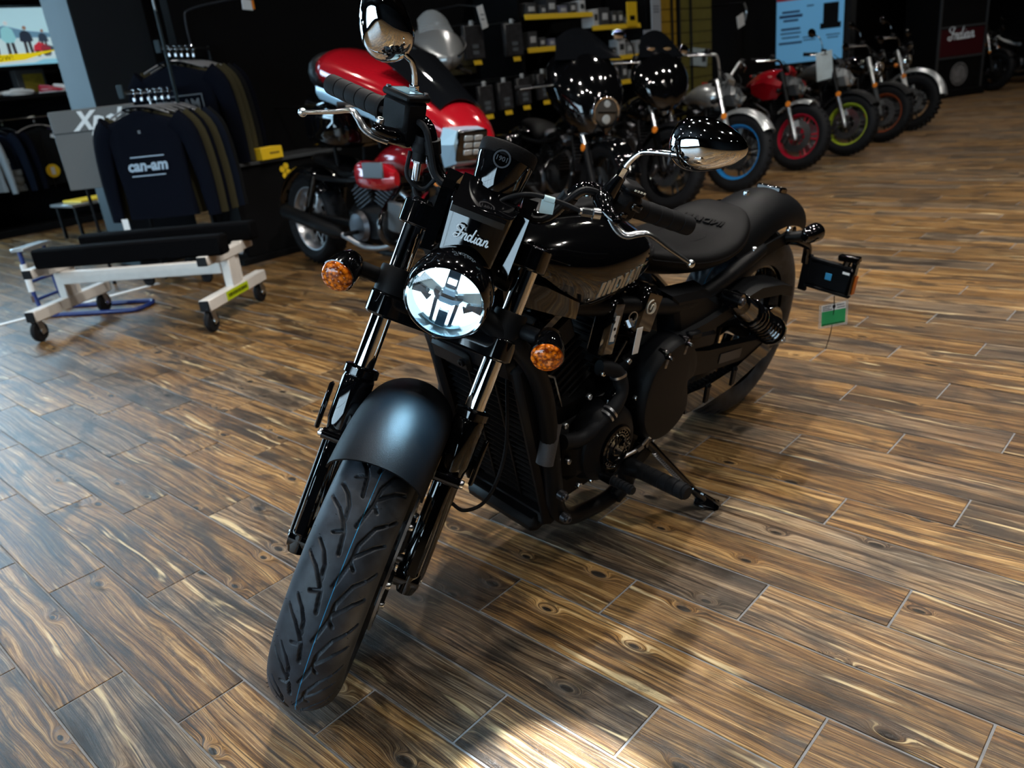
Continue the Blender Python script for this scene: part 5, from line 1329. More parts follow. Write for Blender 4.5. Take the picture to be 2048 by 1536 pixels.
    for s_ in (-1, 1):
        if g('tank_stripe'):
            P = []
            for q in range(9):
                x = -0.30-0.44*q/8; row = []
                for z in (tz-0.16, tz-0.125, tz-0.09):
                    row.append((x, s_*(tank_y(x, z-0.02*q/8, interp_st(tk, 60))+0.0015), z-0.02*q/8))
                P.append(row)
            B(MB().slab(P, 0.001*s_), 'tank_stripe', g('tank_stripe'), tko)
        if g('shroud'):
            B(MB().loft([[np.array((x, s_*y, z)) for x, y, z in r_] for r_ in ([(-0.14, 0.13, tz-0.12), (-0.14, 0.15, tz-0.16), (-0.18, 0.15, tz-0.27), (-0.18, 0.12, tz-0.24)], [(-0.35, 0.15, tz-0.06), (-0.35, 0.19, tz-0.12), (-0.36, 0.18, tz-0.28), (-0.36, 0.13, tz-0.30)], [(-0.60, 0.12, tz-0.10), (-0.60, 0.15, tz-0.14), (-0.60, 0.14, tz-0.22), (-0.60, 0.11, tz-0.24)])]), 'tank_shroud', g('shroud'), ang=25)
    sz = g('seat_z', 0.78)
    B(MB().loft(body_rings(interp_st([(-0.74, 0.06, sz-0.06, sz+0.02), (-0.85, 0.12, sz-0.07, sz), (-1.05, 0.14, sz-0.08, sz), (-1.20, 0.12, sz-0.03, sz+0.06), (-1.45, 0.10, sz+0.02, sz+0.09), (-1.52, 0.04, sz+0.05, sz+0.08)], 20), 3, 24, 0.3)), 'seat', K['leather'], ang=60)
    if kind in ('naked', 'scrambler'):
        tlo = B(MB().loft(body_rings(interp_st([(-1.05, 0.06, sz-0.14, sz-0.07), (-1.30, 0.11, sz-0.09, sz-0.01), (-1.55, 0.07, sz+0.0, sz+0.06), (-1.66, 0.03, sz+0.03, sz+0.06)], 12), 3, 20, 0.5)), 'tail_section', accent, ang=60)
        B(MB().box((-1.66, 0, sz+0.045), (0.02, 0.09, 0.03), bev=0.006), 'tail_light', K['redlens'], tlo)
        B(MB().box((-1.70, 0, sz-0.16), (0.02, 0.14, 0.20), roty(R(25)), bev=0.006), 'plate_holder', K['plastic'], tlo)
    # fenders
    fm = g('fender_m', K['plastic']); fh = g('fender_gap', 0.02); a0, a1 = g('fender_arc', (40, 150))
    F(fender(0, wr, wr+fh+0.012, a0, a1, tw+0.018, 0.05, 18, 8, 0.004), 'front_fender', fm)
    if kind in ('cruiser', 'bagger', 'tourer', 'roadster'):
        B(fender(-wb, rwr, rwr+0.06, 35, 165, tw*1.25+0.03, 0.06, 18, 8, 0.004), 'rear_fender', g('rfender_m', paint))
    # front lamp
    hp = top+np.array([g('lamp_x', 0.10), 0, g('lamp_z', -0.10)]); lr = g('lamp_r', 0.085)
    if g('lamp', 'round') == 'round':
        lo = F(MB().lathe([(lr*0.80, -0.006), (lr*0.84, 0.006), (lr*0.93, 0.008), (lr, -0.004), (lr, -0.03), (lr*0.8, -0.08), (lr*0.3, -0.11), (0, -0.115)], hp, (1, 0, -0.08), 32), 'headlight', g('lamp_m', K['gloss']))
        F(MB().lathe([(lr*0.82, -0.002), (lr*0.6, 0.008), (0, 0.012)], hp, (1, 0, -0.08), 28), 'headlight_lens', K['lensdark'], lo)
        F(MB().box(hp+np.array([0.012, 0, 0]), (0.004, lr*1.3, 0.010)), 'lamp_bar', K['gloss'], lo)
        for zz in (0.42, -0.42): F(MB().lathe([(lr*0.30, 0.0), (lr*0.26, 0.006), (0, 0.009)], hp+np.array([0.006, 0, zz*lr]), (1, 0, -0.08), 18), 'lamp_projector', K['lens'], lo)
    else:
        lo = F(MB().loft([[hp+np.array(p) for p in r_] for r_ in ([(-0.10, -0.06, 0.09), (-0.10, 0.06, 0.09), (-0.08, 0.10, -0.02), (-0.06, 0.04, -0.09), (-0.06, -0.04, -0.09), (-0.08, -0.10, -0.02)], [(0.02, -0.06, 0.075), (0.02, 0.06, 0.075), (0.05, 0.095, 0.0), (0.07, 0.04, -0.085), (0.07, -0.04, -0.085), (0.05, -0.095, 0.0)], [(0.05, -0.04, 0.05), (0.05, 0.04, 0.05), (0.085, 0.075, 0.0), (0.095, 0.03, -0.07), (0.095, -0.03, -0.07), (0.085, -0.075, 0.0)])]), 'headlight', g('lamp_m', K['silver']), ang=25)
        for s_ in (-1, 1):
            F(MB().prism([(0.0, 0.0), (0.06, 0.02), (0.05, -0.02), (0.01, -0.035)], hp+np.array([0.083, s_*0.012, -0.01]), (0, s_*1.0, 0), (0.15, 0, 1.0), (0.012, 0, 0)), 'headlight_lens', K['lens'], lo)
        F(MB().loft([[hp+np.array(p) for p in r_] for r_ in ([(-0.05, -0.07, 0.09), (-0.05, 0.07, 0.09), (-0.09, 0.07, 0.09), (-0.09, -0.07, 0.09)], [(-0.03, -0.055, 0.13), (-0.03, 0.055, 0.13), (-0.07, 0.05, 0.13), (-0.07, -0.05, 0.13)], [(-0.07, -0.03, 0.18), (-0.07, 0.03, 0.18), (-0.09, 0.03, 0.18), (-0.09, -0.03, 0.18)])]), 'fly_screen', accent, lo, 25)
    for s_ in (-1, 1):
        if g('signals', True):
            so = F(MB().tube([top+np.array([0.02, s_*0.10, -0.17]), top+np.array([0.04, s_*0.17, -0.17])], 0.009, 8), 'turn_signal', K['plastic'])
            F(MB().ball(top+np.array([0.05, s_*0.18, -0.17]), (0.022, 0.030, 0.024), 12), 'signal_lens', g('signal_m', K['plastic']), so)
        if g('reflectors', True):
            F(MB().lathe([(0, 0), (0.026, 0), (0.026, 0.006), (0, 0.008)], np.array([0.0, s_*0.135, wr])+sdir*0.30+pdir*0.02, Y1*s_, 16), 'fork_reflector', K['orange'])
    F(MB().box(top+np.array([0.03, 0, 0.035]), (0.035, 0.14, 0.075), roty(R(-35)), bev=0.012), 'instrument', K['plastic'])
    for s_ in (-1, 1):
        F(MB().tube(smooth_path([top+np.array([0.02, s_*0.15, 0.10]), top+np.array([0.10, s_*0.10, 0.02]), top+np.array([0.06, s_*0.06, -0.12]), np.array([-0.06, s_*0.09, wr+0.16])], 5), 0.004, 6), 'cable', K['rubber'])
    return root, B, F, top
K['lensdark'] = mk('dark_lamp_lens', (0.07, 0.066, 0.06), 0.1, 0.5, 0.5)
K['lens'] = mk('clear_lamp_lens', (0.35, 0.39, 0.41), 0.08, 0.35, 0.6)

HD_ROW = R(-28)
# red naked roadster
bgbike('red naked motorcycle with a red front rim and angular headlight, before the lime one', (-3.36, 7.62, 0), HD_ROW, 0.42, paint=K['red'], accent=K['red'], rim=K['rimred'], spoke_m=K['rimred'], shroud=K['red'], lamp='angular', lamp_m=K['greypaint'], fork_up=K['matte'], fork_low=K['alloy'], fender_m=K['silver'], fender_arc=(75, 140), headers=4, wr=0.31, bar_h=0.06, mirrors=False)
bgbike('dark motorcycle with a lime green front rim, standing right of the red one', (-3.26, 8.57, 0), HD_ROW, 0.42, paint=K['greypaint'], rim=K['rimgreen'], lamp='angular', fork_up=K['matte'], fork_low=K['alloy'], fender_m=K['matte'], wr=0.31, bar_h=0.05, headers=3)
bgbike('black motorcycle with a copper orange front rim between the lime and white fendered bikes', (-3.27, 9.62, 0), HD_ROW, 0.42, paint=K['gloss'], rim=K['rimorange'], lamp='round', lamp_m=K['chrome'], fork_up=K['silver'], fork_low=K['greypaint'], fender_m=K['matte'], wr=0.31, bar_h=0.08)
bgbike('motorcycle with a long white front fender and knobby tyre at the end of the row', (-3.32, 10.7, 0), HD_ROW, 0.42, paint=K['gloss'], accent=K['white'], rim=K['matte'], lamp='round', lamp_m=K['chrome'], fork_up=K['alloy'], fork_low=K['white'], fender_m=K['silver'], fender_arc=(15, 150), fender_gap=0.05, wr=0.33, tw=0.05, knobby=1, kind='scrambler', signal_m=K['orange'])
bgbike('silver cruiser with a blue front rim and silver front fender', (-3.38, 6.42, 0), HD_ROW, 0.40, paint=K['silver'], accent=K['silver'], rim=K['rimblue'], lamp='angular', lamp_m=K['greypaint'], fork_up=K['alloy'], fork_low=K['silver'], fender_m=K['silver'], fender_arc=(35, 135), kind='roadster', wr=0.33, tw=0.055, bar_h=0.16, bar_w=0.42, bar_m=K['silver'], rfender_m=K['silver'], mirrors=False, tank_z=0.90)
# far right
bgbike('far black motorcycle with a white tank beyond the black display cabinet', (-3.75, 16.4, 0), R(-40), 0.30, paint=K['white'], rim=K['matte'], lamp='round', wr=0.33, signal_m=K['orange'], bar_h=0.12)
bgbike('far black motorcycle with orange signals, rightmost along the back', (-3.05, 17.6, 0), R(-40), 0.30, paint=K['gloss'], rim=K['matte'], lamp='round', lamp_m=K['chrome'], wr=0.33, signal_m=K['orange'], bar_h=0.10, accent=K['white'])

# black bagger: tall fairing with a round lamp, wide fender and hard cases
def bagger(label, loc, rz, steer, paint, lampz, screen, stripe=None, **k):
    opt = dict(paint=paint, kind='bagger', wb=1.65, wr=0.33, tw=0.066, rake=28, lamp='round', lamp_z=lampz, bar_h=0.12, bar_w=0.44, sweep=0.30, fender_m=k.get('fm', paint), fender_arc=(20, 160), tank_z=0.86, seat_z=0.70, cyl=((-0.60, 24), (-0.86, -24)))
    opt.update({a: b for a, b in k.items() if a not in ('fm', 'fair')})
    root, B, F, top = bgbike(label, loc, rz, steer, **opt)
    st_ = k.get('fair')
    fr = MB().loft(body_rings(interp_st(st_, 18), 2.6, 28, 0.6))
    fo = B(fr, 'fairing', paint, ang=50)
    return root, B, F, top, fo
bb, Bb, Fb, tb, fo = bagger('black touring motorcycle with a tall rounded fairing and a round chrome-ringed headlight', (-3.48, 4.66, 0), R(-28), 0.10, K['gloss'], -0.035, True, lamp_x=0.24, rim=K['matte'], signals=True, mirrors=False, lamp_m=K['chrome'], lamp_r=0.112,
    fair=[(-0.07, 0.06, 0.74, 0.92), (-0.11, 0.15, 0.68, 1.02), (-0.19, 0.23, 0.68, 1.14), (-0.31, 0.28, 0.74, 1.24), (-0.43, 0.29, 0.82, 1.30), (-0.53, 0.23, 0.92, 1.27)])
Bb(MB().slab([[(-0.28-0.20*t, s*0.26*(1-0.35*t), 1.20+0.22*t-0.07*s*s*t) for s in np.linspace(-1, 1, 9)] for t in np.linspace(0, 1, 6)], 0.004), 'windscreen', K['smoke'])
for s in (-1, 1):
    sb_ = MB().loft([[np.array(p)+np.array((0, s*0.24, 0)) for p in rg] for rg in body_rings([(-1.25, 0.05, 0.42, 0.62), (-1.29, 0.10, 0.36, 0.68), (-1.75, 0.11, 0.36, 0.66), (-1.95, 0.07, 0.42, 0.60)], 4, 24, 0.2)])
    so_ = Bb(sb_, 'saddlebag', K['gloss'], ang=50)
    Bb(MB().tube(smooth_path([(-0.36, s*0.14, 0.24), (-0.34, s*0.30, 0.32), (-0.36, s*0.32, 0.48), (-0.42, s*0.14, 0.60)], 5), 0.016, 10), 'crash_bar', K['gloss'])
# black cruiser beyond it with bright chrome
cb_, Bc, Fc, tc_ = bgbike('gloss black cruiser with chrome clocks, between the tall-faired bike and the blue rimmed one', (-3.50, 5.55, 0), R(-28), 0.35, paint=K['gloss'], kind='cruiser', wb=1.6, wr=0.33, lamp='round', lamp_m=K['gloss'], bar_m=K['chrome'], bar_h=0.17, bar_w=0.43, mirror_m=K['chrome'], tank_z=0.88, cyl=((-0.58, 24), (-0.84, -24)), seat_z=0.70, fork_low=K['gloss'])
Bc(MB().loft(body_rings(interp_st([(-0.02, 0.05, 0.80, 0.92), (-0.08, 0.18, 0.76, 1.06), (-0.20, 0.25, 0.80, 1.20), (-0.30, 0.20, 0.88, 1.24)], 14), 2.4, 28, 0.6)), 'fairing', K['gloss'], ang=50)
Bc(MB().slab([[(-0.18-0.12*t, s*0.20*(1-0.4*t), 1.16+0.20*t-0.05*s*s*t) for s in np.linspace(-1, 1, 9)] for t in np.linspace(0, 1, 6)], 0.004), 'windscreen', K['smoke'])
for q in range(2):
    Bc(MB().lathe([(0, 0), (0.05, 0), (0.055, -0.02), (0.03, -0.05), (0, -0.05)], (-0.26, -0.07+0.14*q, 1.22), (-0.5, 0, 0.86), 24), 'chrome_clock', K['chrome'])

# red touring motorcycle behind the left mirror: long red bodywork with a pale blue band
rd, Br, Fr_, tr, _x = bagger('red touring motorcycle with a pale blue band and squarish headlight, behind the left mirror', (-3.42, 3.18, 0), R(-3), 0.30, K['red'], -0.30, True, rim=K['steel'], wire=True, mirrors=False, signals=False, fm=K['red'], rfender_m=K['gloss'], lamp='angular', lamp_m=K['gloss'], accent=K['gloss'], fork_low=K['matte'], fork_up=K['alloy'],
    fair=[(0.22, 0.05, 0.76, 0.84), (0.17, 0.13, 0.74, 0.92), (0.05, 0.20, 0.80, 1.03), (-0.15, 0.25, 0.90, 1.15), (-0.40, 0.28, 1.00, 1.25), (-0.70, 0.29, 1.08, 1.34), (-0.98, 0.27, 1.14, 1.42), (-1.06, 0.20, 1.18, 1.42)])
bandm = MB()
for s in (-1, 1):
    P = []
    for x, y, z in ((0.20, 0.10, 0.775), (0.12, 0.165, 0.800), (0.0, 0.215, 0.835), (-0.2, 0.260, 0.930), (-0.45, 0.288, 1.030), (-0.72, 0.297, 1.105), (-0.98, 0.278, 1.165)):
        P.append([(x, s*(y+0.002), z+0.035), (x, s*(y+0.006), z), (x, s*(y-0.012), z-0.035)])
    Br(MB().slab(P, 0.006*s), 'pale_band', K['blue'])
Br(MB().loft(body_rings([(-1.02, 0.20, 1.16, 1.40), (-1.06, 0.24, 1.15, 1.42), (-1.14, 0.23, 1.17, 1.42), (-1.20, 0.16, 1.21, 1.38)], 3, 24, 0.2)), 'back_pad', K['plastic'], ang=50)
Br(MB().slab([[(0.04-0.42*t, s*(0.15+0.06*t), 1.06+0.30*t-0.05*s*s) for s in np.linspace(-1, 1, 9)] for t in np.linspace(0, 1, 7)], 0.005), 'windscreen', K['smoke'])
hl_ = Br(MB().loft([[np.array(p)+np.array((0.0, -0.12, 0.13)) for p in r_] for r_ in ([(0.16, -0.12, 0.79), (0.16, 0.12, 0.79), (0.15, 0.15, 0.70), (0.12, 0.10, 0.58), (0.12, -0.10, 0.58), (0.15, -0.15, 0.70)], [(0.25, -0.10, 0.77), (0.25, 0.10, 0.77), (0.25, 0.13, 0.70), (0.21, 0.085, 0.60), (0.21, -0.085, 0.60), (0.25, -0.13, 0.70)])]), 'headlight_shell', K['blue'], ang=25)
Br(MB().box((0.245, -0.12, 0.82), (0.02, 0.215, 0.165), roty(R(14)), bev=0.03), 'headlight_face', K['gloss'], hl_)
for q in range(3):
    for w in range(2):
        Br(MB().box((0.258-0.010*(1-q)*0.8, -0.155+0.07*w, 0.785+0.036*q), (0.008, 0.060, 0.028), roty(R(14)), bev=0.004), 'lamp_cell', K['lens'], hl_)
for s in (-1,):
    po = Br(MB().loft(body_rings([(-0.12, 0.02, 0.56, 0.64), (-0.20, 0.07, 0.53, 0.68), (-0.42, 0.08, 0.54, 0.70), (-0.50, 0.03, 0.58, 0.68)], 3, 20, 0.2)), 'side_pod', K['red'], ang=50)
    po.location = (-0.04, s*0.34, 0.06)
    Br(MB().box((-0.24, s*0.415, 0.65), (0.20, 0.012, 0.09), bev=0.004), 'smoked_lens', K['greypaint'], po).location = (0, -s*0.34, 0)
    Br(MB().box((-0.22, s*0.33, 0.44), (0.14, 0.03, 0.18), roty(R(8)), bev=0.02), 'lower_panel', K['greypaint'])
Br(MB().tube(smooth_path([(-0.36, -0.14, 0.24), (-0.30, -0.36, 0.30), (-0.30, -0.38, 0.44), (-0.40, -0.14, 0.60)], 5), 0.018, 10), 'crash_bar', K['gloss'])
Br(MB().loft(body_rings([(-0.92, 0.16, 0.84, 1.10), (-0.96, 0.21, 0.82, 1.16), (-1.30, 0.21, 0.82, 1.20), (-1.36, 0.16, 0.86, 1.14)], 4, 24, 0.1)), 'top_case', K['gloss'], ang=50)
for s in (-1, 1):
    Br(MB().tube([(-0.20, s*0.10, 0.84), (-0.22, s*0.16, 0.98)], 0.012, 8), 'fairing_stay', K['matte'])
    Br(MB().tube([(-0.62, s*0.10, 0.82), (-0.66, s*0.16, 1.12)], 0.012, 8), 'fairing_stay', K['matte'])
    Br(MB().tube([(-1.12, s*0.10, 0.66), (-1.12, s*0.12, 0.86)], 0.014, 8), 'case_stay', K['matte'])
# silver sport bike with a long swept nose and clear screen, up behind the red one
sv, Bs, Fs, ts = bgbike('silver sport motorcycle with a long swept nose and clear screen, behind the red touring bike', (-5.10, 4.62, 0.10), R(-30), 0.1, paint=K['gloss'], fork_up=K['matte'], spoke_m=K['matte'], wb=1.45, wr=0.32, lamp='angular', lamp_m=K['gloss'], mirrors=False, signals=False, reflectors=False, tank_z=1.10, seat_z=0.95, fork_len=0.80)
no = Bs(MB().loft(body_rings(interp_st([(0.34, 0.02, 1.19, 1.24), (0.26, 0.10, 1.14, 1.30), (0.08, 0.19, 1.14, 1.42), (-0.14, 0.22, 1.18, 1.50), (-0.34, 0.16, 1.24, 1.48)], 16), 2.2, 24, 0.5)), 'nose_fairing', K['silver'], ang=40)
Bs(MB().slab([[(0.02-0.20*t, s*(0.15-0.03*t), 1.44+0.17*t-0.07*s*s) for s in np.linspace(-1, 1, 9)] for t in np.linspace(0, 1, 6)], 0.004), 'windscreen', mk('tinted_clear_screen', (0.30, 0.33, 0.35), 0.05, alpha=0.5))
for s in (-1, 1):
    Bs(MB().tube(smooth_path([(0.28, s*0.09, 1.24), (0.10, s*0.20, 1.32), (-0.14, s*0.225, 1.40)], 4), 0.012, 8), 'nose_trim', K['matte'], no)
# ================================================================== left: white dolly with carpeted rails
EA = R(33.5); ED = np.array([math.cos(EA), math.sin(EA), 0]); EN = np.array([-math.sin(EA), math.cos(EA), 0])
D0 = np.array([-5.10, 1.31, 0.0])
dolly = empty('dolly', 'white steel dolly on black casters carrying long black carpeted rails', 'dolly', tuple(D0), EA)
def dl(c, s, mat, name, parent=None, bev=0.005, rot=None): return MB().box(c, s, rot, bev=bev).build(name, mat, parent or dolly)
for e, x in enumerate((0.0, 1.10)):
    dl((x, 0.30, 0.155), (0.065, 0.70, 0.065), K['whitemetal'], 'end_beam')
    for y in (-0.052, 0.652): dl((x, y, 0.155), (0.060, 0.008, 0.060), K['plastic'], 'end_cap')
    up = dl((x, 0.30, 0.275), (0.055, 0.090, 0.19), K['whitemetal'], 'upright')
    dl((x, 0.385, 0.265), (0.030, 0.040, 0.17), K['whitemetal'], 'brace', up)
    sd2 = dl((x, 0.30, 0.375), (0.065, 0.30, 0.055), K['whitemetal'], 'saddle')
    for y, z in ((0.10, 0.385), (0.50, 0.385)):
        dl((x, y, z), (0.065, 0.14, 0.055), K['whitemetal'], 'saddle_arm', sd2)
        dl((x, y+(-0.072 if y < 0.3 else 0.072), z), (0.060, 0.006, 0.050), K['plastic'], 'end_cap', sd2)
    for y in (0.0, 0.60):
        fork = MB()
        for s in (-0.022, 0.022): fork.box((x+s, y-0.012, 0.088), (0.004, 0.040, 0.085), rotx(R(12)), bev=0.001)
        fork.box((x, y, 0.124), (0.060, 0.055, 0.006), bev=0.002)
        ca = fork.build('caster', K['steel'], dolly)
        MB().lathe([(0.010, -0.014), (0.056, -0.014), (0.062, -0.006), (0.062, 0.006), (0.056, 0.014), (0.010, 0.014)], (x, y-0.018, 0.062), (1, 0, 0), 24).build('caster_wheel', K['rubber'], ca)
        MB().lathe([(0, 0.026), (0.012, 0.026), (0.014, 0.015), (0.014, -0.015), (0.012, -0.026), (0, -0.026)], (x, y-0.018, 0.062), (1, 0, 0), 12).build('caster_axle', K['alloy'], ca)
dl((0.55, 0.27, 0.305), (1.05, 0.05, 0.075), K['whitemetal'], 'spine')
lab = MB().box((1.134, 0.27, 0.155), (0.002, 0.26, 0.050)).build('warning_decal', mk('lime_decal', (0.42, 0.55, 0.0), 0.5), dolly)
wm = MB(); xx = 0.16
while xx < 0.38:
    w = random.uniform(0.010, 0.020); wm.box((1.1353, xx+w/2, 0.155), (0.0006, w, 0.020)); xx += w+0.006
wm.build('decal_print', K['plastic'], lab)
for j, (y, x0, x1, z) in enumerate(((0.10, 0.04, 1.22, 0.462), (0.50, 0.05, 1.20, 0.462))):
    dl(((x0+x1)/2, y, z), (x1-x0, 0.10, 0.110), K['carpet'], 'carpeted_rail', bev=0.012)
# small black stool legs and casters behind the dolly belong to the garment rack (see below)
# blue tubular hand trolley lying behind the dolly's left end
tr0 = np.array([-5.75, 1.50, 0.0])
trolley = empty('trolley', 'blue tubular hand trolley standing behind the left end of the white dolly', 'trolley', tuple(tr0), EA)
def tt(pts, r, mat, name, k=5): return MB().tube(smooth_path(pts, k), r, 10).build(name, mat, trolley)
for y in (0.0, 0.22):
    tt([(0.0, y, 0.44), (0.0, y, 0.20), (0.02, y, 0.06), (0.06, y, 0.018), (0.20, y, 0.014), (0.62, y, 0.014), (0.70, y+(0.03 if y == 0 else -0.03), 0.014), (0.72, 0.11, 0.014)], 0.014, K['bluemetal'], 'side_tube')
for z in (0.12, 0.24): tt([(0, 0, z), (0, 0.22, z)], 0.011, K['bluemetal'], 'cross_tube', 1)
MB().box((0, 0.11, 0.452), (0.10, 0.26, 0.022), bev=0.004).build('top_plate', K['silver'], trolley)
MB().tube([(-0.004, 0.0, 0.18), (-0.004, 0.0, 0.36)], 0.020, 10).build('white_sleeve', K['white'], trolley)
MB().tube([(-0.004, 0.0, 0.11), (-0.004, 0.0, 0.15)], 0.018, 10).build('brown_stop', mk('brown_rubber', (0.10, 0.05, 0.03), 0.6), trolley)

# ================================================================== garment racks
def garment(name, label, cat, group, parent_loc, ang, w, length, mat, sleeve=0.55, neck=0.09, hood=False, trim=None, flare=1.0, hang=True):
    """shirt on a hanger: local x across the shoulders, z up from the hook at z=0 (bar height), y thickness"""
    root = empty(name, label, cat, parent_loc, ang, group)
    nU, rows = 21, []
    prof = [(-0.115, 0.30), (-0.125, 0.55), (-0.150, 0.86), (-0.185, 1.0), (-0.28, 0.98), (-0.45, 0.94), (-0.65, 0.93*flare), (-0.115-length, 0.95*flare)]
    for z, k in prof:
        hw = w/2*k; th = 0.045 if z < -0.16 else 0.03; ring = []
        for q in range(28):
            t = 2*math.pi*q/28; c, s = math.cos(t), math.sin(t)
            fold = 0.010*math.sin(9*t+z*14)*(0 if z > -0.3 else 1)
            ring.append(np.array((hw*math.copysign(abs(c)**0.8, c), th*math.copysign(abs(s)**0.7, s)+fold, z+0.012*abs(c)*(1 if z > -0.2 else 0)*-3)))
        rows.append(ring)
    bo = MB().loft(rows).build('body', mat, root, 60)
    for sg in (-1, 1):
        sh = np.array((sg*w*0.43, 0, -0.20)); p = smooth_path([sh, sh+np.array((sg*0.085, 0.005, -0.10)), sh+np.array((sg*0.125, 0.01, -0.10-sleeve*0.5)), sh+np.array((sg*0.135, 0.012, -0.10-sleeve))], 4)
        MB().tube(p, [0.085-0.035*(i/(len(p)-1)) for i in range(len(p))], 14, flat=0.5, up=(0, 1, 0)).build('sleeve', mat, root, 60)
    MB().lathe([(neck, -0.006), (neck+0.012, 0.0), (neck, 0.008), (neck-0.008, 0.0)], (0, 0, -0.118), (0, 0.2, 1), 20, closed=True).build('collar', trim or mat, bo)
    if hang:
        ho = MB().tube(smooth_path([(-w*0.40, 0, -0.155), (-0.10, 0, -0.105), (0, 0, -0.092), (0.10, 0, -0.105), (w*0.40, 0, -0.155)], 4), 0.007, 8).build('hanger', K['steel'], root)
        MB().tube(smooth_path([(0, 0, -0.092), (0, 0, -0.045), (0.006, 0, -0.022), (0.020, 0, -0.006), (0.012, 0, 0.016), (-0.008, 0, 0.016), (-0.016, 0, 0.004)], 4), 0.0032, 8).build('hook', K['chrome'], ho)
        MB().box((0, -0.004, -0.05), (0.018, 0.012, 0.026), bev=0.003).build('size_ring', K['steel'], ho)
    return root, bo
K['shirt'] = mk('black_cotton', (0.003, 0.004, 0.008), 0.9, spec=0.05, bump=(200, 0.3))
K['olive'] = mk('olive_cotton', (0.045, 0.042, 0.024), 0.9, spec=0.05, bump=(200, 0.3))
K['navy'] = mk('navy_cotton', (0.007, 0.011, 0.022), 0.9, spec=0.05, bump=(200, 0.3))
K['charcoal'] = mk('charcoal_cotton', (0.009, 0.010, 0.011), 0.9, spec=0.05, bump=(200, 0.3))
K['print'] = mk('pale_blue_print', (0.33, 0.44, 0.55), 0.7)
K['print2'] = mk('grey_print', (0.10, 0.12, 0.14), 0.7)
BARD = nrm((-0.33, 0.49, 0)); BANG = math.atan2(BARD[1], BARD[0])
GA = BANG-math.pi/2          # garment x axis is square to the bar; its front (-y) faces the shop
def rack(label, p0, length, z, base_ang, post):
    root = empty('garment_rack', label, 'clothes rack', (p0[0], p0[1], 0), BANG)
    MB().tube([(-0.10, 0, z), (length+0.06, 0, z)], 0.014, 12).build('hanging_bar', K['chrome'], root)
    MB().box((-0.105, 0, z+0.005), (0.016, 0.040, 0.085), bev=0.004).build('end_stop', K['colblue'], root)
    MB().tube([(length+0.03, 0, 0.10), (length+0.03, 0, z+0.02)], 0.020, 12).build('upright_post', K['matte'], root)
    ba = MB().box((length*0.5, 0, 0.115), (length+0.30, 0.05, 0.035), bev=0.006).box((length+0.03, 0, 0.115), (0.05, 0.50, 0.035), bev=0.006).box((-0.02, 0, 0.115), (0.05, 0.50, 0.035), bev=0.006).build('rack_base', K['matte'], root)
    for x in (-0.02, length+0.03):
        for y in (-0.23, 0.23):
            MB().lathe([(0.008, -0.012), (0.040, -0.012), (0.044, 0), (0.040, 0.012), (0.008, 0.012)], (x, y, 0.044), (1, 0, 0), 18).build('caster_wheel', K['rubber'], root)
            MB().box((x, y, 0.085), (0.034, 0.040, 0.030), bev=0.004).build('caster_fork', K['steel'], root)
    if post:
        MB().box((length*0.62, -0.10, z+0.20), (0.030, 0.012, 0.62), bev=0.003).build('sign_post', K['colblue'], root)
        MB().tube([(length*0.62, -0.10, z+0.50), (length*0.62, -0.10, z+0.66)], 0.009, 8).build('post_tip', K['silver'], root)
    return root
P1 = np.array([-5.67, 2.43, 0]); Z1 = 1.315
rack('black garment rack on casters with a short chrome bar, in front of the dark column', P1, 0.62, Z1, 0, True)
shirts = [('charcoal', 'black long sleeved shirt with pale blue chest print, foremost on the front rack', 'shirt'), ('olive', 'olive shirt second on the front rack', 'olive'), ('black', 'black shirt third on the front rack, after the first olive one', 'shirt'), ('olive2', 'olive shirt fourth on the front rack, after the black third one', 'olive'), ('navy', 'navy shirt fifth on the front rack, next to the last', 'navy'), ('black2', 'charcoal shirt last on the front rack, nearest its post', 'charcoal')]
front_root = None
for q, (nm, lb, mt) in enumerate(shirts):
    p = P1+BARD*(0.03+0.085*q)
    ro, bo = garment('long_sleeved_shirt', lb, 'shirt', 'shirts on the front rack', (p[0], p[1], Z1), GA+0.05*math.sin(q*2.1), 0.56, 0.72, K[mt])
    if q == 0: front_root, front_body = ro, bo
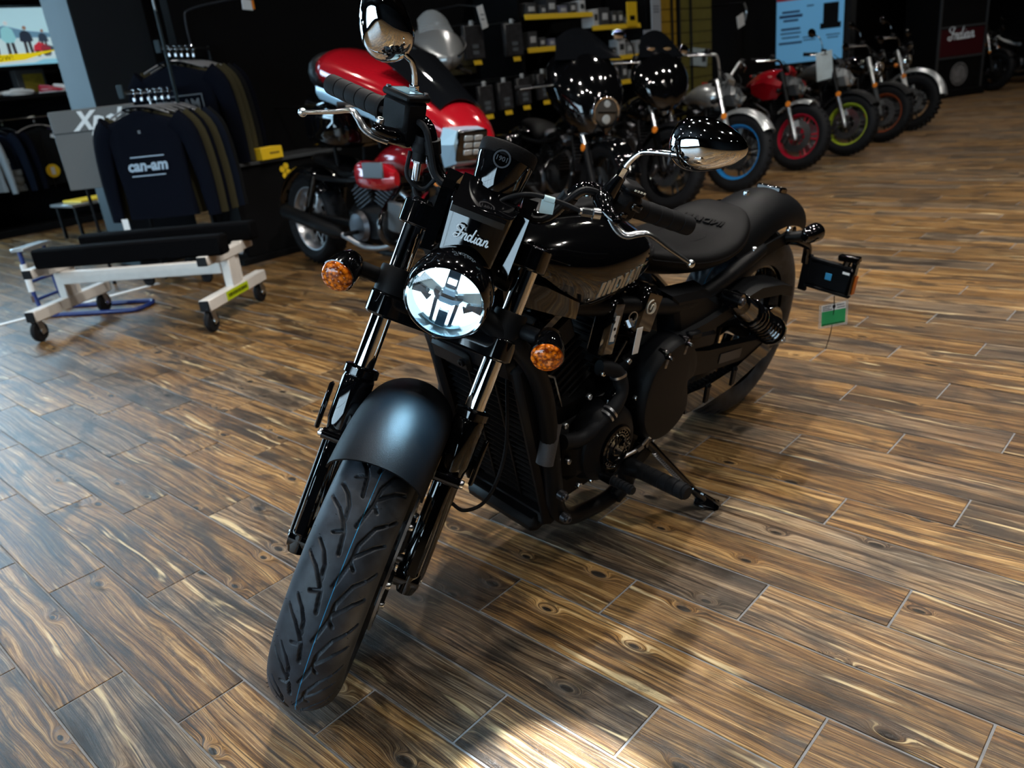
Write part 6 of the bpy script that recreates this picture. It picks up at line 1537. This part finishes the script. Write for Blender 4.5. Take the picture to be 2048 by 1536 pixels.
# chest print: two rules and the word
lettering('can-am', 0.105, (0.0, -0.058, -0.475), (1, 0, 0), (0, 0, 1), K['print'], 'chest_print', front_root, 0.002, shear=0.15, bold=0.0035)
MB().box((0.015, -0.058, -0.415), (0.255, 0.002, 0.007)).box((-0.005, -0.058, -0.540), (0.255, 0.002, 0.007)).build('print_rule', K['print'], front_root)
MB().box((0.0, -0.050, -0.255), (0.020, 0.002, 0.022)).build('neck_label', K['print2'], front_root)
MB().box((-0.29, -0.05, -0.86), (0.045, 0.003, 0.075), rotz(0.1)).build('price_tag', K['white'], front_root)
P2 = np.array([-6.02, 2.92, 0]); Z2 = 1.60
rack('tall black garment rack carrying a graphic shirt, behind the front rack', P2, 0.60, Z2, 0, False)
for q, (lb, mt) in enumerate((('black shirt with a framed grey print, foremost on the tall rear rack', 'shirt'), ('olive sleeved shirt second on the tall rear rack', 'olive'), ('olive shirt third on the tall rear rack', 'olive'), ('charcoal shirt fourth on the tall rear rack', 'charcoal'), ('black shirt last on the tall rear rack, nearest the black wall', 'shirt'))):
    p = P2+BARD*(0.03+0.085*q)
    ro, bo = garment('long_sleeved_shirt', lb, 'shirt', 'shirts on the rear rack', (p[0], p[1], Z2), GA, 0.60, 0.70, K[mt])
    if q == 0:
        lettering('CAN-AM', 0.092, (0.0, -0.060, -0.40), (1, 0, 0), (0, 0, 1), K['print2'], 'chest_print', ro, 0.002, bold=0.003)
        MB().box((0, -0.060, -0.335), (0.42, 0.002, 0.008)).box((0, -0.060, -0.465), (0.42, 0.002, 0.008)).box((0.206, -0.060, -0.40), (0.008, 0.002, 0.138)).box((-0.206, -0.060, -0.40), (0.008, 0.002, 0.138)).build('print_frame', K['print2'], ro)
# grey sign board behind the front shirt
sgn = np.array([-6.12, 2.32, 0.98])
sb_ = empty('sign_board', 'grey sign board with white slanted letters behind the front rack', 'sign', tuple(sgn), GA+R(8))
MB().box((0, 0.0, 0), (0.62, 0.018, 0.54), bev=0.004).build('board', mk('warm_grey_board', (0.10, 0.095, 0.09), 0.6), sb_)
MB().box((0, -0.011, 0.12), (0.62, 0.004, 0.006)).build('board_seam', K['matte'], sb_)
lettering('Xpel', 0.17, (0.02, -0.011, 0.185), (1, 0, 0), (0, 0, 1), K['white'], 'sign_lettering', sb_, 0.004, shear=0.4, bold=0.006)
MB().tube([(-0.2, 0.01, -0.27), (-0.2, 0.01, -0.98)], 0.012, 8).tube([(0.2, 0.01, -0.27), (0.2, 0.01, -0.98)], 0.012, 8).build('sign_legs', K['matte'], sb_)

# ================================================================== far left: clothing bay with a lit poster
bay = empty('shelf_unit', 'black clothing bay with a shelf and hanging rail under the lit poster', 'shelf', (-11.1, 3.35, 0), 0)
for c, s, nm in (((-0.20, 0.15, 1.3), (0.04, 1.9, 2.6), 'back_panel'), ((0.15, 0.10, 1.50), (0.66, 1.75, 0.045), 'shelf_board'), ((0.15, 1.0, 1.3), (0.66, 0.04, 2.6), 'side_panel'), ((0.15, -0.80, 1.3), (0.66, 0.04, 2.6), 'side_panel'), ((0.15, 0.1, 0.04), (0.66, 1.75, 0.08), 'plinth'), ((0.10, 0.10, 1.83), (0.40, 1.75, 0.05), 'header')):
    MB().box(c, s, bev=0.004).build(nm, K['wallblack'], bay)
MB().tube([(0.22, -0.78, 1.28), (0.22, 0.98, 1.28)], 0.014, 10).build('hanging_rail', K['chrome'], bay)
# poster: sky, hills, snow, riders, a yellow band with a slogan
PO = np.array([-10.74, 3.30, 2.14]); pw_, ph_ = 1.25, 0.60
po = empty('poster', 'lit poster of riders in bright jackets on snow with a yellow slogan band', 'poster', tuple(PO), math.pi/2)
lit = lambda n, c: mk('backlit_'+n, c, 0.4, emit=c, es=0.55)
def pp(poly, d, m, nm): return MB().prism(poly, (0, -0.010-d, 0), (1, 0, 0), (0, 0, 1), (0, -0.001, 0)).build(nm, m, po)
MB().box((0, 0.01, 0), (pw_+0.04, 0.04, ph_+0.04), bev=0.004).build('poster_frame', K['matte'], po)
pp([(-pw_/2, -ph_/2), (pw_/2, -ph_/2), (pw_/2, ph_/2), (-pw_/2, ph_/2)], 0, lit('sky', (0.22, 0.52, 0.66)), 'sky_print')
pp([(-pw_/2, -0.05), (pw_/2, -0.05), (pw_/2, ph_/2), (0.1, ph_/2), (-0.1, 0.10), (-pw_/2, 0.2)], 0.001, lit('cloud', (0.42, 0.66, 0.74)), 'cloud_print')
pp([(-0.25, 0.02), (0.08, 0.12), (0.30, 0.06), (pw_/2, 0.02), (pw_/2, -0.02), (-0.25, -0.02)], 0.002, lit('hill', (0.12, 0.25, 0.36)), 'hill_print')
pp([(-pw_/2, -0.25), (pw_/2, -0.25), (pw_/2, -0.02), (-pw_/2, 0.0)], 0.003, lit('snow', (0.50, 0.66, 0.70)), 'snow_print')
for x, w, h, m in ((-0.50, 0.16, 0.34, (0.45, 0.03, 0.05)), (-0.30, 0.10, 0.20, (0.02, 0.02, 0.03)), (-0.12, 0.16, 0.14, (0.05, 0.04, 0.04)), (0.10, 0.14, 0.36, (0.25, 0.55, 0.60)), (0.28, 0.13, 0.30, (0.02, 0.03, 0.05)), (0.42, 0.16, 0.12, (0.50, 0.03, 0.05)), (0.46, 0.10, 0.26, (0.03, 0.05, 0.08)), (0.52, 0.20, 0.08, (0.05, 0.08, 0.10))):
    if h > 0.18:      # a rider: trunk with arms, head, legs
        pp([(x-w*0.30, -0.06), (x+w*0.30, -0.06), (x+w*0.55, -0.18+h*0.45), (x+w*0.42, -0.18+h*0.72), (x+w*0.15, -0.18+h*0.80), (x-w*0.15, -0.18+h*0.80), (x-w*0.42, -0.18+h*0.72), (x-w*0.55, -0.18+h*0.45)], 0.004, lit('jacket', m), 'figure_print')
        pp(circ(w*0.17, 12, (x+0.01, -0.18+h*0.90)), 0.0045, lit('head', (0.28, 0.17, 0.12) if h < 0.33 else (0.55, 0.60, 0.60)), 'head_print')
        for sg in (-1, 1): pp([(x+sg*w*0.05, -0.05), (x+sg*w*0.30, -0.05), (x+sg*w*0.34, -0.21), (x+sg*w*0.10, -0.21)], 0.0035, lit('trousers', (0.03, 0.03, 0.035)), 'leg_print')
    else:             # a machine: low hull on two wheels
        pp([(x-w*0.6, -0.16), (x-w*0.5, -0.10), (x-w*0.1, -0.18+h), (x+w*0.15, -0.18+h*0.8), (x+w*0.6, -0.11), (x+w*0.55, -0.17)], 0.0048, lit('hull', m), 'machine_print')
        for sg in (-0.35, 0.35): pp(circ(0.034, 12, (x+sg*w, -0.185)), 0.005, lit('wheel', (0.02, 0.02, 0.02)), 'machine_print')
pp([(-pw_/2, -0.29), (0.35, -0.22), (0.62, -0.16), (0.62, -0.18), (0.30, -0.28), (-pw_/2, -0.30)], 0.005, lit('white_band', (0.55, 0.66, 0.68)), 'lower_print')
pp([(-pw_/2, -0.285), (0.20, -0.245), (0.61, -0.15), (0.30, -0.175), (-pw_/2, -0.185)], 0.006, lit('yellow', (0.75, 0.58, 0.01)), 'slogan_band')
lettering('TRY IT NOW!', 0.072, (-0.16, -0.0185, -0.225), (1, 0, 0.03), (0, 0, 1), K['plastic'], 'slogan', po, 0.0006, space=1.15)
# things on the shelf
wf = empty('folded_top', 'white folded top lying on the clothing bay shelf', 'clothing', (-10.80, 2.95, 1.523), 0.1)
MB().loft(body_rings([(-0.16, 0.12, 0.0, 0.04), (-0.14, 0.17, 0.0, 0.07), (0.10, 0.18, 0.0, 0.065), (0.15, 0.14, 0.0, 0.05)], 3, 20, 0)).build('folded_cloth', K['white'], wf, 60)
MB().box((0.02, 0.02, 0.072), (0.10, 0.12, 0.012), bev=0.004).build('folded_collar', K['white'], wf)
wf2 = dup_tree(wf); wf2.location = (-10.82, 3.32, 1.523); wf2['label'] = 'white folded top right of the other, beside the small red and white shoes'
bx = empty('boxed_goggles', 'dark box with a yellow picture standing on the clothing bay shelf', 'box', (-10.95, 3.55, 1.523), 0.2)
MB().box((0, 0, 0.16), (0.12, 0.34, 0.32), bev=0.003).build('carton', K['greypaint'], bx)
MB().box((0.0615, 0.02, 0.13), (0.002, 0.24, 0.20)).build('carton_picture', mk('dull_yellow_print', (0.20, 0.15, 0.01), 0.6, noise=(8, 0.9)), bx)
for q in range(2):
    s_ = empty('sneaker', ['red and white sneaker at the front of the clothing bay shelf', 'white sneaker beyond the red one on the clothing bay shelf'][q], 'shoe', (-10.70, 3.68+0.16*q, 1.523), R(60), 'sneakers on the bay shelf')
    MB().loft(body_rings([(-0.13, 0.03, 0.0, 0.09), (-0.11, 0.042, 0.0, 0.10), (-0.02, 0.043, 0.0, 0.085), (0.08, 0.042, 0.0, 0.05), (0.13, 0.025, 0.0, 0.03)], 2.6, 18, 0)).build('upper', K['rimred'] if q == 0 else K['white'], s_, 60)
    MB().loft(body_rings([(-0.135, 0.035, 0.0, 0.022), (0.0, 0.046, 0.0, 0.02), (0.135, 0.028, 0.0, 0.02)], 3, 18, 0)).build('sole', K['white'], s_, 60)
# jackets on the rail
K['jgrey'] = mk('pale_grey_nylon', (0.22, 0.25, 0.27), 0.6)
K['purple'] = mk('purple_fabric', (0.12, 0.07, 0.18), 0.8)
jk = [(2.80, 'jgrey', 'pale grey panelled jacket leftmost on the bay rail'), (2.98, 'navy', 'navy jacket second on the bay rail'), (3.10, 'shirt', 'black jacket third on the bay rail, just before the tagged one'), (3.40, 'charcoal', 'dark jacket with white shoulder flashes and a round yellow tag facing out'), (3.72, 'purple', 'purple lined jacket right of the tagged jacket'), (3.84, 'navy', 'dark blue jacket last but one on the bay rail'), (3.95, 'shirt', 'black jacket rightmost on the bay rail')]
for q, (y, mt, lb) in enumerate(jk):
    facing = q == 3
    ro, bo = garment('jacket', lb, 'jacket', 'jackets on the bay rail', (-10.88 if not facing else -10.74, y, 1.28), (math.pi/2) if facing else (0.25+0.1*math.sin(q)), 0.58, 0.66, K[mt], 0.50)
    if facing:
        MB().lathe([(0, 0), (0.075, 0), (0.078, 0.003), (0.075, 0.006), (0, 0.006)], (0.02, -0.060, -0.62), (0, -1, 0), 28).build('round_tag', K['yellow'], ro)
        MB().box((0.02, -0.068, -0.62), (0.045, 0.002, 0.085), bev=0.0008).build('tag_picture', K['white'], ro)
        for s in (-1, 1):
            MB().box((s*0.16, -0.050, -0.24), (0.10, 0.006, 0.040), roty(R(18*s)), bev=0.002).build('shoulder_flash', K['silverdecal'], ro)
            for d in (0, 0.03): MB().box((s*0.385, -0.040, -0.42-d), (0.075, 0.008, 0.016), roty(R(30*s)), bev=0.002).build('sleeve_stripe', K['silverdecal'], ro)
        MB().box((0, -0.052, -0.50), (0.006, 0.006, 0.64)).build('zip', K['iron'], ro)
gl = empty('riding_glove', 'pale grey riding glove hanging low at the left of the clothing bay', 'glove', (-10.62, 3.02, 0.62), 0.4)
MB().ball((0, 0, 0), (0.035, 0.06, 0.07), 14).tube([(0, 0, 0.05), (0, 0, 0.11)], [0.05, 0.055], 12).build('palm', K['jgrey'], gl)
for q in range(4): MB().tube([(0, -0.042+0.028*q, -0.05), (0.01, -0.045+0.030*q, -0.13)], [0.014, 0.010], 8).build('finger', K['jgrey'], gl)
tl_ = empty('low_table', 'low black table with a yellow board on top beside the column', 'table', (-9.35, 3.25, 0), 0.1)
MB().box((0, 0, 0.36), (0.5, 0.6, 0.03), bev=0.004).build('table_top', K['silver'], tl_)
MB().box((0, 0.05, 0.385), (0.42, 0.45, 0.018), bev=0.003).build('yellow_board', K['yellow'], tl_)
for x in (-0.2, 0.2):
    for y in (-0.25, 0.25): MB().box((x, y, 0.172), (0.03, 0.03, 0.344)).build('leg', K['matte'], tl_)
# ================================================================== black display wall: fixtures and goods
XW = -5.75
def fixture(name, label, y0, y1, boards, depth=0.62, back=True, strip=True):
    root = empty(name, label, 'shelf', (XW, (y0+y1)/2, 0), 0)
    L_ = y1-y0
    if back: MB().box((-depth+0.01, 0, 1.05), (0.03, L_, 2.1)).build('back_panel', K['wallblack'], root)
    for y in (-L_/2, L_/2): MB().box((-depth/2, y, 1.05), (depth, 0.03, 2.1)).build('side_panel', K['wallblack'], root)
    for (ya, yb, z, yel) in boards:
        ya, yb = ya-(y0+y1)/2, yb-(y0+y1)/2
        bo = MB().box((-depth/2, (ya+yb)/2, z-0.03), (depth, yb-ya, 0.035), bev=0.003).build('shelf_board', K['matte'], root)
        if yel: MB().box((0.012, (ya+yb)/2, z-0.022), (0.012, yb-ya-0.02, 0.052), roty(R(-12)), bev=0.002).build('price_strip', K['yellow'], bo)
    return root
SH = [(6.55, 7.70, 1.69, True), (6.55, 7.05, 1.38, True), (7.66, 8.62, 1.55, True), (7.75, 8.72, 1.22, True), (7.75, 8.62, 0.95, True), (6.55, 7.70, 1.05, False), (6.55, 8.7, 0.5, False), (6.55, 8.70, 0.10, False)]
fixture('shelving', 'black shelving with yellow price strips behind the black touring bike', 6.50, 8.80, SH)
cb = [K['greypaint'], mk('grey_carton', (0.20, 0.21, 0.22), 0.6, noise=(12, 0.8)), mk('dark_carton', (0.05, 0.052, 0.056), 0.5, noise=(10, 0.8)), mk('blue_grey_carton', (0.16, 0.17, 0.24), 0.5, noise=(14, 0.9)), mk('white_carton', (0.55, 0.57, 0.58), 0.6, noise=(9, 0.5))]
cn_ = 0
words = ['dark', 'grey', 'black', 'blue grey', 'white']
def carton(y, z, w, h, d, m, lab):
    o = empty('parts_box', lab, 'box', (XW-0.02-d/2, y, z), random.uniform(-0.08, 0.08), 'boxed parts on the shelving')
    MB().box((0, 0, h/2), (d, w, h), bev=0.003).build('carton', m, o)
    MB().box((d/2+0.001, 0, h*0.55), (0.002, w*0.6, h*0.35)).build('carton_label', cb[4] if m is not cb[4] else K['greypaint'], o)
    return o
shelf_name = {1.69: 'top left shelf', 1.38: 'short second shelf', 1.55: 'top right shelf', 1.22: 'middle right shelf', 0.95: 'lower right shelf', 1.05: 'plain middle left shelf'}
ordn = ['first', 'second', 'third', 'fourth', 'fifth', 'sixth', 'seventh', 'eighth', 'ninth']
for ya, yb, z, yel in SH[:6]:
    y = ya+0.08; q = 0
    while y < yb-0.10 and q < 9:
        w = random.uniform(0.09, 0.17); h = random.uniform(0.09, 0.20); mi = random.choice((0, 1, 2, 3, 4, 2))
        carton(y+w/2, z-0.012, w, h, random.uniform(0.10, 0.2), cb[mi], '%s parts box, %s from the left on the %s' % (words[mi], ordn[q], shelf_name[z]))
        y += w+random.uniform(0.02, 0.07); q += 1
# yellow upright card at the right of the middle shelf
yc = empty('shelf_card', 'yellow upright display card at the right end of the top right shelf', 'sign', (XW+0.03, 8.42, 1.53), 0)
MB().box((0, 0, 0.12), (0.012, 0.20, 0.26), bev=0.002).build('card', K['yellow'], yc)
MB().box((0.007, 0, 0.08), (0.002, 0.10, 0.05)).build('card_print', K['plastic'], yc)
# white vertical banner
bn = empty('banner', 'tall white banner with small grey print at the right edge of the shelving', 'banner', (XW+0.06, 8.88, 0.0), 0)
MB().box((0, 0, 1.32), (0.012, 0.20, 0.96), bev=0.002).build('banner_sheet', mk('banner_fabric', (0.36, 0.40, 0.45), 0.7), bn)
MB().box((0.004, -0.16, 1.36), (0.008, 0.26, 0.22), bev=0.002).build('banner_flag', mk('banner_flag_fabric', (0.34, 0.38, 0.44), 0.7), bn)
tx = MB()
for r_ in range(4): tx.box((0.0085, -0.16, 1.41-0.028*r_), (0.001, 0.20-0.03*(r_ % 2), 0.010))
for r_ in range(3): tx.box((0.0068, 0.0, 1.72-0.03*r_), (0.001, 0.12, 0.010))
each(tx, 'banner_print', K['greypaint'], bn)
MB().tube([(-0.02, 0.0, 0.0), (-0.02, 0.0, 1.82)], 0.010, 8).box((-0.02, 0, 0.01), (0.25, 0.25, 0.02)).build('banner_stand', K['matte'], bn)
# yellow slatted wall section
ys = empty('slat_panel', 'yellow slatted wall panel with black hooks right of the white banner', 'wall panel', (XW-0.05, 9.72, 0), 0)
MB().box((-0.03, 0, 1.1), (0.02, 1.36, 2.2)).build('panel_back', K['wallblack'], ys)
ym = mk('yellow_slat', (0.36, 0.22, 0.012), 0.6, noise=(9, 0.25)); yo = mk('olive_yellow_slat', (0.14, 0.125, 0.02), 0.6, noise=(9, 0.25))
for q in range(13):
    MB().box((0, -0.44, 0.36+0.14*q), (0.02, 0.44, 0.132), bev=0.004).build('slat', ym, ys)
    MB().box((0, 0.27, 0.36+0.14*q), (0.02, 0.78, 0.132), bev=0.004).build('slat', yo, ys)
for y in (-0.35, -0.18, 0.10):
    MB().tube([(0.03, y, 0.4), (0.03, y, 2.1)], 0.014, 8).build('hanging_strap', K['matte'], ys)
wc = empty('price_card', 'pale blue price card hanging in front of the olive slats', 'sign', (XW-0.030, 10.02, 1.10), 0)
MB().box((0, 0, 0), (0.008, 0.42, 0.22), rotx(R(-6)), bev=0.002).build('card', mk('pale_card', (0.42, 0.52, 0.56), 0.6, noise=(5, 0.4)), wc)
MB().box((0.005, 0.12, 0.0), (0.002, 0.10, 0.13)).build('card_picture', K['greypaint'], wc)
wc2 = empty('price_card', 'small white hooded card high up right of the olive slats', 'sign', (XW+0.06, 11.0, 1.50), 0)
MB().box((0, 0, 0), (0.010, 0.20, 0.16), rotx(R(15)), bev=0.002).build('card', K['white'], wc2)
MB().tube(smooth_path([(0.0, 0.12, 0.0), (0.01, 0.15, 0.12), (0.0, 0.10, 0.22)], 4), 0.015, 8).build('card_arm', K['silver'], wc2)
MB().tube([(0.0, 0.10, 0.22), (-0.30, 0.10, 0.24), (-0.72, 0.10, 0.24)], 0.010, 8).build('wall_arm', K['matte'], wc2)
# pegs with hanging packs: left group
pegm = mk('clear_black_pack', (0.035, 0.036, 0.040), 0.35, noise=(26, 0.95))
def pack(y, z, lab, tagy=True, w=0.20, h=0.26):
    o = empty('hanging_pack', lab, 'package', (XW+0.02, y, z), 0, 'packs hanging on the wall')
    MB().box((0, 0, -h/2), (0.05, w, h), bev=0.01).build('pack_body', pegm, o)
    MB().box((0.0, 0, 0.015), (0.006, 0.05, 0.05), bev=0.002).build('hang_tab', K['silverdecal'], o)
    MB().tube([(-0.655, 0, 0.02), (0.05, 0, 0.02)], 0.004, 6).build('peg', K['steel'], o)
    MB().box((0.027, 0.0, -h*0.62), (0.002, 0.08, 0.035)).box((0.027, 0, -h*0.80), (0.002, 0.08, 0.035)).build('pack_label', K['print2'], o)
    if tagy: MB().box((0.035, 0.0, -h-0.03), (0.006, 0.105, 0.042), roty(R(-10)), bev=0.001).build('price_tag', K['yellow'], o)
pk = [(5.86, 1.08, 'leftmost'), (6.14, 1.09, 'second'), (6.42, 1.11, 'third'), (6.74, 1.13, 'rightmost')]
for y, z, w in pk: pack(y, z, 'black clear-fronted pack with yellow price tag, %s on the lower pegs behind the red bike' % w)
for y, z, w in ((5.35, 1.62, 'leftmost'), (5.78, 1.62, 'second'), (6.34, 1.62, 'rightmost')): pack(y, z, 'dark pack on the upper pegs left of the shelving, %s of three' % w, True, 0.26, 0.30)
wt = empty('price_card', 'tilted white price card hanging above the upper pegs', 'sign', (XW+0.10, 5.86, 1.68), 0)
MB().box((0, 0, 0), (0.004, 0.085, 0.20), rotx(R(14)), bev=0.001).build('card', K['white'], wt)
MB().tube([(-0.008, 0, 0.09), (-0.30, 0, 0.14), (-0.76, 0, 0.14)], 0.006, 6).build('card_arm', K['steel'], wt)
MB().box((0.003, 0.0, 0.02), (0.002, 0.05, 0.01)).box((0.003, 0.0, -0.02), (0.002, 0.05, 0.01)).build('card_print', K['print2'], wt)
# low olive board below the packs
ob = empty('wood_board', 'dull yellow brown board on the wall between the packs and the red bike', 'board', (-6.378, 6.05, 1.36), 0)
for q in range(4): MB().box((0, 0, -0.12+0.08*q), (0.03, 0.75, 0.074), bev=0.004).build('slat', mk('dull_wood', (0.045, 0.035, 0.012), 0.6, noise=(8, 0.4)), ob)
# black cabinet with the yellow box on its ledge
cbn = empty('display_cabinet', 'low black cabinet against the wall holding a yellow box on its ledge', 'cabinet', (XW-0.25, 3.55, 0.04), 0)
MB().box((0, 0, 0.34), (0.5, 1.0, 0.68), bev=0.004).build('cabinet_body', K['wallblack'], cbn)
MB().box((0.01, 0, 0.69), (0.54, 1.04, 0.025), bev=0.003).build('ledge', K['greypaint'], cbn)
lg2 = MB()
for a, b_ in ((-0.035, 0.03), (0.0, 0.05), (0.012, 0.0), (-0.02, -0.02), (0.035, -0.06)): lg2.lathe([(0, 0), (0.025, 0), (0.025, 0.002), (0, 0.002)], (0.252, -0.02+a, 0.58+b_), (1, 0, 0), 14)
lg2.build('yellow_mark', K['yellow'], cbn)
yb = empty('carton_pack', 'bright yellow printed box lying on the ledge of the low black cabinet', 'box', (XW+0.0, 3.39, 0.7435), 0.1)
MB().box((0, 0, 0.045), (0.14, 0.20, 0.09), bev=0.003).build('carton', K['yellow'], yb)
MB().box((0.071, 0.02, 0.045), (0.002, 0.09, 0.015)).build('carton_print', mk('dark_yellow_print', (0.25, 0.15, 0.01), 0.6), yb)
# display hanger with a white tag on the black wall
dh = empty('display_hook', 'chrome goose-neck display hook with a white tag high on the black wall', 'hook', (XW-0.62, 3.30, 1.78), 0)
MB().tube(smooth_path([(0, 0, -0.25), (0.0, 0, 0.03), (0.05, 0.03, 0.10), (0.40, 0.14, 0.115), (0.60, 0.20, 0.115)], 5), 0.009, 8).build('arm', K['iron'], dh)
MB().box((0.60, 0.20, 0.06), (0.006, 0.085, 0.07), rotx(R(-6)), bev=0.001).build('tag', K['silverdecal'], dh)
MB().box((0.602, 0.245, 0.06), (0.004, 0.02, 0.06)).build('tag_edge', K['orange'], dh)
hk = empty('display_hook', 'small dark metal hook with a clip on the black wall right of the racks', 'hook', (XW-0.05, 3.95, 1.08), 0)
MB().tube(smooth_path([(-0.6, 0, 0.02), (0, 0, 0.0), (0.02, 0.09, 0.0), (0.02, 0.10, -0.05)], 4), 0.008, 8).build('arm', K['iron'], hk)
MB().box((0.02, 0.10, -0.07), (0.02, 0.05, 0.03), bev=0.004).build('clip', K['iron'], hk)

# ================================================================== far end: posters, cards and cabinet
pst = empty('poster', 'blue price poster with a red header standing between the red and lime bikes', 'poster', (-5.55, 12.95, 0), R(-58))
MB().box((0, 0, 1.42), (0.02, 0.98, 1.15), bev=0.003).build('poster_board', mk('glowing_blue_print', (0.14, 0.42, 0.72), 0.5, emit=(0.14, 0.42, 0.72), es=0.25), pst)  # printed board given a faint glow of its own to brighten it
MB().box((0.012, 0, 1.87), (0.004, 0.98, 0.26)).build('poster_header', mk('red_poster_print', (0.55, 0.01, 0.02), 0.5), pst)
g_ = MB()
for y, z, w, h in ((-0.28, 1.58, 0.26, 0.03), (-0.28, 1.52, 0.34, 0.04), (-0.28, 1.46, 0.22, 0.03), (-0.28, 1.34, 0.28, 0.03), (-0.28, 1.28, 0.30, 0.02), (-0.28, 1.22, 0.26, 0.02), (-0.28, 1.14, 0.34, 0.03), (0.0, 1.64, 0.10, 0.02), (0.0, 1.20, 0.20, 0.015), (0.0, 1.16, 0.18, 0.015), (0.34, 1.20, 0.20, 0.015), (0.34, 1.16, 0.16, 0.015)):
    g_.box((0.012, y, z), (0.002, w, h))
each(g_, 'poster_print', mk('navy_print', (0.02, 0.06, 0.18), 0.5), pst)
MB().box((0.013, 0.30, 1.48), (0.003, 0.22, 0.34)).box((0.014, 0.30, 1.33), (0.003, 0.30, 0.08)).build('poster_picture', K['matte'], pst)
MB().tube([(-0.03, -0.5, 0), (-0.03, -0.5, 2.0)], 0.015, 8).tube([(-0.03, 0.5, 0), (-0.03, 0.5, 2.0)], 0.015, 8).build('poster_stand', K['matte'], pst)
tk1 = empty('price_card', 'white price sheet hanging on the handlebar of the lime rimmed bike', 'sign', (-3.62, 8.62, 0.90), R(-28))
MB().box((0.16, -0.02, 0.0), (0.004, 0.20, 0.27), rotx(R(6)), bev=0.001).build('sheet', mk('price_sheet', (0.50, 0.60, 0.64), 0.6, noise=(6, 0.4)), tk1)
MB().tube([(0.16, -0.02, 0.13), (0.10, -0.02, 0.16)], 0.004, 6).build('tie', K['rubber'], tk1)
cab = empty('cabinet', 'tall black display cabinet with a dark red panel and a round emblem', 'cabinet', (-4.42, 15.75, 0), R(-28))
MB().box((0, 0, 0.06), (0.85, 1.10, 0.12), bev=0.006).build('plinth', K['wallblack'], cab)
MB().box((0, 0, 1.16), (0.75, 0.98, 2.08), bev=0.006).build('cabinet_body', K['wallblack'], cab)
for z in (0.63, 1.10, 1.60): MB().box((0.38, 0.0, z), (0.03, 0.98, 0.03)).build('rail', K['greypaint'], cab)
for y in (-0.49, 0.49): MB().box((0.38, y, 1.16), (0.03, 0.03, 2.08)).build('stile', K['greypaint'], cab)
MB().box((0.379, 0, 0.86), (0.012, 0.92, 0.42), bev=0.003).build('red_panel', mk('dark_red_panel', (0.045, 0.002, 0.006), 0.4), cab)
script_badge(np.array([0.387, -0.02, 1.00]), (0, 1, 0.02), (0, 0, 1), 0.20, K['silverdecal'], cab, None, name='panel_script', w=0.010)
MB().lathe([(0.165, 0.0), (0.185, 0.0), (0.185, 0.006), (0.165, 0.006)], (0.378, 0, 0.36), (1, 0, 0), 40, closed=True).lathe([(0, 0), (0.15, 0), (0.15, 0.003), (0, 0.003)], (0.378, 0, 0.36), (1, 0, 0), 36).build('round_emblem', mk('grey_emblem_print', (0.16, 0.16, 0.165), 0.6, noise=(14, 0.8)), cab)
MB().box((0.38, 0.1, 1.66), (0.02, 0.5, 0.10), bev=0.004).build('silver_plate', K['iron'], cab)
